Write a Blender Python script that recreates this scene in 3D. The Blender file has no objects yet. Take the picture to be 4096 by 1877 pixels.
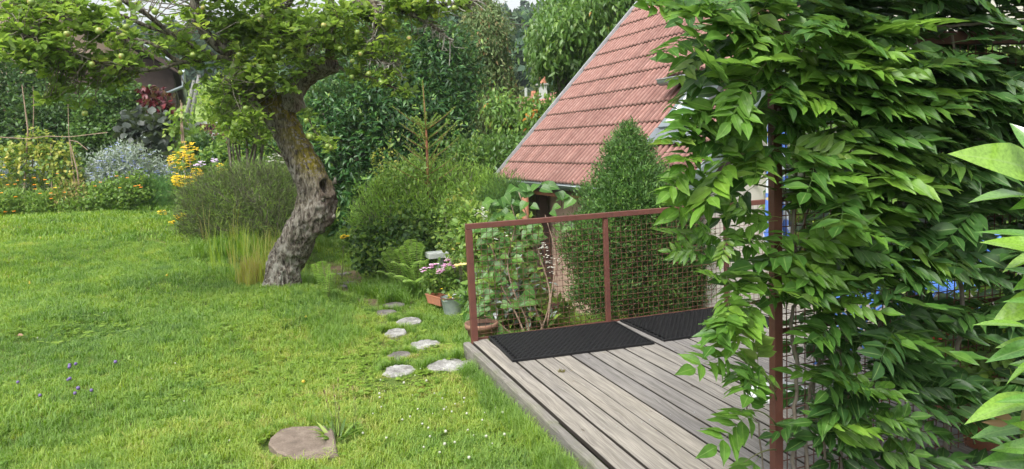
import bpy, math, random
import numpy as np
from mathutils import Matrix, Vector
rng = np.random.default_rng(7)
random.seed(7)
SC = bpy.context.scene
COL = SC.collection

# ------------------------------------------------------------------ camera
f_px, PITCH, ROLL = 3018.3, .1229, -.0480
R0 = np.array([1, 0, 0.]); F0 = np.array([0, 1, 0.]); U0 = np.array([0, 0, 1.])
FW = F0*math.cos(PITCH)-U0*math.sin(PITCH); UP = U0*math.cos(PITCH)+F0*math.sin(PITCH)
RT = R0*math.cos(ROLL)+UP*math.sin(ROLL); UP = -R0*math.sin(ROLL)+UP*math.cos(ROLL)
EYE = np.array([0, 0, 1.6985])
cam = bpy.data.objects.new('camera', bpy.data.cameras.new('camera'))
COL.objects.link(cam)
cam.data.sensor_width = 36; cam.data.lens = 36*f_px/4096
cam.data.clip_start = .05; cam.data.clip_end = 900
m = Matrix.Identity(4)
for k in range(3):
    m[k][0] = RT[k]; m[k][1] = UP[k]; m[k][2] = -FW[k]; m[k][3] = EYE[k]
cam.matrix_world = m
SC.camera = cam
# ------------------------------------------------------------------ light
SUN_EL, SUN_AZ = math.radians(56), math.radians(-150)      # azimuth clockwise from +Y
w = bpy.data.worlds.new('World'); SC.world = w; w.use_nodes = True
nt = w.node_tree; nt.nodes.clear()
sky = nt.nodes.new('ShaderNodeTexSky'); sky.sky_type = 'NISHITA'; sky.sun_disc = False
sky.sun_elevation = SUN_EL; sky.sun_rotation = SUN_AZ; sky.air_density = 1.4; sky.dust_density = 6; sky.ozone_density = 1
hs = nt.nodes.new('ShaderNodeHueSaturation'); hs.inputs['Saturation'].default_value = .22; hs.inputs['Value'].default_value = 1.0
bg = nt.nodes.new('ShaderNodeBackground'); bg.inputs[1].default_value = .15
wo = nt.nodes.new('ShaderNodeOutputWorld')
nt.links.new(sky.outputs[0], hs.inputs['Color']); nt.links.new(hs.outputs[0], bg.inputs[0]); nt.links.new(bg.outputs[0], wo.inputs[0])
sd = bpy.data.lights.new('sun', 'SUN'); sd.energy = 1.35; sd.angle = math.radians(18); sd.color = (1, .97, .92)
sun = bpy.data.objects.new('sun', sd); COL.objects.link(sun)
sv = Vector((math.sin(SUN_AZ)*math.cos(SUN_EL), math.cos(SUN_AZ)*math.cos(SUN_EL), math.sin(SUN_EL)))
sun.rotation_euler = sv.to_track_quat('Z', 'Y').to_euler(); sun.location = (0, -5, 20)
vs = SC.view_settings
vs.view_transform = 'Standard'; vs.look = 'None'; vs.exposure = 1.14; vs.gamma = 1; vs.use_curve_mapping = False
SC.cycles.max_bounces = 6; SC.cycles.diffuse_bounces = 3; SC.cycles.transmission_bounces = 3; SC.cycles.transparent_max_bounces = 8

HAZE = True
# ------------------------------------------------------------------ helpers
def ray(px, py): return FW*f_px+RT*(px-2048)-UP*(py-938.5)
def P(px, py, v):
    d = ray(px, py); return EYE+d*(v/d[1])
def PZ(px, py, z):
    d = ray(px, py); return EYE+d*((z-EYE[2])/d[2])
TH = .3146
CT, ST = math.cos(TH), math.sin(TH)
def D(X, Y, z=0.): return np.array([X*CT-Y*ST, X*ST+Y*CT, z])
def unit(a):
    a = np.asarray(a, float); return a/np.maximum(np.linalg.norm(a, axis=-1, keepdims=True), 1e-9)
def vnoise(p, s=1., seed=0):
    p = np.asarray(p, float)*s+seed*17.13
    i = np.floor(p).astype(np.int64); fr = p-i; fr = fr*fr*(3-2*fr)
    def h(a, b, c):
        n = (a*374761393+b*668265263+c*2147483647+seed*1013) & 0xffffffff
        n = ((n ^ (n >> 13))*1274126177) & 0xffffffff
        return ((n ^ (n >> 16)) & 0xffff)/65535.
    r = 0
    for dx in (0, 1):
        for dy in (0, 1):
            for dz in (0, 1):
                wgt = (fr[..., 0] if dx else 1-fr[..., 0])*(fr[..., 1] if dy else 1-fr[..., 1])*(fr[..., 2] if dz else 1-fr[..., 2])
                r = r+wgt*h(i[..., 0]+dx, i[..., 1]+dy, i[..., 2]+dz)
    return r
def fbm(p, s=1., seed=0): return .55*vnoise(p, s, seed)+.3*vnoise(p, s*2.1, seed+1)+.15*vnoise(p, s*4.3, seed+2)

def new_mesh(name, V, Fs, mat=None, attrs=None, smooth=False):
    """V (n,3); Fs list of index lists or (m,k) array"""
    me = bpy.data.meshes.new(name)
    V = np.asarray(V, np.float32)
    if isinstance(Fs, np.ndarray):
        k = Fs.shape[1]; me.vertices.add(len(V)); me.vertices.foreach_set('co', V.ravel())
        me.loops.add(Fs.size); me.loops.foreach_set('vertex_index', Fs.astype(np.int32).ravel())
        me.polygons.add(len(Fs)); me.polygons.foreach_set('loop_start', np.arange(0, Fs.size, k, dtype=np.int32))
        me.polygons.foreach_set('loop_total', np.full(len(Fs), k, np.int32)); me.update(calc_edges=True)
    else:
        me.from_pydata([tuple(map(float, v)) for v in V], [], [list(map(int, q)) for q in Fs]); me.update()
    for an, (dom, arr) in (attrs or {}).items():
        a = me.attributes.new(an, 'FLOAT', dom); a.data.foreach_set('value', np.asarray(arr, np.float32))
    if mat: me.materials.append(mat)
    if smooth: me.polygons.foreach_set('use_smooth', np.ones(len(me.polygons), bool))
    return me
def tag(o, label=None, cat=None, group=None, kind=None):
    if label: o['label'] = label
    if cat: o['category'] = cat
    if group: o['group'] = group
    if kind: o['kind'] = kind
    return o
def thing(name, label, cat, loc=(0, 0, 0), group=None, rz=0):
    o = bpy.data.objects.new(name, None); COL.objects.link(o)
    o.location = tuple(map(float, loc)); o.rotation_euler = (0, 0, rz); o.empty_display_size = .1
    return tag(o, label, cat, group)
def put(name, me, parent=None, kind=None, world=True, mat=None):
    """world=True: mesh is in world coordinates even under a parent"""
    o = bpy.data.objects.new(name, me); COL.objects.link(o)
    if parent is not None:
        o.parent = parent
        if world:
            o.matrix_parent_inverse = parent.matrix_basis.inverted()
    if kind: o['kind'] = kind
    return o
def place(o, M):
    o.matrix_basis = M
    return o
class MB:
    def __init__(s): s.v = []; s.f = []; s.n = 0
    def add(s, V, Fs):
        V = [tuple(map(float, q)) for q in V]; s.v += V; s.f += [[i+s.n for i in q] for q in Fs]; s.n += len(V); return s
    def box(s, c, d, rz=0, M=None):
        x, y, z = [q/2 for q in d]
        V = [(a*x, b*y, e*z) for e in (-1, 1) for b in (-1, 1) for a in (-1, 1)]
        ca, sa = math.cos(rz), math.sin(rz)
        V = [(ca*a-sa*b+c[0], sa*a+ca*b+c[1], e+c[2]) for a, b, e in V]
        if M is not None: V = [tuple(M @ Vector(q)) for q in V]
        return s.add(V, [(0, 2, 3, 1), (4, 5, 7, 6), (0, 1, 5, 4), (2, 6, 7, 3), (0, 4, 6, 2), (1, 3, 7, 5)])
    def tube(s, pts, rad, n=8, cap=True, fn=None):
        pts = [np.array(p, float) for p in pts]
        if np.isscalar(rad): rad = [rad]*len(pts)
        base = s.n; ref = None; V = []
        for i, p in enumerate(pts):
            t = unit(pts[min(i+1, len(pts)-1)]-pts[max(i-1, 0)])
            if ref is None:
                ref = np.array([1, 0, 0.]) if abs(t[0]) < .9 else np.array([0, 1, 0.])
            a = unit(ref-t*(ref@t)); b = np.cross(t, a); ref = a
            for k in range(n):
                an = 2*math.pi*k/n
                V.append(p+(a*math.cos(an)+b*math.sin(an))*rad[i])
        Fs = []
        for i in range(len(pts)-1):
            for k in range(n):
                q = (k+1) % n; Fs.append((i*n+k, i*n+q, (i+1)*n+q, (i+1)*n+k))
        if cap:
            Fs.append(list(range(n))[::-1]); Fs.append([(len(pts)-1)*n+k for k in range(n)])
        return s.add(V, Fs)
    def lathe(s, c, prof, n=24, M=None):
        V = []; Fs = []
        for r, z in prof:
            for k in range(n):
                an = 2*math.pi*k/n; V.append((c[0]+r*math.cos(an), c[1]+r*math.sin(an), c[2]+z))
        for i in range(len(prof)-1):
            for k in range(n):
                q = (k+1) % n; Fs.append((i*n+k, i*n+q, (i+1)*n+q, (i+1)*n+k))
        if M is not None: V = [tuple(M @ Vector(q)) for q in V]
        return s.add(V, Fs)
    def mesh(s, name, mat, smooth=False): return new_mesh(name, s.v, s.f, mat, None, smooth)
    def put(s, name, mat, parent=None, smooth=False, kind=None, world=True):
        return put(name, s.mesh(name, mat, smooth), parent, kind, world)
def smooth_path(pts, n=8):
    """Catmull-Rom through rows of any width"""
    p = np.array(pts, float); p = np.vstack([2*p[0]-p[1], p, 2*p[-1]-p[-2]]); out = []
    for i in range(1, len(p)-2):
        for t in np.linspace(0, 1, n, endpoint=False):
            a, b, c, d = p[i-1:i+3]
            out.append(.5*((2*b)+(-a+c)*t+(2*a-5*b+4*c-d)*t*t+(-a+3*b-3*c+d)*t**3))
    out.append(p[-2]); return np.array(out)

# ------------------------------------------------------------------ materials
def mat_base(name):
    m_ = bpy.data.materials.new(name); m_.use_nodes = True; t = m_.node_tree; t.nodes.clear()
    o = t.nodes.new('ShaderNodeOutputMaterial'); b = t.nodes.new('ShaderNodeBsdfPrincipled'); t.links.new(b.outputs[0], o.inputs[0])
    return m_, t, b, o
def N(t, kind, **kw):
    n = t.nodes.new(kind)
    for k, v in kw.items(): setattr(n, k, v)
    return n
def ramp(t, fac, stops):
    r = t.nodes.new('ShaderNodeValToRGB'); e = r.color_ramp.elements
    while len(e) < len(stops): e.new(.5)
    for q, (p, c) in zip(e, stops): q.position = p; q.color = (*c, 1) if len(c) == 3 else c
    if fac is not None: t.links.new(fac, r.inputs[0])
    return r
def texco(t, out='Object', scale=(1, 1, 1), rnd=False):
    tc = t.nodes.new('ShaderNodeTexCoord'); mp = t.nodes.new('ShaderNodeMapping'); mp.inputs['Scale'].default_value = scale
    if rnd:
        oi = t.nodes.new('ShaderNodeObjectInfo'); mu = N(t, 'ShaderNodeVectorMath', operation='SCALE'); mu.inputs[0].default_value = (7, 13, 5)
        t.links.new(oi.outputs['Random'], mu.inputs['Scale']); ad = N(t, 'ShaderNodeVectorMath', operation='ADD')
        t.links.new(tc.outputs[out], ad.inputs[0]); t.links.new(mu.outputs[0], ad.inputs[1]); t.links.new(ad.outputs[0], mp.inputs[0])
    else: t.links.new(tc.outputs[out], mp.inputs[0])
    return mp.outputs[0]
def noise(t, vec, sc=5, det=4, rough=.55, dist=0):
    n = t.nodes.new('ShaderNodeTexNoise'); n.inputs['Scale'].default_value = sc; n.inputs['Detail'].default_value = det
    n.inputs['Roughness'].default_value = rough; n.inputs['Distortion'].default_value = dist
    if vec is not None: t.links.new(vec, n.inputs['Vector'])
    return n.outputs[0]
def mix(t, fac, a, b, mode='MIX'):
    n = t.nodes.new('ShaderNodeMix'); n.data_type = 'RGBA'; n.blend_type = mode
    for s, v in ((0, fac), (6, a), (7, b)):
        if isinstance(v, bpy.types.NodeSocket): t.links.new(v, n.inputs[s])
        else: n.inputs[s].default_value = v if s == 0 else ((*v, 1) if len(v) == 3 else v)
    return n.outputs[2]
def bump(t, b, h, strength=.3, dist=.01):
    n = t.nodes.new('ShaderNodeBump'); n.inputs['Strength'].default_value = strength; n.inputs['Distance'].default_value = dist
    t.links.new(h, n.inputs['Height']); t.links.new(n.outputs[0], b.inputs['Normal'])
def attr(t, name, typ='GEOMETRY'):
    a = t.nodes.new('ShaderNodeAttribute'); a.attribute_name = name; a.attribute_type = typ; return a.outputs['Fac']
def math_(t, op, a, b=None, clamp=False):
    n = N(t, 'ShaderNodeMath', operation=op); n.use_clamp = clamp
    for s, v in ((0, a), (1, b)):
        if v is None: continue
        if isinstance(v, bpy.types.NodeSocket): t.links.new(v, n.inputs[s])
        else: n.inputs[s].default_value = v
    return n.outputs[0]
def plain(name, c, rough=.6, c2=None, sc=8, metal=0, bmp=.15, spec=.5, rnd=False, co='Object', bd=.004):
    m_, t, b, o = mat_base(name); v = texco(t, co, rnd=rnd); n = noise(t, v, sc, 5)
    r = ramp(t, n, [(.3, c), (.7, c2 or tuple(q*.7 for q in c))]); t.links.new(r.outputs[0], b.inputs['Base Color'])
    b.inputs['Roughness'].default_value = rough; b.inputs['Metallic'].default_value = metal; b.inputs['Specular IOR Level'].default_value = spec
    if bmp: bump(t, b, noise(t, v, sc*5, 4), bmp, bd)
    return m_
def leaf_mat(name, stops, rough=.45, trans=.3, single=False, spec=.4, inst=False, rib=False, tcol=1.5, vein=False):
    """stops: colours over the leaf's own tint 0..1; thin leaf lets some light through"""
    m_, t, b, o = mat_base(name)
    a = attr(t, 'tint', 'INSTANCER' if inst else 'GEOMETRY')
    if single:
        oi = t.nodes.new('ShaderNodeObjectInfo'); a = math_(t, 'ADD', math_(t, 'MULTIPLY', a, .45), math_(t, 'MULTIPLY', oi.outputs['Random'], .55), True)
    r = ramp(t, a, stops); c = r.outputs[0]
    if vein:
        bl = ramp(t, noise(t, texco(t, 'Object', rnd=True), 26, 4, .6), [(.35, (.72, .74, .7)), (.6, (1.08, 1.06, 1.1))]).outputs[0]; c = mix(t, 1, c, bl, 'MULTIPLY')
        vn_ = ramp(t, attr(t, 'mid'), [(.80, (0, 0, 0)), (.96, (1, 1, 1))]).outputs[0]; c = mix(t, math_(t, 'MULTIPLY', vn_, .45), c, (.25, .36, .12))
    g = t.nodes.new('ShaderNodeNewGeometry'); back = mix(t, .35, c, (.30, .38, .22))
    c = mix(t, math_(t, 'MULTIPLY', g.outputs['Backfacing'], .6), c, back)
    t.links.new(c, b.inputs['Base Color']); b.inputs['Roughness'].default_value = rough; b.inputs['Specular IOR Level'].default_value = spec
    tr = t.nodes.new('ShaderNodeBsdfTranslucent'); tc = mix(t, 1, c, (tcol, tcol*1.1, .5*tcol), 'MULTIPLY'); t.links.new(tc, tr.inputs[0])
    ms = t.nodes.new('ShaderNodeMixShader'); ms.inputs[0].default_value = trans
    t.links.new(b.outputs[0], ms.inputs[1]); t.links.new(tr.outputs[0], ms.inputs[2]); t.links.new(ms.outputs[0], o.inputs[0])
    if rib: bump(t, b, noise(t, texco(t, 'Object'), 60, 3), .25, .003)
    return m_

G_MID = [(0, (.030, .075, .014)), (.5, (.060, .135, .022)), (1, (.13, .22, .040))]
G_DARK = [(0, (.012, .040, .012)), (.6, (.028, .080, .022)), (1, (.06, .14, .04))]
G_LIGHT = [(0, (.07, .14, .025)), (.5, (.13, .23, .04)), (1, (.26, .34, .06))]
M = {}
M['apple_leaf'] = leaf_mat('apple_leaf', [(0, (.08, .15, .022)), (.45, (.165, .255, .040)), (.8, (.26, .36, .055)), (1, (.36, .41, .07))], .5, .42)
M['laurel'] = leaf_mat('laurel_leaf', [(0, (.010, .038, .010)), (.6, (.028, .090, .020)), (.88, (.09, .20, .03)), (1, (.20, .26, .04))], .42, .2, spec=.35)
M['cherry'] = leaf_mat('cherry_leaf', [(0, (.04, .10, .018)), (.6, (.095, .19, .032)), (.97, (.19, .29, .05)), (1, (.35, .14, .02))], .42, .3)
M['bronze'] = leaf_mat('conifer_spray', [(0, (.045, .085, .022)), (.65, (.10, .155, .04)), (.85, (.19, .14, .06)), (1, (.28, .13, .06))], .7, .15)
M['thuja'] = leaf_mat('thuja_spray', [(0, (.020, .060, .010)), (.6, (.050, .13, .016)), (.95, (.12, .235, .03)), (1, (.22, .16, .05))], .6, .2)
M['broom'] = leaf_mat('broom_twig', [(0, (.022, .022, .012)), (.45, (.055, .055, .022)), (.8, (.085, .125, .03)), (1, (.15, .22, .05))], .7, .1)
M['broom_light'] = leaf_mat('fine_leaf', [(0, (.10, .19, .03)), (.6, (.17, .30, .04)), (1, (.28, .40, .06))], .6, .35)
M['ivy'] = leaf_mat('small_leaf', G_MID, .4, .25)
M['hedge'] = leaf_mat('hedge_leaf', [(0, (.015, .045, .010)), (.5, (.038, .095, .018)), (1, (.09, .18, .03))], .5, .25)
M['light'] = leaf_mat('light_leaf', G_LIGHT, .5, .35)
M['yellowish'] = leaf_mat('yellow_leaf', [(0, (.14, .20, .03)), (.5, (.27, .31, .05)), (1, (.48, .40, .10))], .5, .35)
M['straw'] = leaf_mat('straw_leaf', [(0, (.18, .15, .06)), (.5, (.34, .27, .10)), (1, (.42, .32, .14))], .7, .3)
M['grey_leaf'] = leaf_mat('grey_leaf', [(0, (.13, .19, .12)), (.5, (.26, .31, .27)), (1, (.42, .44, .46))], .7, .2)
M['fennel'] = leaf_mat('fennel_leaf', [(0, (.07, .18, .05)), (1, (.13, .28, .08))], .7, .3)
M['purple'] = leaf_mat('purple_leaf', [(0, (.03, .006, .008)), (.6, (.10, .012, .018)), (1, (.28, .03, .04))], .4, .25, tcol=1.1)
M['dusk_leaf'] = leaf_mat('dusk_leaf', [(0, (.012, .020, .012)), (.6, (.028, .042, .028)), (1, (.06, .07, .06))], .5, .2)
M['heart'] = leaf_mat('heart_leaf', [(0, (.030, .095, .014)), (.6, (.065, .165, .022)), (1, (.15, .28, .035))], .4, .35, single=True, rib=True, vein=True)
M['wist'] = leaf_mat('wisteria_leaf', [(0, (.020, .060, .013)), (.40, (.056, .145, .022)), (.72, (.115, .24, .028)), (1, (.22, .37, .04))], .42, .3, single=True, spec=.35, rib=True, vein=True)
M['wist_mass'] = leaf_mat('wisteria_leaf_mass', [(0, (.018, .056, .014)), (.6, (.045, .12, .022)), (1, (.12, .24, .035))], .45, .28, spec=.35, vein=True)
M['wist_young'] = leaf_mat('wisteria_young', [(0, (.055, .14, .022)), (.6, (.11, .23, .032)), (.9, (.20, .28, .05)), (1, (.34, .18, .05))], .4, .4, single=True, rib=True, vein=True)
M['near_laurel'] = leaf_mat('near_laurel', [(0, (.06, .16, .04)), (.5, (.12, .26, .05)), (1, (.28, .45, .06))], .18, .35, single=True, spec=.9, vein=True)
M['dead_leaf'] = leaf_mat('dead_leaf', [(0, (.24, .15, .09)), (1, (.38, .28, .2))], .7, .2)
M['fern'] = leaf_mat('fern_leaf', [(0, (.11, .22, .035)), (1, (.28, .42, .08))], .5, .4)
M['forest'] = leaf_mat('forest_leaf', [(0, (.012, .040, .022)), (.5, (.028, .070, .034)), (1, (.06, .12, .05))], .7, .1)
M['petal_yellow'] = leaf_mat('yellow_petal', [(0, (.65, .42, .01)), (1, (.85, .62, .02))], .6, .2, tcol=1)
M['petal_orange'] = leaf_mat('orange_petal', [(0, (.75, .22, .01)), (1, (.9, .38, .02))], .6, .2, tcol=1)
M['petal_blue'] = leaf_mat('blue_petal', [(0, (.16, .20, .60)), (.6, (.30, .34, .65)), (1, (.45, .46, .62))], .6, .2, tcol=1)
M['petal_white'] = leaf_mat('white_petal', [(0, (.5, .5, .42)), (1, (.75, .74, .68))], .6, .2, tcol=1)
M['petal_pink'] = leaf_mat('pink_petal', [(0, (.5, .12, .38)), (.5, (.75, .4, .65)), (1, (.85, .72, .8))], .6, .2, tcol=1)
M['petal_purple'] = leaf_mat('purple_petal', [(0, (.10, .03, .25)), (1, (.16, .05, .35))], .6, .1, tcol=1)
M['twig'] = plain('twig_bark', (.10, .075, .05), .8, (.22, .20, .17), 12)
M['green_stem'] = plain('green_stem', (.10, .16, .04), .6, (.16, .14, .06), 15)
M['brown_stem'] = plain('brown_stem', (.13, .08, .05), .8, (.20, .13, .08), 15)
M['stick'] = plain('stick_wood', (.20, .13, .09), .8, (.33, .25, .18), 12)
M['zinc'] = plain('zinc', (.32, .37, .38), .38, (.22, .27, .28), 4, .7, .1)
M['zinc_dull'] = plain('zinc_dull', (.40, .45, .44), .5, (.22, .27, .26), 9, .25, .2)
M['lead'] = plain('lead_sheet', (.16, .18, .20), .55, (.11, .13, .14), 6, .2, .1)
M['bead'] = plain('bright_zinc', (.55, .6, .62), .3, (.45, .5, .52), 6, .6, 0)
M['terracotta'] = plain('terracotta', (.42, .17, .09), .75, (.30, .13, .08), 12, bmp=.3)
M['terra_dark'] = plain('terracotta_weathered', (.16, .09, .06), .8, (.24, .13, .08), 9, bmp=.3)
M['dark_wood'] = plain('dark_wood', (.045, .028, .022), .7, (.07, .045, .035), 6)
M['rust_wood'] = plain('orange_wood', (.28, .11, .05), .7, (.16, .07, .04), 9)
M['white_wall'] = plain('cream_render', (.62, .59, .52), .85, (.58, .55, .49), 20, bmp=.5)
M['glass'] = plain('window_glass', (.20, .25, .28), .12, (.24, .29, .32), 1, 0, 0, .9)
M['white_frame'] = plain('white_frame', (.75, .76, .75), .35, (.7, .71, .7), 4, 0, 0)
M['blue_metal'] = plain('blue_enamel', (.10, .24, .68), .3, (.13, .29, .72), 6, 0, 0)
M['white_plastic'] = plain('white_plastic', (.60, .62, .62), .35, (.7, .72, .72), 6, 0, 0)
M['black_rubber'] = plain('black_rubber', (.007, .007, .008), .6, (.013, .013, .014), 30, bmp=.3, spec=.3)
M['stone_grey'] = plain('pedestal_stone', (.36, .38, .36), .8, (.26, .29, .26), 9, bmp=.4)
M['soil'] = plain('potting_soil', (.03, .02, .015), .95, (.05, .035, .02), 30, bmp=.8)
M['petal_red'] = plain('red_petal', (.55, .02, .01), .6, (.6, .05, .02), 9, bmp=0)

def rust_mat(name, c1, c2, c3):
    m_, t, b, o = mat_base(name); v = texco(t, 'Object', rnd=True)
    n = noise(t, v, 9, 6, .65); r = ramp(t, n, [(.35, c1), (.55, c2), (.75, c3)])
    n2 = noise(t, v, 70, 3); sp = ramp(t, n2, [(.66, (0, 0, 0)), (.74, (1, 1, 1))])
    c = mix(t, math_(t, 'MULTIPLY', sp.outputs[0], .6), r.outputs[0], (.03, .015, .01))
    t.links.new(c, b.inputs['Base Color']); b.inputs['Roughness'].default_value = .62
    bump(t, b, n2, .35, .002); return m_
M['rust'] = rust_mat('rusty_steel', (.125, .043, .028), (.105, .036, .025), (.07, .026, .019))
M['rust_dark'] = rust_mat('dark_rusty_steel', (.085, .030, .020), (.065, .024, .017), (.04, .017, .013))
M['wire'] = rust_mat('rusty_wire', (.12, .042, .024), (.09, .032, .02), (.05, .02, .014))
M['corten'] = rust_mat('perforated_rust', (.20, .085, .055), (.17, .07, .045), (.12, .05, .035))

def wood_mat(name, tone=1., green=0.):
    m_, t, b, o = mat_base(name)
    v = texco(t, 'Object', (1, 1, 1), True)
    def scaled(s):
        mp = t.nodes.new('ShaderNodeMapping'); mp.inputs['Scale'].default_value = s; t.links.new(v, mp.inputs[0]); return mp.outputs[0]
    # knots bend the grain: distort across by a slow noise
    warp = noise(t, scaled((9, 1.6, 9)), 1, 2); 
    ad = N(t, 'ShaderNodeVectorMath', operation='ADD'); sc_ = N(t, 'ShaderNodeVectorMath', operation='SCALE')
    cmb = t.nodes.new('ShaderNodeCombineXYZ'); t.links.new(warp, cmb.inputs[0]); t.links.new(cmb.outputs[0], sc_.inputs[0]); sc_.inputs['Scale'].default_value = .09
    t.links.new(v, ad.inputs[0]); t.links.new(sc_.outputs[0], ad.inputs[1])
    def sc2(s):
        mp = t.nodes.new('ShaderNodeMapping'); mp.inputs['Scale'].default_value = s; t.links.new(ad.outputs[0], mp.inputs[0]); return mp.outputs[0]
    g1 = noise(t, sc2((95, 2.2, 60)), 1, 5, .65); g2 = noise(t, sc2((260, 6, 120)), 1, 3, .6); big = noise(t, scaled((7, 1.1, 5)), 1, 3)
    r = ramp(t, g1, [(.26, (.175*tone,   .163*tone, .145*tone)), (.48, (.295*tone, .28*tone, .255*tone)), (.7, (.43*tone, .41*tone, .38*tone))])
    c = mix(t, .55, r.outputs[0], ramp(t, g2, [(.3, (.45, .45, .45)), (.65, (1.1, 1.1, 1.1))]).outputs[0], 'MULTIPLY')
    c = mix(t, .5, c, ramp(t, big, [(.35, (.62, .62, .66)), (.65, (1.12, 1.1, 1.05))]).outputs[0], 'MULTIPLY')
    vo = t.nodes.new('ShaderNodeTexVoronoi'); vo.inputs['Scale'].default_value = 1; t.links.new(scaled((7.5, 2.3, 1)), vo.inputs['Vector'])
    kn = ramp(t, vo.outputs['Distance'], [(.035, (1, 1, 1)), (.07, (0, 0, 0))])
    c = mix(t, math_(t, 'MULTIPLY', kn.outputs[0], .75), c, (.055, .04, .03))
    oi = t.nodes.new('ShaderNodeObjectInfo'); c = mix(t, 1, c, ramp(t, oi.outputs['Random'], [(0, (.80, .80, .82)), (.5, (1, .99, .97)), (1, (1.14, 1.10, 1.02))]).outputs[0], 'MULTIPLY')
    cr = ramp(t, noise(t, sc2((180, 1.3, 30)), 1, 2, .5), [(.28, (1, 1, 1)), (.33, (0, 0, 0))])
    c = mix(t, math_(t, 'MULTIPLY', cr.outputs[0], .7), c, (.05, .04, .035))
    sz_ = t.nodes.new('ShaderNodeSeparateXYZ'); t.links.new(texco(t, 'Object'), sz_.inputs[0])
    if not green: c = mix(t, math_(t, 'MULTIPLY', math_(t, 'MULTIPLY', sz_.outputs[2], -260., True), .93), c, (.018, .014, .010))  # plank sides near black: grime, plus the gaps' shade put into the colour
    if green:
        gn = ramp(t, noise(t, texco(t, 'Object'), 6, 4), [(.45, (0, 0, 0)), (.7, (1, 1, 1))]); c = mix(t, math_(t, 'MULTIPLY', gn.outputs[0], green), c, (.10, .12, .05))
    t.links.new(c, b.inputs['Base Color']); b.inputs['Roughness'].default_value = .8; b.inputs['Specular IOR Level'].default_value = .3
    h = math_(t, 'SUBTRACT', g1, math_(t, 'MULTIPLY', cr.outputs[0], .6)); bump(t, b, h, .6, .004)
    return m_
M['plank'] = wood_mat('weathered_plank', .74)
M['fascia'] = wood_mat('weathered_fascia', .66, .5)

# ------------------------------------------------------------------ ground
CTRL = [(1215, 1786, -.13), (400, 1860, -.08), (2200, 1860, -.14), (1801, 1475, -.15), (1594, 1497, -.17), (1697, 1390, -.2), (1582, 1342, -.22),
        (1634, 1296, -.25), (1542, 1260, -.28), (1480, 1180, -.3), (1350, 1100, -.3), (1400, 900, .0), (1130, 1160, .03), (1060, 1200, .03), (1220, 1250, -.06), (1330, 1340, -.18),
        (900, 1300, .02), (400, 1400, .03), (0, 1300, .1), (600, 1100, .12), (0, 1000, .35), (300, 860, .6), (700, 870, .5), (1000, 960, .3), (0, 1600, .0),
        (1900, 1420, -.13), (1810, 1268, -.36), (2230, 1290, -.85), (1950, 1130, -.7), (1700, 1080, -.45)]
CP = np.array([PZ(a, b, c) for a, b, c in CTRL]+[(0, 1, -.12), (-3, 1, -.08), (-6, 2, -.05), (0, -6, -.12), (8, 4, -.4), (6, 8, -.9), (4, 12, -.9), (9, 16, -.5), (0, 20, .2), (-12, 18, .8), (-14, 8, .5), (10, 0, -.2), (1.8, 3.3, -.2), (3.6, 8.5, -.85), (3.4, 6.9, -.6), (1, 8, -.5), (-.6, 7.6, -.33)])
# deck outline in its own axes
DX0, DX1, DY0, DY1 = 1.51, 6.6, -1.2, 6.19
def ground(x, y):
    x = np.asarray(x, float); y = np.asarray(y, float)
    d2 = (x[..., None]-CP[:, 0])**2+(y[..., None]-CP[:, 1])**2
    wgt = 1/(d2+.12)**1.7
    z = (wgt*CP[:, 2]).sum(-1)/wgt.sum(-1)
    q = np.clip((y-17)/6, 0, 1); z = z*(1-q)+.55*q
    z = z+.133*np.logaddexp(0, (y-33)/2.)*2*np.where(y < 230, 1, 1)
    z = np.where(y > 240, z-.133*(y-240)*.8, z)
    X = x*CT+y*ST; Y = -x*ST+y*CT
    ins = np.clip(np.minimum(np.minimum(X-DX0-.05, DX1-X), DY1-Y-.02)/.15, 0, 1)
    return z*(1-ins)+np.minimum(z, -.3)*ins
def G(px, py, off=0):
    z = 0.
    for _ in range(30):
        p = PZ(px, py, z); z = .5*z+.5*float(ground(p[0], p[1]))
    p = PZ(px, py, z); p[2] = float(ground(p[0], p[1]))+off; return p
def GV(px, v):
    """ground point below image column px at depth v"""
    p = P(px, 900, v); return np.array([p[0], v, float(ground(p[0], v))])
us = np.sinh(np.linspace(-5.2, 5.2, 240))*1.75
vs_ = np.concatenate([np.linspace(-14, 2, 24)[:-1], np.arange(2, 20, .16), np.linspace(20, 34, 30)[1:], np.linspace(34, 300, 60)[1:]])
UU, VV = np.meshgrid(us, vs_); ZZ = ground(UU, VV)
pt = np.stack([UU.ravel(), VV.ravel(), ZZ.ravel()], 1)
pt[:, 2] += np.where(pt[:, 1] < 25, (fbm(pt, 1.3, 3)-.5)*.05+(fbm(pt, 6, 4)-.5)*.02, (fbm(pt, .12, 5)-.5)*3*np.clip((pt[:, 1]-30)/30, 0, 1))
X_ = pt[:, 0]*CT+pt[:, 1]*ST; Y_ = -pt[:, 0]*ST+pt[:, 1]*CT
nr, nc = UU.shape; ii = np.arange(nr*nc).reshape(nr, nc)
Fq = np.stack([ii[:-1, :-1], ii[:-1, 1:], ii[1:, 1:], ii[1:, :-1]], -1).reshape(-1, 4)
PATH = [(1340, 1075), (1380, 1110), (1420, 1145), (1470, 1175), (1530, 1205)]
PP = np.array([G(*q) for q in PATH])
def seg_dist(p, pts):
    best = np.full(len(p), 1e9)
    for a, b in zip(pts[:-1], pts[1:]):
        a = a[:2]; b = b[:2]; ab = b-a; t = np.clip(((p[:, :2]-a)@ab)/(ab@ab), 0, 1); best = np.minimum(best, np.linalg.norm(p[:, :2]-(a+t[:, None]*ab), axis=1))
    return best
dirt = np.clip(1-seg_dist(pt, PP)/.5+(fbm(pt, 5, 8)-.5)*.9, 0, 1)
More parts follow.
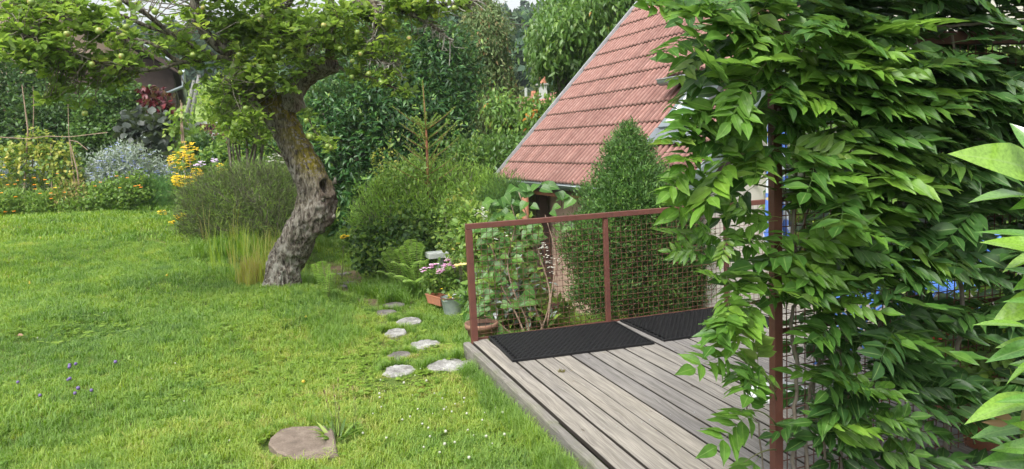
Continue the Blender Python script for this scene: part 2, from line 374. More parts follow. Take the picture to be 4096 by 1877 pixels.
def ground_mat():
    m_, t, b, o = mat_base('lawn_soil'); v = texco(t, 'Object')
    n = noise(t, v, 2.2, 6, .7); n2 = noise(t, v, 45, 4, .7); n3 = noise(t, v, .05, 3)
    near = ramp(t, n2, [(.3, (.035, .050, .012)), (.5, (.07, .12, .02)), (.7, (.12, .17, .035))]).outputs[0]
    near = mix(t, ramp(t, n, [(.45, (0, 0, 0)), (.68, (.7, .7, .7))]).outputs[0], near, (.13, .12, .035))
    c = mix(t, ramp(t, attr(t, 'dirt'), [(.25, (0, 0, 0)), (.6, (1, 1, 1))]).outputs[0], near, ramp(t, n2, [(.3, (.07, .05, .03)), (.7, (.16, .12, .075))]).outputs[0])
    sep = t.nodes.new('ShaderNodeSeparateXYZ'); t.links.new(v, sep.inputs[0])
    far = math_(t, 'DIVIDE', math_(t, 'SUBTRACT', sep.outputs[1], 30.), 12., True)
    meadow = ramp(t, n, [(.3, (.13, .20, .045)), (.7, (.20, .26, .07))]).outputs[0]
    c = mix(t, far, c, meadow)
    t.links.new(c, b.inputs['Base Color']); b.inputs['Roughness'].default_value = .9; b.inputs['Specular IOR Level'].default_value = .15
    bump(t, b, n2, .8, .02); return m_
M['ground'] = ground_mat()
gnd = put('ground', new_mesh('ground', pt, Fq, M['ground'], {'dirt': ('POINT', dirt)}, True), kind='structure')

# ------------------------------------------------------------------ leaf templates: x across, y along, z normal
def T_leaf(w=.3, fold=.12, droop=.1, n=3):
    """folded leaf of n stations; ovate when n>=3"""
    ys = np.linspace(0, 1, n+2)[1:-1]; V = [(0, 0, 0)]
    prof = np.sin(np.pi*ys**.8)
    for y, p in zip(ys, prof): V += [(-w*p, y, fold*w*p*2-droop*y*y), (w*p, y, fold*w*p*2-droop*y*y)]
    V.append((0, 1, -droop)); tip = len(V)-1
    L = [1+2*i for i in range(n)]; Rr = [2+2*i for i in range(n)]
    if n == 1: Fs = [(0, tip, 1), (0, 2, tip)]
    elif n == 2: Fs = [(0, tip, L[1], L[0]), (0, Rr[0], Rr[1], tip)]
    else: Fs = None
    if Fs is None:
        V = [(0, 0, 0)]
        for y, p in zip(ys, prof): V += [(-w*p, y, fold*w*p*2-droop*y*y), (0, y, -droop*y*y), (w*p, y, fold*w*p*2-droop*y*y)]
        V.append((0, 1, -droop*1.2)); tip = len(V)-1; Fs = [(0, 2, 1, 1), (0, 3, 2, 2)]
        for i in range(n-1):
            a = 1+3*i; Fs += [(a, a+1, a+4, a+3), (a+1, a+2, a+5, a+4)]
        a = 1+3*(n-1); Fs += [(a, a+1, tip, tip), (a+1, a+2, tip, tip)]
    return np.array(V, float), Fs
def mid_of(n, k=5, m=2): return (np.arange(n) % k == m).astype(float)
def T_big(w=.26, fold=.15, droop=.15, n=6, wavy=.02, point=1.0, heart=0, seed=0):
    r = np.random.default_rng(seed); V = []; Fs = []
    ys = np.linspace(0, 1, n+1)
    for i, y in enumerate(ys):
        p = math.sin(math.pi*min(1, y**(.75 if not heart else .55)*1.0))**(1.0 if y < .5 else point) if 0 < y < 1 else 0
        if heart and i == 0: p = .0
        ww = w*p; z0 = -droop*y*y; e = fold*ww*2+wavy*r.normal()
        yb = y-(heart*.12 if i == 1 else 0)
        V += [(-ww, yb, z0+e), (-ww*.5, y-.0, z0+e*.4), (0, y, z0), (ww*.5, y, z0+e*.4), (ww, yb, z0+fold*ww*2+wavy*r.normal())]
    for i in range(n):
        for k in range(4):
            a = i*5+k; Fs.append((a, a+1, a+6, a+5))
    return np.array(V, float), Fs
def frames(axis, nrm):
    y = unit(axis); x = unit(np.cross(y, nrm)); z = np.cross(x, y); return x, y, z
def leaves(name, pos, axis, nrm, size, T, mat, parent=None, tint=None, kind='stuff', smooth=False, wscale=None):
    V, Fs = T; n = len(pos); k = len(V)
    if n == 0: return None
    x, y, z = frames(np.asarray(axis, float), np.asarray(nrm, float)); size = np.broadcast_to(np.asarray(size, float), (n,))
    ws = np.ones(n) if wscale is None else wscale
    W = pos[:, None, :]+size[:, None, None]*(V[None, :, 0, None]*ws[:, None, None]*x[:, None, :]+V[None, :, 1, None]*y[:, None, :]+V[None, :, 2, None]*z[:, None, :])
    tri = [q for q in Fs if len(set(q)) == 3]; quad = [q for q in Fs if len(set(q)) == 4]
    tri = [list(dict.fromkeys(q)) for q in tri]
    off = (np.arange(n)*k)[:, None, None]
    tint = rng.random(n) if tint is None else tint
    parts = []; tt = []
    me = bpy.data.meshes.new(name); me.vertices.add(n*k); me.vertices.foreach_set('co', W.astype(np.float32).ravel())
    loops = []; starts = []; tot = []; c = 0
    for grp, kk in ((quad, 4), (tri, 3)):
        if not grp: continue
        a = (np.array(grp)[None]+off).reshape(-1, kk); loops.append(a.ravel()); starts.append(c+np.arange(len(a))*kk); tot.append(np.full(len(a), kk)); c += a.size
        tt.append(np.repeat(tint, len(grp)))
    loops = np.concatenate(loops).astype(np.int32); starts = np.concatenate(starts).astype(np.int32); tot = np.concatenate(tot).astype(np.int32)
    me.loops.add(len(loops)); me.loops.foreach_set('vertex_index', loops); me.polygons.add(len(starts))
    me.polygons.foreach_set('loop_start', starts); me.polygons.foreach_set('loop_total', tot); me.update(calc_edges=True)
    at = me.attributes.new('tint', 'FLOAT', 'FACE'); at.data.foreach_set('value', np.concatenate(tt).astype(np.float32))
    me.materials.append(mat)
    if smooth: me.polygons.foreach_set('use_smooth', np.ones(len(me.polygons), bool))
    return put(name, me, parent, kind)
def rdir(n): return unit(rng.normal(size=(n, 3)))
def lump_points(lumps, n, shell=.6, rough=.3, seed=1, ns=2.2, low=None):
    """lumps: rows cx,cy,cz,rx,ry,rz. Points near the lumps' surfaces with an uneven outline; also outward directions"""
    L = np.array(lumps, float); vol = (L[:, 3]*L[:, 4]*L[:, 5])**(2/3); k = rng.choice(len(L), n, p=vol/vol.sum())
    d = rdir(n); r = 1-(1-shell)*rng.random(n)**1.3
    o = 1+rough*(vnoise(d*ns+L[k, :3]*.7, 1., seed)*2-1)+rough*.5*(vnoise(d*ns*2.5+L[k, :3], 1., seed+5)*2-1)
    p = L[k, :3]+d*L[k, 3:]*(r*o)[:, None]
    inside = np.zeros(n, bool)
    for q in range(len(L)):
        e = (((p-L[q, :3])/(L[q, 3:]*.72))**2).sum(1) < 1; inside |= e & (k != q)
    keep = ~inside | (rng.random(n) < .15)
    if low is not None: keep &= p[:, 2] > low
    return p[keep], d[keep]
def px_lumps(rows):
    out = []
    for px, py, rx, ry, v, *dr in rows:
        c = P(px, py, v); out.append((*c, rx*v/f_px, dr[0] if dr else (rx+ry)*.5*v/f_px, ry*v/f_px))
    return out
def foliage(name, lumps, n, per, T, size, mat, parent, spread=.08, shell=.55, rough=.3, up=.3, out=.6, droop=0., jit=.6, nup=.7, seed=1, tintbias=0., gap=0., low=None, sj=.3):
    c, d = lump_points(lumps, n, shell, rough, seed, low=low)
    if gap:
        g = vnoise(c, 1/.45 if gap > 0 else 1, seed+9); kp = g > abs(gap)*.55+.1*rng.random(len(g)); c, d = c[kp], d[kp]
    m_ = len(c); tw = unit(d*out+rdir(m_)*jit+np.array([0, 0, up-droop]))
    pos = np.repeat(c, per, 0)+rng.normal(size=(m_*per, 3))*spread
    ax = unit(np.repeat(tw, per, 0)+rng.normal(size=(m_*per, 3))*.55+np.array([0, 0, -droop*.6]))
    nm = unit(np.array([0, 0, nup])+np.repeat(d, per, 0)*.5+rng.normal(size=(m_*per, 3))*.45)
    tt = np.clip(np.repeat(rng.random(m_)*.6, per)+rng.random(m_*per)*.4+tintbias, 0, 1)
    sz = size*(1-sj+2*sj*rng.random(m_*per))
    return leaves(name, pos, ax, nm, sz, T, mat, parent, tt)
T1 = T_leaf(.28, .2, .1, 1); T2 = T_leaf(.30, .15, .12, 2); TN = T_leaf(.13, .15, .25, 2); TL = T_leaf(.17, .12, .15, 2); TH_ = T_leaf(.04, .1, .1, 1); TR = T_leaf(.42, .1, .08, 2); TB = T_leaf(.27, .15, .2, 3)
def stems(name, starts, ends, r0, r1, mat, parent, bend=.15, n=5, sides=5, kind=None):
    b = MB()
    for s_, e in zip(starts, ends):
        s_ = np.array(s_, float); e = np.array(e, float); L = np.linalg.norm(e-s_); mid = (s_+e)/2+rng.normal(size=3)*bend*L*.5
        pth = [(1-t)**2*s_+2*t*(1-t)*mid+t*t*e for t in np.linspace(0, 1, n)]
        b.tube(pth, list(np.linspace(r0, r1, n)), sides)
    return b.put(name, mat, parent, True, kind)
def bush_stems(parent, base, lumps, k, r=.012, mat=None):
    L = np.array(lumps); idx = rng.choice(len(L), k); ends = L[idx, :3]+rng.normal(size=(k, 3))*L[idx, 3:]*.35
    st = np.array(base)+np.stack([rng.normal(size=k)*.08, rng.normal(size=k)*.08, np.full(k, -.03)], 1)
    stems('stem', st, ends, r, r*.4, mat or M['twig'], parent)

# ================================================================== DECK
def rotz(a): return Matrix.Rotation(a, 4, 'Z')
def DM(X, Y, z=0., a=0.): return Matrix.Translation(Vector(D(X, Y, z))) @ rotz(TH+a)
deck = thing('wooden_deck', 'low terrace of weathered grey planks with two black mats lying on it', 'deck', D(1.55, 2.5, -.3), rz=TH)
def plank_mesh(wd, L, th):
    nseg = 26; V = []; Fs = []; ch = .003
    prof = [(-wd/2, -th), (-wd/2, -ch), (-wd/2+ch, 0), (-wd/4, .0008), (0, -.0006), (wd/4, .0008), (wd/2-ch, 0), (wd/2, -ch), (wd/2, -th)]
    for i in range(nseg+1):
        y = L*i/nseg; j = rng.normal(size=2)*.0012
        for q, (a, b) in enumerate(prof): V.append((a+(j[0] if a < -wd/2+.01 else j[1] if a > wd/2-.01 else 0), y, b))
    k = len(prof)
    for i in range(nseg):
        for q in range(k-1): Fs.append((i*k+q, i*k+q+1, (i+1)*k+q+1, (i+1)*k+q))
    Fs += [list(range(k))[::-1], [nseg*k+q for q in range(k)]]
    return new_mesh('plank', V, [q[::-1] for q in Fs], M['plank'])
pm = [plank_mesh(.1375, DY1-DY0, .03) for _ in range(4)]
GX0 = 1.5974
npl = int((DX1-GX0)/.15)
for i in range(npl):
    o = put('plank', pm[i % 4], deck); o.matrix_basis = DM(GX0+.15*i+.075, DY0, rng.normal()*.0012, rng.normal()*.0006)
def fascia(X, Ya, Yb, zt, dx):
    V = []; Fs = []; n = 60
    for i in range(n+1):
        y = Ya+(Yb-Ya)*i/n; e = (vnoise(np.array([[X*3, y*9, 0]]), 1, 3)[0]-.5)*.012
        for a, b in ((-.027+dx+e*.4, -.21), (-.030+dx+e, -.012), (-.022+dx+e, e*.3), (.024+dx, -.001), (.026+dx, -.21)): V.append((a, y, b))
    for i in range(n):
        for q in range(4): Fs.append((i*5+q, (i+1)*5+q, (i+1)*5+q+1, i*5+q+1))
    Fs += [(0, 1, 2, 3, 4), tuple(n*5+q for q in (4, 3, 2, 1, 0))]
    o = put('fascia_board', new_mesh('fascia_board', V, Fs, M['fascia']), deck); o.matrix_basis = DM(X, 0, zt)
JY = float((lambda p: -p[0]*ST+p[1]*CT)(PZ(2225, 1690, 0)))
fascia(1.556, JY+.004, DY1, -.004, 0.); fascia(1.556, DY0, JY-.004, -.001, -.012)
b = MB()
for Y in (DY0+.02, DY1-.02): b.box((*D((DX0+DX1)/2+.05, Y)[:2], -.115), (DX1-DX0-.15, .03, .16), TH)
for X in np.arange(1.9, DX1, .9): b.box((*D(X, 2.5)[:2], -.13), (.05, 7.2, .12), TH)
for Y in (-.6, .9, 2.4, 3.9, 5.4): b.box((*D(4.05, Y)[:2], -.105), (4.9, .06, .1), TH)
b.put('joist', M['dark_wood'], deck)
b = MB()
for i in range(npl):
    for Y in (-.6, .9, 2.4, 3.9, 5.4):
        for sx in (-.04, .045):
            c = D(GX0+.15*i+.075+sx+rng.normal()*.004, Y+rng.normal()*.01, .0012); b.lathe(c, [(0, 0), (.0032, .0), (.0042, -.004)], 6)
b.put('screws', M['zinc'], deck, kind='stuff')

# ------------------------------------------------------------------ rubber mats
def mat_mesh(W, H, px_, py_, t=.016):
    """ring mat: staggered oval holes through a rubber sheet"""
    b = MB(); nx = int(W/px_); ny = int(H/(py_)); k = 10
    for j in range(ny):
        for i in range(nx-(j % 2)):
            cx = -W/2+px_*(i+.5+.5*(j % 2))+(W-nx*px_)/2; cy = -H/2+py_*(j+.5)
            Q = []
            for a in range(k):
                an = 2*math.pi*(a+.5)/k; c_, s_ = math.cos(an), math.sin(an)
                o_ = (cx+c_*px_*.52, cy+s_*py_*.60); i_ = (cx+c_*px_*.36, cy+s_*py_*.37)
                Q.append((o_, i_))
            V = []
            for o_, i_ in Q:
                V += [(o_[0], o_[1], t), (i_[0], i_[1], t-.0006), (i_[0], i_[1], .0015)]
            Fs = []
            for a in range(k):
                q = (a+1) % k; Fs += [(a*3, q*3, q*3+1, a*3+1), (a*3+1, q*3+1, q*3+2, a*3+2)]
            b.add(V, Fs)
    r = MB(); e = .012
    for cx, cy, dx, dy in ((0, H/2, W+e, e), (0, -H/2, W+e, e), (W/2, 0, e, H-e), (-W/2, 0, e, H-e)): r.box((cx, cy, t/2+.001), (dx, dy, t+.002))
    return b, r
mb_, mr_ = mat_mesh(1.19, .785, .046, .0335)
me_ring = mb_.mesh('ring_grid', M['black_rubber']); me_rim = mr_.mesh('rim', M['black_rubber'])
bb = MB().box((0, 0, .0018), (1.185, .78, .0024)); me_base = bb.mesh('base_sheet', M['black_rubber'])
for lab, X, Y, a in (('black rubber ring mat nearer the left rail post', 2.335, 5.775, math.radians(-2.9)), ('black rubber ring mat reaching behind the leafy trellis post', 3.615, 5.775, math.radians(.4))):
    t_ = thing('rubber_mat', lab, 'mat', D(X, Y, .002), 'rubber mats on the deck', TH+a)
    for nm, me in (('ring_grid', me_ring), ('rim', me_rim), ('base_sheet', me_base)):
        put(nm, me, t_, world=False)
dm_ = thing('moss_tuft', 'small yellowish moss tuft lying on a deck plank before the left mat', 'moss', PZ(2245, 1488, 0.))
b = MB(); c = PZ(2245, 1488, 0.)
for k in range(70):
    a = rng.random()*6.28; r_ = .028*math.sqrt(rng.random()); s_ = c+[r_*math.cos(a), r_*math.sin(a), .002]; b.tube([s_, s_+rng.normal(size=3)*.006+[0, 0, .009]], [.0018, .0008], 3, False)
b.put('moss', plain('yellow_moss', (.16, .13, .03), .9, (.10, .10, .02), 60), dm_, kind='stuff')
db = MB()
for k in range(46):
    X, Y = 1.65+3.6*rng.random(), 3.2+2.9*rng.random(); c = D(X, Y, .003); a = rng.random()*6.28; l = .008+.022*rng.random(); d_ = np.array([math.cos(a), math.sin(a), .1*rng.random()]); db.tube([c, c+d_*l*.5+[0, 0, .002], c+d_*l], [.0008, .0016, .0004], 4, False)
db.put('leaf_litter', plain('litter', (.10, .07, .04), .9, (.25, .19, .10), 30), deck, kind='stuff')
# ------------------------------------------------------------------ rail with wire mesh
YR = 6.19
rail = thing('mesh_railing', 'rusty red steel railing with square wire mesh along the far deck edge', 'railing', D(1.6, YR, 0), rz=TH)
def dbox(name, X, Y, z, dx, dy, dz, mat, par):
    me = MB().box((0, 0, 0), (dx, dy, dz)).mesh(name, mat); o = put(name, me, par); o.matrix_basis = DM(X, Y, z)
    md = o.modifiers.new('b', 'BEVEL'); md.width = .003; md.segments = 2
    return o
dbox('post', 1.624, YR-.012, .462, .055, .05, 1.02, M['rust'], rail)
dbox('post', 2.903, YR-.006, .460, .042, .04, 1.02, M['rust'], rail)
dbox('post', 4.17, YR-.006, .460, .042, .04, 1.02, M['rust_dark'], rail)
dbox('post', 5.44, YR-.006, .460, .042, .04, 1.02, M['rust_dark'], rail)
dbox('top_rail', 3.53, YR-.010, .997, 3.86, .048, .046, M['rust'], rail)
dbox('bottom_rail', 3.53, YR+.012, .008, 3.78, .02, .02, M['wire'], rail)
vw = MB().tube([(0, 0, 0), (0, 0, 1)], .0022, 5).mesh('wire', M['wire'])
def wires(par, Xa, Xb, za, zb, Y, dx, dz, wob=.003, r=1.):
    for X in np.arange(Xa+dx*.6, Xb-dx*.3, dx):
        o = put('wire', vw, par); o.matrix_basis = DM(X, Y+rng.normal()*.0008, za) @ Matrix.Rotation(rng.normal()*wob, 4, 'Y') @ Matrix.Diagonal((r, r, zb-za, 1))
    for z in np.arange(za+dz*.6, zb-dz*.2, dz):
        o = put('wire', vw, par); o.matrix_basis = DM(Xa, Y-.004*r, z+rng.normal()*.0008) @ Matrix.Rotation(math.pi/2+rng.normal()*wob*.5, 4, 'Y') @ Matrix.Diagonal((r, r, Xb-Xa, 1))
wires(rail, 1.65, 2.885, .02, .975, YR+.004, .0525, .049)
wires(rail, 2.925, 4.15, .02, .975, YR+.004, .0525, .049)
wires(rail, 4.19, 5.42, .02, .975, YR+.004, .0525, .049)

# ------------------------------------------------------------------ trellis panel
TX, TY = 2.165, 2.83
trel = thing('trellis_frame', 'tall dark rusty steel frame with wire mesh carrying the climber', 'trellis', D(TX, TY, 0), rz=TH)
dbox('post', TX, TY, 1.055, .044, .044, 2.11, M['rust'], trel)
dbox('post', TX+2.6, TY, 1.055, .044, .044, 2.11, M['rust_dark'], trel)
dbox('post', TX+.028, TY+.012, 1.05, .012, .035, 2.08, M['rust_dark'], trel)
dbox('top_beam', TX+1.30, TY, 2.085, 2.56, .05, .06, M['rust_dark'], trel)
dbox('cross_bar', TX+1.30, TY+.012, .775, 2.55, .012, .022, M['rust_dark'], trel)
dbox('cross_bar', TX+1.30, TY+.012, 1.38, 2.55, .012, .022, M['rust_dark'], trel)
wires(trel, TX+.024, TX+2.58, .03, 2.05, TY-.008, .05, .05, .003, 1.25)

# ================================================================== RED-TILED HOUSE
ha = math.radians(20.552); yh = np.array([-math.sin(ha), math.cos(ha), 0]); xh = np.array([yh[1], -yh[0], 0])
HO = P(1985, 706, 12.6); HO[2] -= .0
def HP(a, t, z=0.): return HO+xh*a+yh*t+np.array([0, 0, z])
TN_, TF_ = -5.52, 0.0                      # near and far verge
GZ = -1.0-HO[2]                              # ground under the house, relative to the eave
house = thing('tiled_house', 'house with steep red tiled roof behind the deck railing', 'house', HP(3, -2.7, GZ), rz=ha)
SL = math.radians(45.6); cs, sn = math.cos(SL), math.sin(SL)
RID = 6.6                                   # slope length to ridge
ar = RID*cs
def hbox(b, a0, a1, t0, t1, z0, z1):
    V = [HP(a, t, z) for z in (z0, z1) for t in (t0, t1) for a in (a0, a1)]
    return b.add(V, [(0, 2, 3, 1), (4, 5, 7, 6), (0, 1, 5, 4), (2, 6, 7, 3), (0, 4, 6, 2), (1, 3, 7, 5)])
inset = .36; tn = TN_+.2; tf = TF_-.25; a1 = 2*ar-inset; zr = RID*sn; low = .12
# pink stucco long wall on the eave side
def stucco():
    m_, t, b_, o = mat_base('peeling_stucco'); v = texco(t, 'Object')
    n = noise(t, v, 3, 6, .65); c = ramp(t, n, [(.3, (.48, .33, .25)), (.5, (.56, .41, .32)), (.7, (.46, .28, .22))]).outputs[0]
    mp = t.nodes.new('ShaderNodeMapping'); mp.inputs['Scale'].default_value = (11, 11, 5); t.links.new(v, mp.inputs[0])
    n2 = noise(t, mp.outputs[0], 1.6, 3, .5, .4); sp = ramp(t, n2, [(.60, (0, 0, 0)), (.67, (1, 1, 1))])
    c = mix(t, math_(t, 'MULTIPLY', sp.outputs[0], .8), c, (.13, .045, .035))
    t.links.new(c, b_.inputs['Base Color']); b_.inputs['Roughness'].default_value = .9; bump(t, b_, sp.outputs[0], .7, -.01); return m_
M['stucco'] = stucco()
b = MB(); hbox(b, inset, inset+.25, tn+.03, tf, GZ-.3, low); b.put('side_wall', M['stucco'], house)
# cream gable wall nearest the deck
b = MB(); y0, y1 = tn-.05, tn+.20
pr = [(inset-.02, GZ-.3), (inset-.02, .10+inset*sn/cs-.18), (ar, zr-.22), (a1, .10+inset*sn/cs-.18), (a1, GZ-.3)]
V = [HP(a, y0, z) for a, z in pr]+[HP(a, y1, z) for a, z in pr]
b.add(V, [(4, 3, 2, 1, 0), (5, 6, 7, 8, 9)]+[(i, (i+1) % 5, 5+(i+1) % 5, 5+i) for i in range(5)]); b.put('gable_wall', M['white_wall'], house)
b = MB(); V = [HP(a, tf, z) for a, z in pr]+[HP(a, tf-.25, z) for a, z in pr]
b.add(V, [(0, 1, 2, 3, 4), (9, 8, 7, 6, 5)]+[(i, 5+i, 5+(i+1) % 5, (i+1) % 5) for i in range(5)]); b.put('gable_wall', M['stucco'], house)
# roof slab
b = MB()
for sgn in (0, 1):
    q = [(0 if not sgn else 2*ar, -.02), (ar, zr-.0)]
    V = []
    for a, z in q:
        for t in (TN_+.02, TF_-.02): V += [HP(a, t, z-.03), HP(a, t, z-.15)]
    b.add(V, [(0, 2, 6, 4), (1, 5, 7, 3), (0, 4, 5, 1), (2, 3, 7, 6), (0, 1, 3, 2), (4, 6, 7, 5)])
roof = b.put('roof', M['dark_wood'], house)
# tiles
def tile_mat():
    m_, t, b_, o = mat_base('roof_tile'); v = texco(t, 'Object', rnd=False); vr = texco(t, 'Object', rnd=True)
    n = noise(t, vr, 11, 5, .6); c = ramp(t, n, [(.3, (.185, .085, .070)), (.5, (.228, .116, .096)), (.7, (.28, .160, .136))]).outputs[0]
    # soot and algae sit in the valleys between the ribs
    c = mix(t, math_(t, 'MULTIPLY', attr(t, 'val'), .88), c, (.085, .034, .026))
    mo = ramp(t, math_(t, 'ADD', attr(t, 'lip'), math_(t, 'MULTIPLY', noise(t, vr, 30, 3), .5)), [(.45, (0, 0, 0)), (.75, (1, 1, 1))]).outputs[0]
    c = mix(t, math_(t, 'MULTIPLY', mo, .85), c, (.07, .038, .024))
    oi = t.nodes.new('ShaderNodeObjectInfo'); c = mix(t, 1, c, ramp(t, oi.outputs['Random'], [(0, (.82, .78, .76)), (.5, (1, 1, 1)), (1, (1.12, 1.12, 1.1))]).outputs[0], 'MULTIPLY')
    t.links.new(c, b_.inputs['Base Color']); b_.inputs['Roughness'].default_value = .7; b_.inputs['Specular IOR Level'].default_value = .35
    bump(t, b_, noise(t, vr, 60, 3), .25, .003); return m_
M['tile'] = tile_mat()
TW, TLN, CRS = 5.5/24, .375, .345
def tile_mesh(lip=.040):
    xs = []; zs = []; per = TW/2.
    for r_ in range(2):
        for u, z in ((.0, .0), (.22, .001), (.38, .020), (.52, .026), (.68, .023), (.84, .002)): xs.append(per*(r_+u)); zs.append(z)
    xs.append(TW); zs.append(0.); n = len(xs); V = []; Fs = []
    for (y, dz) in ((0, 0), (.030, .0), (TLN, 0)):
        for x, z in zip(xs, zs): V.append((x, y, z+dz))
    for x, z in zip(xs, zs): V.append((x, 0, z-lip))
    for i in range(n-1):
        Fs += [(i, i+1, n+i+1, n+i), (n+i, n+i+1, 2*n+i+1, 2*n+i), (3*n+i, 3*n+i+1, i+1, i)]
    return V, Fs
tv, tfc = tile_mesh(); 
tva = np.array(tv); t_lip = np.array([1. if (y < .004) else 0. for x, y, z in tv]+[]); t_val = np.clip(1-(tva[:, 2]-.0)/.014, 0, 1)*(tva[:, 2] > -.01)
tme = new_mesh('tile', tv, tfc, M['tile'], {'lip': ('POINT', t_lip), 'val': ('POINT', t_val)})
slope_dir = Vector(xh*cs+np.array([0, 0, sn])); ydir = Vector(yh); nrm = ydir.cross(slope_dir)
if nrm.z < 0: nrm = -nrm
# local x runs towards the near gable so that x,y,z stay right-handed
xd = Vector(slope_dir).cross(nrm); xd.normalize()
Rm = Matrix(((xd.x, slope_dir.x, nrm.x), (xd.y, slope_dir.y, nrm.y), (xd.z, slope_dir.z, nrm.z))).to_4x4()
tilt = Matrix.Rotation(-.052, 4, 'X')
run = xd.dot(ydir)
tiles = []
SKY_A = P(2775, 470, 1.)                   # roof window sits where this ray meets the roof
def on_roof(px, py, lift=0.):
    d = ray(px, py); p0 = HP(0, 0, lift); n_ = np.array(nrm); t = ((p0-EYE)@n_)/(d@n_); p = EYE+d*t
    q = p-HO; return float(q@xh), float(q@yh), p
for row in range(19):
    s0 = row*CRS-.03
    for k in range(24):
        t0 = (TF_-.01-k*TW) if run < 0 else (TN_+.01+k*TW)
        org = HP(s0*cs, t0, s0*sn); tiles.append((s0, t0, org))
wa0 = on_roof(2700, 520); wa1 = on_roof(2840, 372)
SKW = (min(wa0[1], wa1[1]), max(wa0[1], wa1[1]), wa0[0]/cs, wa1[0]/cs)
def in_window(s0, t0):
    tm = t0+(TW/2)*run; sm = s0+CRS/2
    return SKW[0]-.05 < tm < SKW[1]+.05 and SKW[2]-.1 < sm < SKW[3]
vis = [q for q in tiles if not in_window(q[0], q[1])]
dist = [np.linalg.norm(q[2]-EYE) for q in vis]
order = np.argsort([d_ if (q[0] < 5.2) else 99 for d_, q in zip(dist, vis)])
rest = MB(); nrest = 0
for r_, i in enumerate(order):
    s0, t0, org = vis[i]
    j = Matrix.Rotation(rng.normal()*.004, 4, 'Z') @ Matrix.Rotation(rng.normal()*.004, 4, 'Y')
    MM = Matrix.Translation(Vector(org)+nrm*rng.normal()*.0015) @ Rm @ tilt @ j
    if r_ < 298:
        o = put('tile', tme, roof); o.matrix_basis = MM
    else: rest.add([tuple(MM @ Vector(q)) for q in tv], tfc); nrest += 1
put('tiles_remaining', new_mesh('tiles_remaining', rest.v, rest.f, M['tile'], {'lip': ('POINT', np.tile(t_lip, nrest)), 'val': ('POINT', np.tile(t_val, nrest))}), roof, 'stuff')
b = MB()
for k in range(16):
    t = TN_+k*.35; c0, c1 = HP(ar, t, zr+.03), HP(ar, t+.36, zr+.03); b.tube([c0, c1], [.10, .09], 10)
b.put('ridge_tile', M['tile'], roof)
# zinc verge strips, gutter
def strip(name, t, mat, s_a=-.05, s_b=RID, w_=.035, h_=.07, up=.02):
    b = MB(); V = []
    for s_ in (s_a, s_b):
        for tt in (t-w_/2, t+w_/2):
            for u in (up, up-h_): V.append(HP(s_*cs-u*sn, tt, s_*sn+u*cs))
    b.add(V, [(0, 2, 6, 4), (1, 5, 7, 3), (0, 4, 5, 1), (2, 3, 7, 6), (0, 1, 3, 2), (4, 6, 7, 5)]); b.put(name, mat, house)
strip('verge_strip', TF_+.02, M['bead'], h_=.10, up=.045); strip('verge_strip', TN_-.03, M['zinc'], w_=.06, h_=.15, up=.04); strip('barge_board', TN_+.08, M['dark_wood'], w_=.1, h_=.2, up=-.04)
strip('barge_board', TF_-.08, M['dark_wood'], w_=.1, h_=.2, up=-.04)
def gutter(name, ca, cb, r, par, up=(0, 0, 1)):
    ca, cb = np.array(ca), np.array(cb); ax = unit(cb-ca); side = unit(np.cross(ax, up)); b = MB(); V = []; k = 10; Fs = []
    for c in (ca, cb):
        for q in range(k+1):
            an = math.pi*q/k; V.append(c+side*math.cos(an)*r-np.array(up)*math.sin(an)*r)
        for q in range(k+1):
            an = math.pi*q/k; V.append(c+side*math.cos(an)*(r-.004)-np.array(up)*math.sin(an)*(r-.004))
    n = 2*(k+1)
    for q in range(k): Fs += [(q, q+1, n+q+1, n+q), (k+1+q, n+k+1+q, n+k+2+q, k+2+q)]
    Fs += [tuple(range(k+1)), tuple(n+q for q in range(k+1))[::-1]]
    b.add(V, Fs); g = b.put(name, M['zinc'], par, True)
    b = MB(); 
    for s_ in (-1, 1): b.tube([ca+side*s_*r, cb+side*s_*r], .009, 6)
    b.put('bead', M['bead'], g, True)
    b = MB(); L = np.linalg.norm(cb-ca)
    for u in np.arange(.3, L, .62):
        c = ca+ax*u; pts = [c+side*math.cos(a_)*(r+.004)-np.array(up)*math.sin(a_)*(r+.004) for a_ in np.linspace(0, math.pi, 9)]; b.tube(pts, .006, 4)
    b.put('brackets', M['zinc_dull'], g, kind='stuff'); return g
gutter('gutter', HP(-.075, TN_-.02, -.035), HP(-.075, TF_+.03, -.035), .072, house)
b = MB(); hbox(b, .012, .05, TN_+.03, TF_-.02, -.22, -.055); b.put('eave_board', M['rust_wood'], house)
b = MB(); hbox(b, .06, .34, TN_+.05, TF_-.05, -.12, -.09); b.put('soffit', M['dark_wood'], house)
# posts carrying the eave
for nm, tt in (('wall_post', TF_-.55), ('wall_post', TF_-1.35)):
    b = MB(); hbox(b, .16, .30, tt-.07, tt+.07, GZ-.2, -.13); b.put(nm, M['dark_wood'], house)
# red-brown boards closing the near eave corner
b = MB(); V = [HP(a, t, z) for t in (TN_+.04, TN_+.07) for a, z in ((.05, -.16), (inset-.03, -.16), (inset-.03, .10), (.20, -.02))]
b.add(V, [(0, 1, 2, 3), (7, 6, 5, 4), (0, 4, 5, 1), (1, 5, 6, 2), (2, 6, 7, 3), (3, 7, 4, 0)]); b.put('corner_board', M['rust_wood'], house)
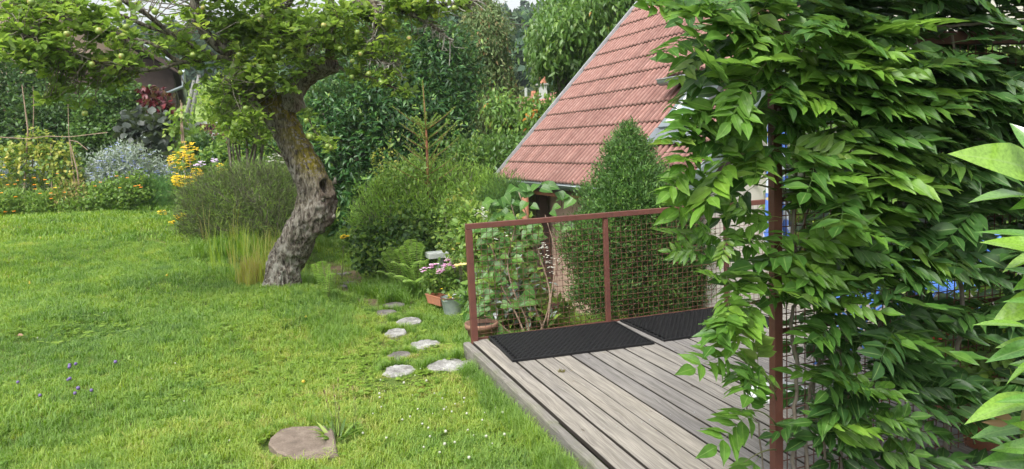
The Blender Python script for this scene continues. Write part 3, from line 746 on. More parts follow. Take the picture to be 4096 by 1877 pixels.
# roof window with lead apron
def roofpt(s_, t, u): return HP(s_*cs-u*sn, t, s_*sn+u*cs)
def rbox(b, s0, s1, t0, t1, u0, u1):
    V = [roofpt(s_, t, u) for u in (u0, u1) for t in (t0, t1) for s_ in (s0, s1)]
    return b.add(V, [(0, 1, 3, 2), (4, 6, 7, 5), (0, 4, 5, 1), (2, 3, 7, 6), (0, 2, 6, 4), (1, 5, 7, 3)])
t0, t1, s0, s1 = SKW; tm0 = t0-.02; tm1 = t1+.02
tw_ = max(.62, tm1-tm0); tm0 = (t0+t1)/2-tw_/2; tm1 = tm0+tw_
b = MB()
for q in ((s0-.02, s0+.06, tm0, tm1), (s1-.06, s1+.02, tm0, tm1), (s0+.06, s1-.06, tm0, tm0+.06), (s0+.06, s1-.06, tm1-.06, tm1)): rbox(b, *q, -.02, .085)
win = b.put('roof_window', M['zinc'], house)
b = MB(); rbox(b, s0+.062, s1-.062, tm0+.062, tm1-.062, .045, .055); b.put('pane', M['glass'], win)
b = MB()
for q in ((s0+.062, s0+.12, tm0+.062, tm1-.062), (s1-.12, s1-.062, tm0+.062, tm1-.062), (s0+.12, s1-.12, tm0+.062, tm0+.11), (s0+.12, s1-.12, tm1-.11, tm1-.062)): rbox(b, *q, .056, .075)
b.put('sash', M['white_frame'], win)
b = MB(); nn = 46; V = []; Fs = []
for i in range(nn+1):
    t = tm0-.10+(tw_+.2)*i/nn; e = .022*abs(math.sin(i*math.pi/4))**.6
    for s_, u in ((s0-.24+.012*math.sin(i), .006+e+.02), (s0-.11, .02+e*.8+.015), (s0, .055)): V.append(roofpt(s_, t, u))
for i in range(nn):
    for q in range(2): Fs.append((i*3+q, i*3+q+1, (i+1)*3+q+1, (i+1)*3+q))
b.add(V, Fs); b.put('lead_apron', M['lead'], win, True)
# shed dormer with its own gutter, half hidden by the climber
da, dt, dp = on_roof(2667, 312, .25); sD = da/cs
dorm = MB(); tA = dt; tB = TN_+.1; aD = da; zD = float((dp-HO)[2])
pitch2 = math.radians(33); Ld = 2.3
V = []
for a_, z_ in ((aD, zD), (aD+Ld*math.cos(pitch2), zD+Ld*math.sin(pitch2))):
    for t in (tA, tB): V += [HP(a_, t, z_), HP(a_, t, z_-.10)]
dorm.add(V, [(0, 2, 6, 4), (1, 5, 7, 3), (0, 4, 5, 1), (2, 3, 7, 6), (0, 1, 3, 2), (4, 6, 7, 5)])
dor = dorm.put('dormer', M['dark_wood'], house)
b = MB(); hbox(b, aD+.35, aD+.42, tB+.05, tA-.05, zD-.95, zD+.15); b.put('dormer_front', M['white_wall'], dor)
b = MB(); hbox(b, aD+.31, aD+.345, (tA+tB)/2-.35, (tA+tB)/2+.35, zD-.62, zD-.08); b.put('dormer_window', M['white_frame'], dor)
b = MB(); hbox(b, aD+.29, aD+.308, (tA+tB)/2-.29, (tA+tB)/2+.29, zD-.56, zD-.14); b.put('dormer_pane', M['glass'], dor)
b = MB(); R2 = Matrix.Rotation(0, 4, 'X'); sl2 = Vector(xh*math.cos(pitch2)+np.array([0, 0, math.sin(pitch2)])); n2_ = Vector(xd).cross(sl2)
if n2_.z < 0: n2_ = -n2_
Rm2 = Matrix(((xd.x, sl2.x, n2_.x), (xd.y, sl2.y, n2_.y), (xd.z, sl2.z, n2_.z))).to_4x4()
for row in range(6):
    for k in range(int(abs(tA-tB)/TW)):
        t_0 = tA-.02-k*TW if run < 0 else tB+.02+k*TW
        o_ = HP(aD+row*CRS*math.cos(pitch2)-.02, t_0, zD+row*CRS*math.sin(pitch2)+.03)
        MM = Matrix.Translation(Vector(o_)) @ Rm2 @ tilt; b.add([tuple(MM @ Vector(q)) for q in tv], tfc)
nd = len(b.v)//len(tv); put('dormer_tiles', new_mesh('dormer_tiles', b.v, b.f, M['tile'], {'lip': ('POINT', np.tile(t_lip, nd)), 'val': ('POINT', np.tile(t_val, nd))}), dor, 'stuff')
gutter('dormer_gutter', HP(aD-.06, tB-.02, zD-.02), HP(aD-.06, tA+.02, zD-.02), .075, dor)

# ================================================================== APPLE TREE
def bark_mat():
    m_, t, b, o = mat_base('apple_bark'); v = texco(t, 'Object')
    mp = t.nodes.new('ShaderNodeMapping'); mp.inputs['Scale'].default_value = (1, 1, .28); t.links.new(v, mp.inputs[0])
    n = noise(t, mp.outputs[0], 34, 6, .65, .6); n2 = noise(t, v, 7, 5, .6); n3 = noise(t, v, 22, 4, .6)
    c = ramp(t, n, [(.38, (.022, .017, .014)), (.49, (.105, .090, .072)), (.64, (.25, .232, .20))]).outputs[0]
    c = mix(t, ramp(t, n2, [(.54, (0, 0, 0)), (.64, (.65, .65, .65))]).outputs[0], c, (.25, .245, .215))
    c = mix(t, math_(t, 'MULTIPLY', ramp(t, n3, [(.52, (0, 0, 0)), (.6, (1, 1, 1))]).outputs[0], attr(t, 'pale')), c, (.29, .29, .25))
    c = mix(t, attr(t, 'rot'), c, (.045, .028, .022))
    mo = math_(t, 'MULTIPLY', attr(t, 'moss'), ramp(t, n3, [(.42, (0, 0, 0)), (.50, (1, 1, 1))]).outputs[0])
    c = mix(t, mo, c, ramp(t, n, [(.3, (.045, .045, .008)), (.7, (.20, .16, .02))]).outputs[0])
    t.links.new(c, b.inputs['Base Color']); b.inputs['Roughness'].default_value = .9; b.inputs['Specular IOR Level'].default_value = .2
    bump(t, b, n, 1., .02); return m_
M['bark'] = bark_mat()
AV = 9.5
base = G(1128, 1140)
# image column, row, depth, radius of the leaning trunk
TRK = [(1112, 1190, 9.45, .245), (1125, 1120, 9.45, .215), (1142, 1045, 9.45, .205), (1190, 955, 9.4, .205), (1243, 860, 9.35, .215), (1262, 790, 9.35, .205), (1250, 720, 9.35, .190),
      (1215, 655, 9.4, .185), (1178, 590, 9.45, .178), (1148, 520, 9.5, .175), (1120, 460, 9.5, .180), (1108, 410, 9.5, .195), (1112, 372, 9.5, .155)]
tp = smooth_path([[*P(a, b_, v), r*.96] for a, b_, v, r in TRK], 18)
def limb_arrays(path, n, seed, amp=.02, freq=9, holes=(), flatten=None):
    V = []; ref = None; Nrm = []
    for i in range(len(path)):
        p = path[i, :3]; t = unit(path[min(i+1, len(path)-1), :3]-path[max(i-1, 0), :3])
        if ref is None: ref = np.array([1, 0, 0.])
        a = unit(ref-t*(ref@t)); bb_ = np.cross(t, a); ref = a
        an = np.linspace(0, 2*np.pi, n, endpoint=False)
        d = a*np.cos(an)[:, None]+bb_*np.sin(an)[:, None]; V.append(p+d*path[i, 3]); Nrm.append(d)
    V = np.array(V); Nrm = np.array(Nrm); k = len(path); q = V.reshape(-1, 3); nn_ = Nrm.reshape(-1, 3)
    st = q*[1, 1, .35]
    disp = amp*((1-abs(2*fbm(st, freq, seed)-1)*1.0)-.75)*2+amp*1.6*(fbm(q, 3.2, seed+3)-.5)*2+amp*.5*(vnoise(st, 55, seed+7)-.5)
    q = q+nn_*disp[:, None]
    i0 = np.arange(k*n).reshape(k, n)
    F_ = np.stack([i0[:-1], np.roll(i0[:-1], -1, 1), np.roll(i0[1:], -1, 1), i0[1:]], -1).reshape(-1, 4)
    return q, nn_, F_, disp
q, nn_, F_, dsp = limb_arrays(tp, 150, 3, .034, 13)
moss = np.clip(nn_[:, 2]*1.3+.15, 0, 1)*np.clip((q[:, 2]-.95)/.5, 0, 1)+np.clip((q[:, 2]-2.05)/.3, 0, 1)*.75
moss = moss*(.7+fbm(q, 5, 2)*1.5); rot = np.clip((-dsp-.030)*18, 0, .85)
pale = np.clip(1.1-(q[:, 2]-.0)/.6, 0.1, 1)
# knotty burl with splintered rim, then the hollow above it
def bulge(q, c, r, h, sd=1, f=16):
    d = np.linalg.norm(q-c, axis=1); w_ = np.clip(1-d/r, 0, 1)**.7
    return w_, w_*h*(.45+1.1*fbm(q, f, sd))
for (bx, by, r_, h_) in ((1322, 860, .30, .085), (1325, 790, .24, .075), (1290, 935, .18, .05), (1330, 880, .12, .05)):
    c = P(bx, by, 9.24); w_, dd = bulge(q, c, r_, h_, 11); q = q+nn_*dd[:, None]; rot = np.maximum(rot, w_*np.clip((fbm(q, 14, 5)-.42)*5, 0, .9))
hc_ = P(1306, 735, 9.17); tdir = unit(tp[105, :3]-tp[90, :3])
rel = q-hc_; dax = np.abs(rel@tdir); dl = np.linalg.norm(rel-np.outer(rel@tdir, tdir), axis=1); dd = np.sqrt((dl/.085)**2+(dax/.125)**2)
rim = np.exp(-((dd-1.25)/.3)**2); hole = np.clip(1.05-dd, 0, 1)
q = q+nn_*(rim*.035*(.5+fbm(q, 20, 4)))[:, None]-nn_*(np.minimum(hole*5, 1)*.16)[:, None]+np.array([0, .05, 0])*np.minimum(hole*5, 1)[:, None]
rot = np.maximum(rot, np.clip(hole*4, 0, 1)); rot = np.maximum(rot, rim*.55)
# root flare
fl = np.clip(1-(q[:, 2]-base[2])/.35, 0, 1)**2; q = q+nn_*[1, 1, 0]*(fl*.05*(.3+1.4*fbm(q, 4, 9)))[:, None]
apple = thing('apple_tree', 'old leaning apple tree with hollow mossy trunk and green apples', 'tree', base)
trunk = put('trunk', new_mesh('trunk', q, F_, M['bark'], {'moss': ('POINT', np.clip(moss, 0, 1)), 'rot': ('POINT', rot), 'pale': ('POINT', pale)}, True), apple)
def limb(pts, r0, r1, n=22, amp=.012, freq=14, name='branch', seed=5, mo=.35, closed=False, sub=6):
    rr = np.linspace(r0, r1, len(pts)); path = smooth_path([[*P(a, b_, v), r] for (a, b_, v), r in zip(pts, rr)], sub)
    if closed: path[-1, 3] *= .8; e = path[-1].copy(); e[:3] += unit(path[-1, :3]-path[-2, :3])*.012; e[3] = .01; path = np.vstack([path, e])
    q, nn__, F_, dsp = limb_arrays(path, n, seed, amp, freq)
    ms = np.clip(nn__[:, 2]+.2, 0, 1)*mo*(.3+1.4*fbm(q, 5, seed))
    put(name, new_mesh(name, q, F_, M['bark'], {'moss': ('POINT', ms), 'rot': ('POINT', np.clip(.35+(-dsp-.004)*30, 0, .75)), 'pale': ('POINT', np.full(len(q), .3))}, True), apple)
    return path
LP_ = []
LP_.append(limb([(1095, 470, 9.5), (1050, 420, 9.45), (1010, 345, 9.4), (965, 285, 9.3), (925, 225, 9.2), (860, 175, 9.1), (805, 110, 9.0), (782, 40, 9.0), (775, -60, 9.0)], .085, .045, 26))
LP_.append(limb([(935, 235, 9.2), (880, 232, 9.0), (800, 200, 8.8), (700, 150, 8.5), (600, 110, 8.3), (480, 60, 8.1)], .038, .012, 16))
LP_.append(limb([(1150, 430, 9.5), (1185, 350, 9.45), (1235, 300, 9.4), (1290, 268, 9.35), (1342, 252, 9.3)], .135, .105, 40, .02, 9, 'sawn_limb', 8, .55, True))
LP_.append(limb([(1318, 262, 9.35), (1322, 170, 9.35), (1318, 80, 9.3), (1325, 0, 9.3), (1330, -90, 9.3)], .06, .045, 20))
LP_.append(limb([(1092, 410, 9.5), (1080, 320, 9.6), (1062, 240, 9.7), (1050, 120, 9.8), (1060, 0, 9.9), (1040, -100, 10)], .055, .03, 16))
LP_.append(limb([(1100, 220, 9.4), (1110, 160, 9.3), (1140, 60, 9.2), (1180, -20, 9.1)], .03, .018, 12))
LP_.append(limb([(1345, 262, 9.3), (1400, 290, 9.2), (1480, 310, 9.1), (1560, 345, 9.0), (1630, 366, 9.)], .022, .006, 10, .004, 20, sub=4))
LP_.append(limb([(1325, 60, 9.3), (1400, 20, 9.2), (1480, 10, 9.1), (1600, 40, 9.0), (1700, 85, 9.0), (1760, 125, 9.), (1810, 170, 9.)], .045, .008, 12, .010, 30, sub=5))
LP_.append(limb([(1540, 25, 9.1), (1620, 0, 9.), (1740, 20, 9.), (1860, 10, 9.), (1920, 0, 9.)], .03, .008, 12, .008, 30, sub=5))
LP_.append(limb([(1500, 15, 9.1), (1505, 70, 9.), (1495, 150, 9.), (1480, 210, 9.), (1530, 250, 8.95), (1600, 255, 8.9)], .035, .008, 12, .012, 34, sub=5))
LP_.append(limb([(1185, 245, 9.4), (1215, 205, 9.3), (1260, 165, 9.2), (1290, 130, 9.1), (1360, 95, 9.)], .03, .01, 12))
LP_.append(limb([(1090, 470, 9.3), (1010, 400, 9.0), (930, 340, 8.8), (890, 310, 8.7)], .018, .006, 8, .003, sub=4))
LP_.append(limb([(1150, 640, 9.25), (1085, 590, 9.1), (1030, 555, 8.9)], .014, .004, 8, .002, sub=4))
LP_.append(limb([(1205, 395, 9.4), (1225, 440, 9.2), (1250, 510, 9.), (1290, 560, 8.95), (1335, 595, 8.9)], .011, .004, 8, .002, sub=4))
LP_.append(limb([(720, 250, 8.5), (600, 280, 8.1), (440, 262, 7.8), (300, 215, 7.6), (170, 170, 7.5), (80, 120, 7.4)], .019, .006, 12, .006, sub=5))
LP_.append(limb([(860, 230, 9.), (720, 250, 8.5), (640, 190, 8.3), (520, 150, 8.2), (380, 110, 8.), (200, 60, 7.8), (60, 30, 7.8)], .028, .008, 14, .008, sub=5))
LP_.append(limb([(700, 150, 8.5), (560, 40, 8.2), (420, -20, 8.), (250, 10, 7.8), (100, -30, 7.8)], .03, .010, 12, .006, sub=5))
LP_.append(limb([(760, 215, 8.9), (715, 250, 8.6), (722, 300, 8.6), (745, 345, 8.55)], .010, .004, 8, .002, sub=4))
# crown: twigs, leaf rosettes, apples.  Each row: column, row, half width, half height, depth, half depth
CL = px_lumps([(150, 60, 260, 110, 7.9, .7), (420, 130, 240, 120, 8.1, .8), (640, 110, 200, 90, 8.4, .8), (820, 190, 170, 105, 9.0, .7), (960, 130, 200, 170, 9.4, .9), (1080, 240, 140, 130, 9.1, .5),
                (1180, 110, 190, 130, 9.3, .9), (1330, 120, 170, 110, 9.2, .7), (1010, 330, 120, 90, 9.0, .4), (900, 340, 85, 55, 9.3, .35), (470, 260, 110, 55, 8.1, .4), (330, 250, 190, 70, 7.8, .5), (130, 180, 160, 90, 7.6, .5),
                (1480, 60, 150, 80, 9.1, .5), (1620, 20, 220, 60, 9.0, .5), (900, -70, 560, 60, 9.2, 1.2)])
SPR = px_lumps([(60, 120, 100, 40, 7.5, .2), (250, 330, 70, 60, 7.8, .2), (210, 395, 60, 40, 7.8, .15), (350, 430, 60, 30, 7.9, .12), (180, 250, 120, 50, 7.6, .3), 
                (1440, 200, 90, 70, 9.1, .3), (1560, 290, 80, 50, 9.0, .25), (1440, 300, 70, 35, 9.1, .2), (1620, 372, 40, 25, 9., .12), (1540, 330, 60, 30, 9., .15), (1570, 190, 90, 60, 9., .3), (1700, 50, 90, 50, 9., .2), (1830, 30, 90, 35, 9., .2), (1230, 250, 60, 40, 8.9, .15), (1140, 340, 60, 45, 8.95, .15), (1190, 300, 40, 30, 8.95, .1),
                (1050, 545, 40, 45, 8.9, .15), (1010, 470, 70, 50, 8.8, .2), (920, 460, 60, 35, 9., .2), (1230, 455, 22, 30, 9., .1), (1262, 530, 30, 35, 9., .1), (1305, 575, 38, 32, 8.9, .1), (1328, 600, 25, 20, 8.9, .08), (960, 390, 80, 50, 9., .3), (745, 345, 22, 18, 8.55, .06), (700, 265, 30, 15, 8.6, .08), (380, 330, 60, 60, 7.9, .2), (480, 330, 40, 40, 8., .15)])
def rosettes(lumps, n, per, size, T, mat, name, par, shell=.05, nup=1.0, low=None, sp=.045, minv=None, gapk=0):
    c, d = lump_points(lumps, n, shell, .25, 4, low=low)
    if gapk: 
        g = fbm(c, 2.6, 31); c = c[g > gapk]; d = d[g > gapk]
    m_ = len(c); pos = np.repeat(c, per, 0); an = rng.random((m_, 1))*6.28+np.arange(per)*2.4; an = an.ravel()
    el = rng.random(m_*per)*.9-.15
    ax = np.stack([np.cos(an)*np.cos(el), np.sin(an)*np.cos(el), np.sin(el)], 1)+np.repeat(rng.normal(size=(m_, 3))*.35, per, 0)
    pos = pos+unit(ax)*sp*.4+rng.normal(size=pos.shape)*.015
    nm = np.array([0, 0, 1.])*nup+rng.normal(size=pos.shape)*.45
    tt = np.clip(np.repeat(rng.random(m_)**1.5*.7, per)+rng.random(m_*per)*.35, 0, 1)
    leaves(name, pos, ax, nm, size*(.7+.6*rng.random(m_*per)), T, mat, par, tt); return c
TAP = T_leaf(.30, .16, .14, 3)
c1 = rosettes(CL, 5200, 7, .082, TAP, M['apple_leaf'], 'crown', apple, gapk=.46)
c2 = rosettes(SPR, 520, 6, .078, TAP, M['apple_leaf'], 'crown', apple)
allp = np.vstack([p_[:, :3] for p_ in LP_])
b = MB(); cc = np.vstack([c1[rng.choice(len(c1), 1500, replace=False)], c2])
for c in cc:
    dd = np.linalg.norm(allp-c, axis=1); k = np.argmin(dd+rng.random(len(dd))*.25); s_ = allp[k]; L = dd[k]
    if L > 1.5: s_ = c+(s_-c)*.5/L*1.0; L = .5
    mid = (s_+c)/2+rng.normal(size=3)*.12*L+np.array([0, 0, .05*L]); r_ = .003+.004*L
    b.tube([s_, s_*.4+mid*.6+rng.normal(size=3)*.02, mid*.5+c*.5+rng.normal(size=3)*.02, c], [r_, r_*.8, r_*.6, .002], 4, False)
b.put('twigs', M['twig'], apple, True, 'stuff')
# crusty lichen-covered spurs on the upper right branches
b = MB()
for p_ in (LP_[7], LP_[8], LP_[9]):
    for k in range(85):
        i = rng.integers(1, len(p_)-1); s_ = p_[i, :3]; e = s_+rng.normal(size=3)*[.07, .05, .07]+[0, 0, -.03]; e2 = e+rng.normal(size=3)*.05
        b.tube([s_, e, e2], [.009, .007, .004], 4, False)
b.put('lichen_spurs', plain('lichen_spur', (.10, .09, .07), .9, (.34, .34, .29), 25), apple, True, 'stuff')
def apple_mat():
    m_, t, b, o = mat_base('apple_skin'); v = texco(t, 'Object', rnd=True); n = noise(t, v, 14, 2)
    c = ramp(t, n, [(.45, (.17, .25, .05)), (.62, (.23, .26, .06)), (.75, (.38, .19, .07))]).outputs[0]
    t.links.new(c, b.inputs['Base Color']); b.inputs['Roughness'].default_value = .35; return m_
M['apple'] = apple_mat()
ab = MB().lathe((0, 0, 0), [(0, .022), (.008, .030), (.022, .033), (.033, .018), (.036, 0), (.030, -.018), (.018, -.030), (.008, -.031), (0, -.026)], 12)
ame = ab.mesh('apple', M['apple'], True)
for a_, b_, v in [(620, 48, 7.7), (505, 109, 7.6), (395, 125, 7.5), (268, 137, 7.2), (125, 10, 7.2), (474, 12, 7.5), (486, 226, 7.6), (772, 221, 8.3), (955, 220, 8.7), (1098, 228, 8.7), (1295, 103, 8.5), (1040, 80, 8.6), (1360, 195, 8.7), (1410, 245, 8.8), (1430, 131, 8.7),
                  (1443, 217, 8.8), (1408, 309, 8.9), (1475, 296, 8.85), (1525, 330, 8.85), (1578, 86, 8.8), (1637, 155, 8.8), (1225, 484, 8.85), (1240, 548, 8.8), (1250, 553, 8.85), (1310, 585, 8.8), (1320, 592, 8.82), (983, 434, 8.6), (1045, 475, 8.7), (995, 486, 8.65), (340, 455, 7.7), (813, 32, 8.3), (1062, 30, 8.8), (1817, 33, 8.8), (722, 291, 8.4), (368, 258, 7.5), (1150, 92, 8.8), (480, 250, 7.7)]:
    o = put('apple', ame, apple); o.matrix_basis = Matrix.Translation(Vector(P(a_, b_, v+.02))) @ Matrix.Rotation(rng.normal()*.3, 4, 'X') @ Matrix.Scale(.72+.25*rng.random(), 4)
b = MB()
for a_, b_, h_ in ((1338, 735, .06), (1290, 800, .03), (1335, 870, .03)):
    p = P(a_, b_, 9.15); b.tube([p, p+[.01, -.01, h_*.6], p+[.015, -.01, h_*1.4]], [.03, .02, .002], 6)
b.put('bark_splinter', M['bark'], apple, True, 'stuff')

# ================================================================== TREES AND SHRUBS
def shrub(name, label, cat, rows, n, per, T, size, mat, base_px=None, group=None, stem=8, stem_r=.012, mat2=None, frac2=0, size2=None, T2_=None, pname='foliage', stem_mat=None, **kw):
    L = px_lumps(rows)
    if base_px is None:
        l = min(L, key=lambda q: q[2]); bx, by = l[0], l[1]; bs = np.array([bx, by, float(ground(bx, by))])
    else: bs = GV(*base_px)
    t_ = thing(name, label, cat, bs, group)
    lo = bs[2]-.05
    foliage(pname, L, int(n*(1-frac2)), per, T, size, mat, t_, low=lo, **kw)
    if mat2: foliage(pname, L, int(n*frac2), per, T2_ or T, size2 or size, mat2, t_, low=lo, **{**kw, 'seed': kw.get('seed', 1)})
    if stem: bush_stems(t_, bs, L, stem, stem_r, stem_mat)
    return t_, L, bs
TLAU = T_leaf(.17, .14, .22, 3)
shrub('cherry_laurel', 'huge dark green glossy laurel behind the apple trunk', 'shrub', [(1385, 610, 190, 270, 15.3, 1.3), (1600, 480, 270, 300, 15.8, 1.8), (1740, 300, 180, 220, 16.3, 1.2), (1500, 250, 170, 150, 16.3, 1.2), (1770, 560, 130, 200, 15.3, 1), (1340, 780, 120, 140, 14.8, .8), (1520, 760, 220, 140, 15, 1.1), (1280, 480, 90, 140, 15.4, .8), (1650, 160, 140, 100, 16.5, .9), (1560, 620, 330, 330, 17., .9)],
      9200, 7, TLAU, .130, M['laurel'], (1500, 15.6), spread=.10, shell=.5, rough=.22, up=.25, droop=.12, nup=.8, stem=14, stem_r=.05)
shrub('laurel_seedling', 'small upright laurel shoots on the grass left of the round path bush', 'shrub', [(1440, 800, 60, 90, 14, .35), (1385, 880, 45, 60, 13.7, .3)], 130, 6, TLAU, .15, M['laurel'], (1430, 13.8), spread=.07, nup=.8, stem=6, tintbias=.15)
shrub('ailing_conifer', 'thin conifer with browning hanging sprays between laurel and cherry tree', 'tree', [(1950, 170, 70, 130, 20, 1.), (1975, 380, 75, 170, 20, 1.), (1915, 300, 80, 180, 20.3, 1.), (2000, 540, 60, 80, 20, .8), (1920, 70, 50, 90, 20.5, .8)], 5200, 7, TL, .105, M['bronze'], (1985, 20), spread=.12, shell=.9, droop=.9, up=0, stem=20, stem_r=.05, nup=.2)
TCH = T_leaf(.17, .12, .3, 3)
shrub('cherry_tree', 'leafy cherry tree with narrow drooping leaves behind the left edge of the tiled roof', 'tree', [(2250, 135, 120, 95, 17, 1.2), (2400, 70, 190, 150, 17.5, 1.5), (2340, 260, 120, 120, 17.2, 1.), (2215, 215, 85, 75, 16.8, .8), (2480, 250, 200, 200, 18, 1.3), (2500, -130, 190, 130, 17.5, 1.5)], 5200, 7, TCH, .145, M['cherry'], (2420, 17.6), spread=.13, shell=.7, rough=.35, droop=.9, up=.1, nup=.4, stem=24, stem_r=.08)
shrub('cherry_sapling', 'low drooping young tree at the foot of the roof verge below the far chimney', 'tree', [(2120, 470, 110, 60, 14.6, .5), (2070, 560, 80, 80, 14.4, .5), (2000, 440, 60, 60, 14.6, .4), (2190, 450, 50, 50, 14.6, .3), (2140, 560, 70, 60, 14.5, .4)], 620, 7, TCH, .125, M['cherry'], (2060, 14.6), spread=.1, droop=.7, nup=.5, stem=12, tintbias=.12)
shrub('dense_shrub', 'broad mid green shrub between the laurel and the roof corner', 'shrub', [(1990, 650, 130, 90, 13.6, .7), (2090, 640, 90, 70, 13.4, .5), (1890, 640, 90, 70, 13.8, .5), (2050, 730, 100, 90, 13.2, .5)], 1500, 7, T2, .085, M['ivy'], (2000, 13.6), spread=.08, nup=.9, up=.5, stem=10)
# fine-leaved bush right of the path
TBR = T_leaf(.035, .05, .05, 1)
shrub('fine_leaved_bush', 'rounded bright green bush of fine upright shoots right of the path', 'shrub', [(1560, 860, 130, 140, 11.8, .7), (1680, 790, 130, 130, 12.2, .7), (1830, 780, 140, 110, 12.2, .8), (1720, 880, 180, 130, 11.8, .8), (1960, 790, 90, 80, 12, .5), (1480, 900, 60, 90, 11.6, .4)],
      6000, 7, T_leaf(.075, .05, .05, 1), .10, M['broom_light'], (1700, 12), spread=.08, up=.75, out=.6, jit=.6, shell=.75, rough=.42, mat2=M['broom'], frac2=.16, stem=16)
shrub('leafy_shoots', 'fresh green leafy shoots growing through the left flank of the round path bush', 'shrub', [(1530, 830, 90, 120, 11.4, .4), (1600, 740, 80, 80, 11.7, .4), (1500, 930, 60, 80, 11.2, .3), (1680, 700, 60, 70, 11.8, .3), (1620, 900, 90, 60, 11.2, .3)], 420, 5, TB, .065, M['light'], (1560, 11.5), spread=.06, nup=.8, up=.4, shell=.9, gap=.5, stem=14, stem_r=.006)
shrub('ivy_mound', 'low mound of small ivy leaves under the fine-leaved bush', 'shrub', [(1500, 970, 80, 90, 11.2, .4), (1580, 1000, 100, 80, 11.0, .4), (1690, 980, 100, 90, 11., .4), (1640, 900, 130, 80, 11.4, .5), (1480, 1030, 60, 50, 11.3, .3)], 1500, 6, TR, .062, M['hedge'], (1560, 11.3), spread=.06, nup=.6, mat2=M['light'], frac2=.4, stem=6)
shrub('dark_cypress', 'dark feathery conifer under the roof corner left of the wall post', 'shrub', [(2010, 830, 80, 110, 11.3, .45), (2060, 790, 50, 70, 11.2, .3), (1940, 870, 90, 90, 11.4, .45), (2030, 930, 70, 70, 11.2, .35)], 2000, 6, TBR, .10, M['thuja'], (2000, 11.3), spread=.06, up=.5, stem=8)
# dark broom behind the apple trunk
tb_, LB, _b = shrub('broom_bush', 'dark wiry broom bush with black seed pods left of the apple trunk', 'shrub', [(900, 810, 150, 110, 12.6, .7), (1030, 790, 150, 115, 12.7, .7), (1100, 860, 110, 100, 12.4, .5), (820, 870, 90, 70, 12.5, .5), (960, 900, 160, 60, 12.4, .6), (980, 730, 120, 60, 12.9, .6), (1130, 730, 80, 70, 12.8, .4)],
      5600, 7, T_leaf(.028, .05, .05, 1), .12, M['broom'], (1080, 12.5), spread=.07, up=.55, out=.6, jit=.5, shell=.85, mat2=M['broom_light'], frac2=.22, stem=26, stem_r=.018, rough=.3)
foliage('seed_pods', LB[:5], 900, 3, T_leaf(.14, 0, .1, 1), .045, plain('seed_pod', (.012, .011, .012), .6), tb_, spread=.07, shell=.4, up=.2)
# hedge and trees at the back left
shrub('hazel_hedge', 'tall dark leafy hedge at the far left behind the flower bed', 'hedge', [(60, 470, 190, 260, 21, 1.4), (-200, 450, 200, 300, 21, 1.4), (230, 520, 170, 200, 20.6, 1.3), (380, 560, 150, 160, 20.4, 1.), (100, 700, 220, 140, 20.3, .9), (330, 700, 200, 130, 20.2, .9), (60, 320, 130, 90, 21, 1)], 6200, 7, T2, .12, M['hedge'], (150, 20.8), spread=.14, shell=.4, rough=.3, nup=.9, stem=10, stem_r=.04)
shrub('arching_shrub', 'dense shrub of small round leaves hanging before the dark eaves', 'shrub', [(470, 440, 130, 130, 19.8, .8), (520, 540, 100, 110, 19.6, .8), (420, 560, 110, 110, 19.7, .7), (560, 620, 80, 60, 19.5, .5)], 3400, 7, TR, .085, M['ivy'], (480, 19.7), spread=.10, nup=1., up=.2, droop=.2, stem=10, stem_r=.03, tintbias=-.08)
shrub('purple_smoke_bush', 'wine red leaved bush in front of the brown gable', 'shrub', [(635, 430, 35, 45, 19.3, .3), (655, 490, 40, 40, 19.2, .3), (610, 400, 30, 30, 19.3, .2), (625, 470, 25, 50, 19.3, .2)], 160, 6, TR, .15, M['purple'], (640, 19.3), spread=.1, nup=.5, stem=6)
shrub('dusky_hydrangea', 'dark bush of large grey-purple leaves left of the yellow daisies', 'shrub', [(600, 560, 70, 60, 18.4, .4), (640, 620, 80, 60, 18.2, .4), (560, 510, 50, 45, 18.6, .3), (660, 520, 35, 50, 18.4, .3)], 240, 5, T_leaf(.42, .1, .15, 3), .20, M['dusk_leaf'], (620, 18.3), spread=.12, nup=.9, stem=8)
shrub('garden_bush', 'bright green leafy bush behind the broom, left of the trunk', 'shrub', [(950, 640, 120, 60, 17.5, .6), (1060, 620, 100, 55, 17.5, .6), (1150, 640, 90, 70, 17.2, .6), (870, 680, 70, 50, 17.2, .4), (1010, 700, 150, 50, 16.8, .6), (1100, 580, 60, 40, 17.8, .4)], 2000, 6, TB, .11, M['light'], (1020, 17.3), spread=.09, nup=.9, mat2=M['laurel'], frac2=.3, stem=8)
shrub('dark_border_shrub', 'small dark green shrub between the yellow daisies and the rusty screens', 'shrub', [(815, 620, 60, 60, 18, .4), (770, 660, 60, 60, 17.8, .4), (840, 590, 50, 40, 18.2, .3)], 520, 6, T2, .10, M['hedge'], (800, 18), spread=.08, stem=6)
shrub('light_juniper', 'small pale feathery conifer left of the rusty screens', 'shrub', [(770, 560, 40, 45, 19.5, .3), (750, 600, 40, 40, 19.3, .3)], 380, 6, TBR, .16, M['broom_light'], (765, 19.4), spread=.07, up=1, stem=4)
shrub('back_fruit_tree', 'small leafy tree behind the apple tree above the rusty screens', 'tree', [(930, 420, 120, 90, 14.5, .7), (1010, 480, 80, 70, 14.3, .5), (960, 500, 70, 50, 14.2, .4), (1040, 400, 60, 80, 14.4, .4)], 950, 6, T2, .085, M['apple_leaf'], (985, 14.4), spread=.1, nup=.9, stem=14, stem_r=.03)
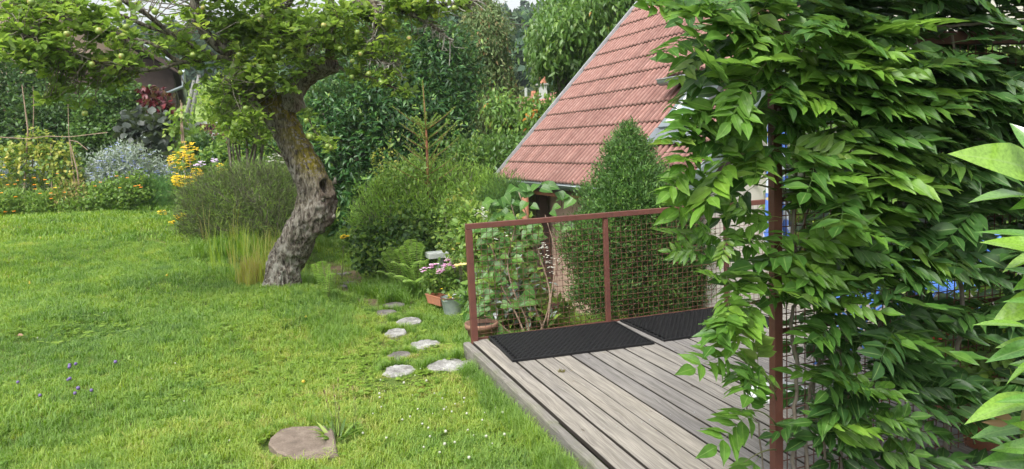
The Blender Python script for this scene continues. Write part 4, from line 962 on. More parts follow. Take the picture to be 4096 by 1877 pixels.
# clipped thuja behind the railing
TT = [(a, b_, c*1.12, d, e, g_) for a, b_, c, d, e, g_ in [(2515, 615, 85, 80, 7.9, .32), (2520, 700, 125, 100, 7.85, .42), (2500, 800, 165, 120, 7.8, .5), (2590, 800, 120, 130, 7.8, .5), (2550, 900, 230, 130, 7.72, .42), (2400, 980, 150, 150, 7.62, .34), (2560, 1030, 250, 160, 7.72, .36), (2720, 1010, 150, 160, 7.9, .34), (2420, 1150, 130, 130, 7.55, .30), (2600, 1170, 220, 110, 7.72, .34), (2770, 1130, 110, 130, 7.95, .30), (2512, 560, 42, 52, 7.9, .17), (2512, 520, 20, 26, 7.9, .08)]]
TSP = T_leaf(.10, .05, .08, 1)
shrub('thuja', 'cone-shaped clipped thuja pressed against the mesh railing', 'conifer', TT, 18000, 8, T_leaf(.15, .05, .12, 1), .042, M['thuja'], (2550, 7.8), spread=.032, shell=.40, rough=.12, up=.75, out=.55, jit=.35, nup=.2, stem=10, stem_r=.03, seed=3)
def single(name, me, parent, pos, axis, nrm_, sc):
    x, y, z = frames(np.array([axis], float), np.array([nrm_], float)); x, y, z = x[0]*sc, y[0]*sc, z[0]*sc
    o = put(name, me, parent); o.matrix_basis = Matrix(((x[0], y[0], z[0], pos[0]), (x[1], y[1], z[1], pos[1]), (x[2], y[2], z[2], pos[2]), (0, 0, 0, 1))); return o

# ------------------------------------------------------------------ path stones
def stone_mat(name, a, b_, c_, pits=.6):
    m_, t, b, o = mat_base(name); v = texco(t, 'Object', rnd=True); n = noise(t, v, 9, 6, .7); n2 = noise(t, v, 70, 4, .7)
    c = ramp(t, n, [(.3, a), (.5, b_), (.7, c_)]).outputs[0]; c = mix(t, pits, c, ramp(t, n2, [(.35, (.35, .35, .35)), (.6, (1.15, 1.15, 1.15))]).outputs[0], 'MULTIPLY')
    t.links.new(c, b.inputs['Base Color']); b.inputs['Roughness'].default_value = .85; bump(t, b, n2, .8, .006); return m_
M['stone'] = stone_mat('path_stone', (.12, .115, .105), (.24, .235, .22), (.42, .42, .40))
M['stone_dark'] = stone_mat('path_stone_dark', (.07, .06, .055), (.12, .11, .10), (.19, .175, .16))
M['slab'] = stone_mat('sandstone', (.10, .075, .055), (.15, .115, .088), (.21, .17, .13), .35)
STONES = []
def stone(name, label, c, rx, ry, mat, h=.036, group='stepping stones in the grass', poly=None, n=26, rz=0.):
    b = MB(); V = []; ph = rng.random()*9
    if poly is None:
        ring = [(math.cos(a)*(1+.10*math.sin(3*a+ph)+.07*math.sin(5*a+2*ph)+.035*rng.normal()), math.sin(a)*(1+.09*math.sin(2*a+ph)+.05*math.cos(4*a)+.02*rng.normal())) for a in np.linspace(0, 2*math.pi, n, endpoint=False)]
        ring = [(x*rx, y*ry) for x, y in ring]
    else: ring = poly
    n = len(ring)
    for s_, z in ((1., -.05), (1.0, h-.008), (.94, h), (.6, h+.002)):
        for x, y in ring: V.append((x*s_, y*s_, z+(.003*rng.normal() if z > 0 else 0)))
    V.append((0, 0, h+.002)); Fs = []
    for i in range(3):
        for k in range(n): q = (k+1) % n; Fs.append((i*n+k, i*n+q, (i+1)*n+q, (i+1)*n+k))
    for k in range(n): Fs.append((3*n+k, 3*n+(k+1) % n, 4*n))
    o = put(name, new_mesh(name, V, Fs, mat, None, False)); o.location = tuple(c); o.rotation_euler = (0, 0, rz)
    STONES.append((c[0], c[1], max(rx, ry) if poly is None else max(math.hypot(*p) for p in poly)*.8)); return tag(o, label, 'stone', group)
for lab, px, py, hw, hd, mt in [
        ('large flat grey stepping stone nearest the deck corner', 1801, 1475, 92, .185, 'stone'),
        ('pale rough stepping stone left of the large one by the deck', 1594, 1497, 62, .17, 'stone'),
        ('small dull stepping stone second up the left row', 1599, 1435, 46, .14, 'stone_dark'),
        ('pale stepping stone nearest left of the terracotta pot', 1697, 1390, 58, .17, 'stone'),
        ('pale stepping stone in the left row between the dull one and the bucket stone', 1582, 1342, 44, .18, 'stone'),
        ('light grey stepping stone straight left of the zinc bucket foot', 1634, 1296, 52, .20, 'stone'),
        ('flat grey stepping stone left end of the farthest pair', 1542, 1260, 40, .15, 'stone_dark'),
        ('half overgrown stepping stone farthest up the path', 1574, 1229, 46, .15, 'stone_dark'),
        ('tiny stone chip in the grass against the deck side', 1885, 1527, 22, .05, 'stone')]:
    g = G(px, py); stone('stepping_stone', lab, g, hw*g[1]/f_px, hd, M[mt])
g = G(1215, 1782); cr = [G(a, b_)-g for a, b_ in ((1075, 1795), (1085, 1772), (1120, 1738), (1170, 1728), (1300, 1726), (1332, 1738), (1345, 1790), (1356, 1845), (1270, 1858), (1170, 1856), (1110, 1830))]
stone('stone_slab', 'big brown sandstone slab lying alone at the bottom of the lawn', g, .3, .3, M['slab'], .04, None, [(p[0], p[1]) for p in cr])
for px, py, hw, lab in ((1375, 1098, 28, 'farthest flat brown stone in the bare earth right of the trunk'), (1395, 1135, 30, 'widest brown stone in the middle of the bare earth patch'), (1440, 1160, 30, 'brown stone in the bare earth just below the widest one'), (1478, 1188, 28, 'brown stone at the near end of the bare earth patch'), (1430, 1185, 24, 'small brown stone at the left edge of the bare earth near its end'), (1370, 1150, 22, 'smallest brown stone at the left edge of the bare earth')):
    g = G(px, py); stone('path_stone', lab, g, hw*g[1]/f_px, .09, M['stone_dark'], .02, 'flat stones in the bare path')

# ------------------------------------------------------------------ grass
def gn_group():
    g = bpy.data.node_groups.new('scatter', 'GeometryNodeTree')
    g.interface.new_socket('Geometry', in_out='INPUT', socket_type='NodeSocketGeometry'); g.interface.new_socket('Geometry', in_out='OUTPUT', socket_type='NodeSocketGeometry')
    return g
def scatter(name, protos, pts, rz, scl, tint, parent=None, lean=None):
    """one stuff object: copies of the prototypes standing on its points"""
    c = bpy.data.collections.new(name+'_kinds')
    for i, me in enumerate(protos):
        o = bpy.data.objects.new('%s_kind_%02d' % (name, i), me); c.objects.link(o)
    n = len(pts); me = bpy.data.meshes.new(name); me.vertices.add(n); me.vertices.foreach_set('co', np.asarray(pts, np.float32).ravel())
    rot = np.zeros((n, 3), np.float32); rot[:, 2] = rz
    if lean is not None: rot[:, :2] = lean
    a = me.attributes.new('rot', 'FLOAT_VECTOR', 'POINT'); a.data.foreach_set('vector', rot.ravel())
    for an, arr in (('scl', scl), ('tint', tint)):
        a = me.attributes.new(an, 'FLOAT', 'POINT'); a.data.foreach_set('value', np.asarray(arr, np.float32))
    a = me.attributes.new('idx', 'INT', 'POINT'); a.data.foreach_set('value', rng.integers(0, len(protos), n).astype(np.int32))
    g = gn_group(); gi = g.nodes.new('NodeGroupInput'); go = g.nodes.new('NodeGroupOutput'); ip = g.nodes.new('GeometryNodeInstanceOnPoints')
    ci = g.nodes.new('GeometryNodeCollectionInfo'); ci.inputs['Collection'].default_value = c; ci.inputs['Separate Children'].default_value = True; ci.inputs['Reset Children'].default_value = True
    def na(nm, ty):
        q = g.nodes.new('GeometryNodeInputNamedAttribute'); q.data_type = ty; q.inputs[0].default_value = nm; return next(s for s in q.outputs if s.enabled and s.name == 'Attribute')
    er = g.nodes.new('FunctionNodeEulerToRotation'); L = g.links
    L.new(gi.outputs[0], ip.inputs['Points']); L.new(ci.outputs[0], ip.inputs['Instance']); ip.inputs['Pick Instance'].default_value = True
    L.new(na('idx', 'INT'), ip.inputs['Instance Index']); L.new(na('rot', 'FLOAT_VECTOR'), er.inputs[0]); L.new(er.outputs[0], ip.inputs['Rotation']); L.new(na('scl', 'FLOAT'), ip.inputs['Scale'])
    L.new(ip.outputs[0], go.inputs[0])
    o = bpy.data.objects.new(name, me); COL.objects.link(o); md = o.modifiers.new('scatter', 'NODES'); md.node_group = g
    if parent is not None: o.parent = parent; o.matrix_parent_inverse = parent.matrix_basis.inverted()
    o['kind'] = 'stuff'; return o
M['grass'] = leaf_mat('grass_blade', [(0, (.050, .130, .010)), (.35, (.125, .245, .013)), (.65, (.23, .33, .020)), (.85, (.31, .36, .04)), (1, (.36, .29, .10))], .5, .35, inst=True, spec=.3)
M['clover'] = leaf_mat('clover_leaf', [(0, (.085, .17, .018)), (.6, (.15, .25, .026)), (1, (.22, .31, .04))], .5, .3, inst=True)
def tuft(n, rad, h, wd, bend=.5, seed=0):
    r = np.random.default_rng(seed); V = []; Fs = []
    for i in range(n):
        a = r.random()*6.28; rr = rad*math.sqrt(r.random()); x, y = rr*math.cos(a), rr*math.sin(a); hh = h*(.45+.75*r.random()); da = r.random()*6.28; be = bend*(.2+r.random())
        dx, dy = math.cos(da), math.sin(da); w_ = wd*(.7+.6*r.random()); px_, py_ = -dy*w_/2, dx*w_/2; k = len(V)
        for s_, u in ((0, 0), (.5, .25), (.85, .65)):
            X, Y, Z = x+dx*be*hh*u, y+dy*be*hh*u, hh*s_*(1-.25*be*s_); q = 1 if s_ < .6 else .7; V += [(X-px_*q, Y-py_*q, Z), (X+px_*q, Y+py_*q, Z)]
        V.append((x+dx*be*hh*1.1, y+dy*be*hh*1.1, hh*(1-.35*be)))
        Fs += [(k, k+1, k+3, k+2), (k+2, k+3, k+5, k+4), (k+4, k+5, k+6)]
    return new_mesh('tuft', V, Fs, M['grass'])
tufts = [tuft(16, .045, .062, .0036, .9, i) for i in range(6)]
tall = [tuft(14, .035, .17, .0045, .7, 20+i) for i in range(4)]
far_t = [tuft(16, .09, .085, .008, .9, 40+i) for i in range(5)]
def clover_mesh(seed):
    r = np.random.default_rng(seed); V = []; Fs = []
    for i in range(7):
        a = r.random()*6.28; rr = .045*math.sqrt(r.random()); c = np.array([rr*math.cos(a), rr*math.sin(a), .025+.03*r.random()]); tl = r.normal(size=2)*.25
        for q in range(3):
            an = a+q*2.094; R_ = .011*(.8+.4*r.random()); cc = c+np.array([math.cos(an)*R_, math.sin(an)*R_, 0]); k = len(V)
            for j in range(6):
                b_ = j*math.pi/3+an; x, y = math.cos(b_)*R_, math.sin(b_)*R_; V.append((cc[0]+x, cc[1]+y, cc[2]+x*tl[0]+y*tl[1]+.002*abs(math.cos(b_-an))))
            Fs.append([k+j for j in range(6)])
    return new_mesh('clover', V, Fs, M['clover'])
clov = [clover_mesh(i) for i in range(5)]
def rosette_mesh(seed, n=9, L=.07, w_=.13):
    r = np.random.default_rng(seed); V = []; Fs = []
    for i in range(n):
        a = i*2.4+r.random()*.5; el = .15+.5*r.random(); ll = L*(.6+.6*r.random()); dx, dy = math.cos(a), math.sin(a); k = len(V)
        for s_, ww in ((0, .2), (.45, 1), (.8, .7)): V += [(dx*ll*s_-dy*ll*w_*ww, dy*ll*s_+dx*ll*w_*ww, ll*el*math.sin(s_*2.4)+.004), (dx*ll*s_+dy*ll*w_*ww, dy*ll*s_-dx*ll*w_*ww, ll*el*math.sin(s_*2.4)+.004)]
        V.append((dx*ll, dy*ll, ll*el*.5)); Fs += [(k, k+1, k+3, k+2), (k+2, k+3, k+5, k+4), (k+4, k+5, k+6)]
    return new_mesh('rosette', V, Fs, M['clover'])
ros = [rosette_mesh(i) for i in range(4)]
def deckxy(p): return p[:, 0]*CT+p[:, 1]*ST, -p[:, 0]*ST+p[:, 1]*CT
def houseam(p):
    q = p-HO; return q@xh, q@yh
STL = np.array([[q[0], q[1], 0] for q in (G(1560, 1210), G(1575, 1340), G(1640, 1400), G(1600, 1520))])
def lawn_points(n, v0, v1, power, umax=.74, umin=-1.15, pad=0):
    n = int(n*1.28)
    u = rng.random(n); v = (v0**power+(v1**power-v0**power)*u)**(1/power); x = (umin+(umax-umin)*rng.random(n))*v
    p = np.stack([x, v, np.zeros(n)], 1); p[:, 2] = ground(p[:, 0], p[:, 1]); X, Y = deckxy(p)
    k = ~((X > DX0-.01+pad) & (Y < DY1+.0))
    a, t = houseam(p); k &= ~((a > .3) & (t < .2) & (t > -6))
    for sx, sy, sr in STONES: k &= ((p[:, 0]-sx)**2+((p[:, 1]-sy)*1.15)**2) > (sr*.93)**2
    dirtv = np.clip(1-seg_dist(p, PP)/.50, 0, 1)+(fbm(p, 5, 8)-.5)*.6; k &= (dirtv < .18+rng.random(n)*.3) | (rng.random(n) < .28)
    tr = seg_dist(p, STL) + (fbm(p, 4, 12)-.5)*.25; k &= (tr > .25) | (rng.random(n) < .6)
    k &= ((p[:, 0]-base[0])**2+(p[:, 1]-base[1])**2) > .2**2
    return p[k]
def lawn_tint(p):
    a = fbm(p, .9, 40); b_ = fbm(p, 3.5, 41)
    # drier, yellower turf in the trodden middle
    dry = np.exp(-(((p[:, 0]+1.35)/1.1)**2+((p[:, 1]-6.3)/1.9)**2))*.32
    return np.clip(.38+(a-.5)*.62+(b_-.5)*.55+(fbm(p, 9, 43)-.5)*.45+dry+rng.normal(size=len(p))*.13, 0, 1)
p1 = lawn_points(26000, 3.1, 7.5, 1.2); p2 = lawn_points(26000, 7.5, 13, 1.3, umax=.55); p3 = lawn_points(24000, 13, 25, 1.2, umax=.3)
gr = scatter('lawn_grass', tufts, np.vstack([p1, p2]), rng.random(len(p1)+len(p2))*6.28, np.concatenate([.65+.5*rng.random(len(p1)), .9+.6*rng.random(len(p2))])*(.62+.7*fbm(np.vstack([p1, p2]), 1.7, 44))*(1-.4*np.exp(-(seg_dist(np.vstack([p1, p2]), STL)/.35)**2)), lawn_tint(np.vstack([p1, p2])))
gf = scatter('far_lawn_grass', far_t, p3, rng.random(len(p3))*6.28, .8+.6*rng.random(len(p3)), np.clip(lawn_tint(p3)+.08, 0, 1))
# clover and broad-leaved weeds
pc = lawn_points(15000, 3.2, 9, 1.1); cl = fbm(pc, 1.1, 50)+np.clip((pc[:, 0]+1.2)*.12, -.1, .25)*(pc[:, 1] < 7); pc = pc[cl > .40+.35*rng.random(len(pc))]; pc = pc[rng.random(len(pc)) < .8]
scatter('clover_leaves', clov, pc, rng.random(len(pc))*6.28, (.5+.45*rng.random(len(pc))), np.clip(.35+.6*fbm(pc, 2, 51)+rng.normal(size=len(pc))*.1, 0, 1))
pr_ = lawn_points(3200, 3.2, 12, 1.1); pr_ = pr_[fbm(pr_, 1.6, 61) > .46]; scatter('lawn_weeds', ros, pr_, rng.random(len(pr_))*6.28, .4+.65*rng.random(len(pr_))**2, rng.random(len(pr_)))
# long grass against the deck side, the trunk, the stones and the border
pl = []
for k in range(1500):
    Y = 2.2+rng.random()*4.; d_ = abs(rng.normal())*.055; q = D(DX0-.03-d_, Y); pl.append(q)
for k in range(520):
    a = rng.random()*6.28; r_ = .18+abs(rng.normal())*.16; pl.append(np.array([base[0]+math.cos(a)*r_*1.3, base[1]+math.sin(a)*r_, 0]))
for sx, sy, sr in STONES[:10]:
    for k in range(46): a = rng.random()*6.28; r_ = sr*(1.02+.12*rng.random()); pl.append(np.array([sx+math.cos(a)*r_, sy+abs(math.sin(a))*r_, 0]))
for px0, px1, v0, v1, n in ((0, 760, 16.2, 17.2, 900), (760, 1200, 11.3, 12.4, 900), (1380, 1780, 9.6, 10.6, 700), (1830, 1900, 7.0, 7.8, 80), (1200, 1500, 13.5, 16, 400)):
    for k in range(n): v = v0+(v1-v0)*rng.random(); pl.append(P(px0+(px1-px0)*rng.random(), 900, v))
for k in range(500):
    q = G(1330+rng.normal()*60, 1340+rng.normal()*30); pl.append(q)
for k in range(900): q = D(1.6+3*rng.random(), 6.3+.8*rng.random()); pl.append(q)
for k in range(260): q = base+[rng.normal()*.22, -.17-abs(rng.normal())*.10, 0]; pl.append(q)
pl = np.array(pl); pl[:, 2] = ground(pl[:, 0], pl[:, 1]); X, Y = deckxy(pl); pl = pl[~((X > DX0-.02) & (Y < DY1+.05))]
for sx, sy, sr in STONES: pl = pl[((pl[:, 0]-sx)**2+(pl[:, 1]-sy)**2) > (sr*1.02)**2]
scatter('long_grass', tall, pl, rng.random(len(pl))*6.28, (.45+.55*rng.random(len(pl)))*np.where(pl[:, 1] > 9, 1.5, .8), np.clip(.1+.45*fbm(pl, 2, 55)+rng.normal(size=len(pl))*.1, 0, 1))
pe = []
for sx, sy, sr in STONES[:10]:
    for k in range(70): a = -math.pi*rng.random(); r_ = sr*(.97+.14*rng.random()); pe.append([sx+math.cos(a)*r_, sy+math.sin(a)*r_*.8, 0])
pe = np.array(pe); pe[:, 2] = ground(pe[:, 0], pe[:, 1]); scatter('edge_grass', tufts, pe, rng.random(len(pe))*6.28, .45+.45*rng.random(len(pe)), np.clip(lawn_tint(pe)+.05, 0, 1))
pbk = []
for k in range(900):
    q = G(1110+rng.random()*270+rng.normal()*20, 1185+rng.random()*140); pbk.append(q)
pbk = np.array(pbk); pbk = pbk[(np.abs(pbk[:, 0]-base[0]) > .2) | (pbk[:, 1] < base[1]-.1)]
scatter('bank_grass', tall, pbk[:650], rng.random(650)*6.28, .35+.4*rng.random(650), np.clip(.03+.5*rng.random(650)**1.6, 0, 1))
scatter('bank_weeds', ros, pbk[650:], rng.random(len(pbk)-650)*6.28, .7+.7*rng.random(len(pbk)-650), rng.random(len(pbk)-650)*.6)
# coarse dry grass left of the trunk foot
pd = np.array([GV(985+rng.normal()*22, 9.9+rng.normal()*.18) for k in range(130)]); scatter('dry_grass', [tuft(12, .03, .36, .005, .35, 70+i) for i in range(3)], pd, rng.random(len(pd))*6.28, .6+.7*rng.random(len(pd)), np.clip(.8+.3*rng.random(len(pd)), 0, 1))
pd = np.array([GV(1010+rng.normal()*80, 11.3+rng.normal()*.4) for k in range(55)]); scatter('seeding_grass', [tuft(9, .03, .52, .004, .35, 80+i) for i in range(3)], pd, rng.random(len(pd))*6.28, .7+.7*rng.random(len(pd)), np.clip(.6+.45*rng.random(len(pd)), 0, 1))
# small flowers in the lawn
def ball(r, h, mat, n=6, stem_m=None):
    b = MB(); b.lathe((0, 0, h), [(0, r), (r*.7, r*.75), (r, 0), (r*.6, -r*.7), (0, -r*.8)], n); me = b.mesh('head', mat, True); return me
def on_lawn(lst, h=.05): return np.array([G(a, b_)+[0, 0, h] for a, b_ in lst])
zc = lambda x, y, ox, oy: (ox+x*.797, oy+y*.797)
CF = [zc(*q, 1024, 937) for q in ((730, 745), (745, 783), (800, 740), (828, 706), (858, 772), (622, 838), (624, 858), (648, 822), (628, 767), (632, 905), (590, 937), (658, 1065), (540, 1040), (712, 1044), (738, 971), (776, 955), (815, 917), (838, 993), (868, 1013), (876, 1060), (845, 1113), (788, 843), (898, 833), (938, 862), (946, 920), (957, 905), (1002, 890), (985, 930), (1047, 860), (1045, 878), (1024, 833), (1060, 940), (1066, 1025), (1094, 1050), (1134, 836), (1150, 933), (1203, 907), (1158, 1060), (1188, 1092), (1240, 937), (1250, 1050), (1270, 880), (1138, 975), (1000, 1088), (925, 1140), (955, 1035), (889, 938), (775, 388), (950, 1100), (1072, 1170), (945, 710), (1230, 762))]
CF += [zc(*q, 0, 937) for q in ((997, 442), (928, 873), (1155, 1075), (192, 549), (765, 757), (524, 420), (883, 681))]
fl_me = [ball(.010, 0, M['petal_white']), ball(.0125, .004, M['petal_white']), ball(.008, -.004, M['petal_white'])]
pf = on_lawn(CF, .055); scatter('clover_flowers', fl_me, pf, np.zeros(len(pf)), .5+.4*rng.random(len(pf)), rng.random(len(pf)))
PFp = on_lawn([zc(*q, 0, 937) for q in ((94, 775), (345, 763), (355, 757), (353, 686), (384, 681), (396, 806), (463, 817), (583, 671), (205, 843), (380, 832), (352, 697))], .05)
scatter('violet_flowers', [ball(.013, 0, M['petal_purple'])], PFp, np.zeros(len(PFp)), .8+.5*rng.random(len(PFp)), rng.random(len(PFp)))
PY_ = on_lawn([zc(*q, 0, 937) for q in ((205, 36), (150, 262), (152, 270), (525, 3), (840, 229), (560, 4))]+[(1216, 1556), (1225, 1290)], .06); scatter('yellow_lawn_flowers', [ball(.016, 0, M['petal_yellow'])], PY_, np.zeros(len(PY_)), np.ones(len(PY_))*.9, rng.random(len(PY_)))
def dead_leaf(px, py, lab, s_, a):
    me = new_mesh('fallen_leaf', *T_big(.3, .3, .2, 5, .03, seed=4), M['dead_leaf'], smooth=True); o = put('fallen_leaf', me); g = G(px, py, .055)
    o.location = tuple(g); o.scale = (s_,)*3; o.rotation_euler = (.25, .2, a); tag(o, lab, 'dead leaf')
dead_leaf(70, 1368, 'curled brown fallen leaf on the lawn at the far left', .085, -1.9)
dead_leaf(1675, 1448, 'small brown fallen leaf on the moss beside the large stepping stone', .035, 1.)
# plantain stalks left of centre
b = MB(); hb = MB()
for x0, x1, y1, hd in ((1325, 1300, 1577, 18), (1330, 1335, 1560, 15), (1338, 1352, 1530, 18), (1345, 1356, 1640, 15), (1350, 1338, 1590, 12), (1400, 1412, 1560, 14), (1330, 1308, 1610, 12), (1405, 1420, 1600, 12)):
    g = G(x0+10, 1745); e = P(x1, y1, g[1]); b.tube([g, g*.5+e*.5+[.01, 0, 0], e], [.0018, .0015, .001], 4); d_ = unit(e-g); hb.tube([e, e+d_*hd*.5*g[1]/f_px, e+d_*hd*1.3*g[1]/f_px], [.002, .0038, .001], 6)
pt_ = thing('plantain', 'tall plantain stalks with brown seed heads behind the sandstone slab', 'weed', G(1340, 1745)); b.put('stalk', M['green_stem'], pt_, True, 'stuff'); hb.put('seed_heads', M['brown_stem'], pt_, True, 'stuff')
g0 = G(1350, 1760); n = 26; a = rng.random(n)*6.28; leaves('foliage', g0+np.stack([np.cos(a)*.04, np.sin(a)*.04, a*0], 1), np.stack([np.cos(a), np.sin(a), .9+.5*rng.random(n)], 1), rng.normal(size=(n, 3))*.3+[0, 0, 1], .16, T_leaf(.07, .1, .3, 3), M['light'], pt_)

# ================================================================== FAR BACKGROUND
# wooded hill: crowns as one far-off mass
def forest():
    pts = []
    n = 900; u = rng.random(n)*1.7-.85; v = 60+rng.random(n)**1.1*172; x = u*v*.85; keep = (v > 84) | (x/v > -.15)
    x, v = x[keep], v[keep]; z = ground(x, v); P_, A_, N_, S_, T_ = [], [], [], [], []
    for a, b_, c in zip(x, v, z):
        conifer = rng.random() < .35; h = (4.6+.0415*b_)*(.70+.26*rng.random()); r_ = h*(.20 if conifer else .36); k = 170; tz = .6*rng.random()*(.6 if conifer else 1)
        if conifer:
            s_ = rng.random(k); an = rng.random(k)*6.28; rr = r_*(1-s_)*(.6+.4*rng.random(k)); p = np.stack([a+rr*np.cos(an), b_+rr*np.sin(an), c+1+s_*h*1.15], 1); ax = np.stack([np.cos(an), np.sin(an), -.5+0*an], 1)
        else:
            d = rdir(k); p = np.array([a, b_, c+h*.62])+d*[r_, r_, h*.42]*(.75+.35*rng.random((k, 1))); ax = unit(d+rdir(k)*.6)
        P_.append(p); A_.append(ax); N_.append(unit(ax+rdir(k)+[0, 0, .6])); S_.append(np.full(k, h*.115)); T_.append(np.clip(tz+.4*rng.random(k)*(.6+.4*(p[:, 2]-c)/h), 0, 1))
    return leaves('forest', np.vstack(P_), np.vstack(A_), np.vstack(N_), np.concatenate(S_), T_leaf(.45, .1, .2, 2), M['forest'], None, np.concatenate(T_))
fo = forest(); tag(fo, 'dark wooded hillside far behind the gardens', 'forest')
for i, (px, v, top, lab) in enumerate(((777, 58, 322, 'left one of two bare pale trunks at the edge of the meadow'), (797, 58, 300, 'right one of two bare pale trunks at the edge of the meadow'))):
    g = GV(px, v); t_ = thing('tree_trunk', lab, 'tree', g, 'bare trunks by the meadow'); e = P(px, top, v); MB().tube([g, e], [.20, .13], 7).put('trunk', plain('pale_trunk%d' % i, (.17, .17, .16), .8), t_, True)
# house on the left
la = math.radians(22.6); ly = np.array([-math.sin(la), math.cos(la), 0]); lx = np.array([ly[1], -ly[0], 0]); LO = P(712, 272, 23.5)
def LPt(a, t, z): return LO+lx*a+ly*t+np.array([0, 0, z])
lh = thing('neighbour_house', 'beige house with dark overhanging eaves behind the apple leaves at upper left', 'house', LPt(-4, 4, -3.2), rz=la)
def lbox(b, a0, a1, t0, t1, z0, z1):
    V = [LPt(a, t, z) for z in (z0, z1) for t in (t0, t1) for a in (a0, a1)]; return b.add(V, [(0, 2, 3, 1), (4, 5, 7, 6), (0, 1, 5, 4), (2, 6, 7, 3), (0, 4, 6, 2), (1, 3, 7, 5)])
M['beige'] = plain('beige_render', (.50, .38, .29), .9, (.44, .33, .26), 6, bmp=.4)
Lr, rise = 6.2, math.tan(math.radians(36)); t_g = 1.0
b = MB(); pr = [(-1.1, -4.5), (-1.1, -.05+1.0*rise-.1), (-Lr, Lr*rise-.25), (-2*Lr+1.1, -.05+1.0*rise-.1), (-2*Lr+1.1, -4.5)]
V = [LPt(a, t_g, z) for a, z in pr]+[LPt(a, 17, z) for a, z in pr]
b.add(V, [(0, 1, 2, 3, 4), (9, 8, 7, 6, 5)]+[(i, 5+i, 5+(i+1) % 5, (i+1) % 5) for i in range(5)]); b.put('wall', M['beige'], lh)
b = MB(); V = []
for a, z in ((.02, -.02), (-Lr, Lr*rise)):
    for t in (-.02, 17.8): V += [LPt(a, t, z), LPt(a, t, z-.16)]
b.add(V, [(0, 2, 6, 4), (1, 5, 7, 3), (0, 4, 5, 1), (2, 3, 7, 6), (0, 1, 3, 2), (4, 6, 7, 5)])
V = []
for a, z in ((-2*Lr, -.02), (-Lr, Lr*rise)):
    for t in (-.02, 17.8): V += [LPt(a, t, z), LPt(a, t, z-.16)]
b.add(V, [(0, 4, 6, 2), (1, 3, 7, 5), (0, 1, 5, 4), (2, 6, 7, 3), (0, 2, 3, 1), (4, 5, 7, 6)]); lr = b.put('roof', M['dark_wood'], lh)
b = MB(); lbox(b, -3.2, -.16, .75, .98, -1.9, .35); lbox(b, -1.1, -.14, .98, 14, -.42, -.2); b.put('timber_gable', M['dark_wood'], lh)
b = MB(); lbox(b, -1.08, -.9, .98, 14, -4., -.42); b.put('timber_side', M['dark_wood'], lh)
b = MB(); lbox(b, -1.08, -.86, 4, 5.2, -3.3, -1.2); b.put('window', M['glass'], lh)
gutter('gutter', LPt(.10, -.05, -.06), LPt(.10, 15.5, -.06), .085, lh)
MB().tube([LPt(.1, .1, -.14), LPt(.1, .1, -.55), LPt(-.95, .5, -.95), LPt(-.98, .7, -1.1), LPt(-.98, .7, -3.6)], .055, 8).put('downpipe', M['zinc'], lh, True)
MB().tube([LPt(.06, -.04, .03), LPt(-Lr, -.04, Lr*rise+.05)], .035, 6).put('verge_trim', M['bead'], lh)
b = MB()
for k in range(4): lbox(b, -.95, -.2, 15.0, 15.1, -3-.3*k, -2.9-.3*k)
# far brick house with chimneys
def fbox(name, lab, c, d, rz, mat, par): return MB().box(c, d, rz).put(name, mat, par)
g = P(2175, 470, 42); fh = thing('brick_house', 'distant brick house with red roof and capped chimney beside the tiled verge', 'house', [g[0], g[1], float(ground(g[0], g[1]))])
def brick_mat():
    m_, t, b, o = mat_base('brick'); v = texco(t, 'Object'); br = t.nodes.new('ShaderNodeTexBrick'); br.inputs['Scale'].default_value = 4; mp = t.nodes.new('ShaderNodeMapping'); mp.inputs['Rotation'].default_value = (math.pi/2, 0, 0)
    t.links.new(v, mp.inputs[0]); t.links.new(mp.outputs[0], br.inputs[0]); br.inputs[1].default_value = (.34, .14, .09, 1); br.inputs[2].default_value = (.26, .12, .09, 1); br.inputs[3].default_value = (.3, .27, .24, 1)
    t.links.new(br.outputs[0], b.inputs['Base Color']); b.inputs['Roughness'].default_value = .9; return m_
M['brick'] = brick_mat()
wp = P(2150, 470, 42); top = P(2160, 395, 42)
MB().box((wp[0]+1.4, 44, (wp[2]+top[2])/2-1.5), (4.2, 4, top[2]-wp[2]+3)).put('wall', M['brick'], fh)
a_, b__ = P(2105, 392, 41.7), P(2225, 368, 41.7); V = [a_+[0, 2.4, -1.4], b__+[0, 2.4, -1.4], a_, b__, a_+[0, -2.4, -1.4], b__+[0, -2.4, -1.4]]
MB().add(V, [(4, 5, 3, 2), (2, 3, 1, 0)]).put('roof', plain('far_roof', (.30, .13, .10), .8, (.24, .11, .09), 2), fh)
c = P(2172, 372, 41.5); MB().box(tuple(c-[0, 0, .1]), (.42, .42, 1.0)).put('chimney', M['stone_grey'], fh)
MB().box((c[0], c[1], c[2]+.45), (.75, .6, .05)).put('chimney_cap', M['stone_grey'], fh)
MB().lathe((c[0], c[1], c[2]+.5), [(.22, 0), (.14, .45), (0, .46)], 10).put('chimney_pot', M['terracotta'], fh)
c = P(2137, 383, 41.5); MB().lathe(c, [(.2, -.3), (.16, .25), (0, .26)], 10).put('chimney_pot', M['terracotta'], fh)
g = P(2095, 560, 28); bw = thing('garden_wall', 'piece of old brick wall showing through leaves under the far chimney', 'wall', [g[0], g[1], float(ground(g[0], g[1]))])
c = P(2100, 455, 28); MB().box((c[0], 28, c[2]-1.2), (.75, .4, 3.6)).put('wall', M['brick'], bw)
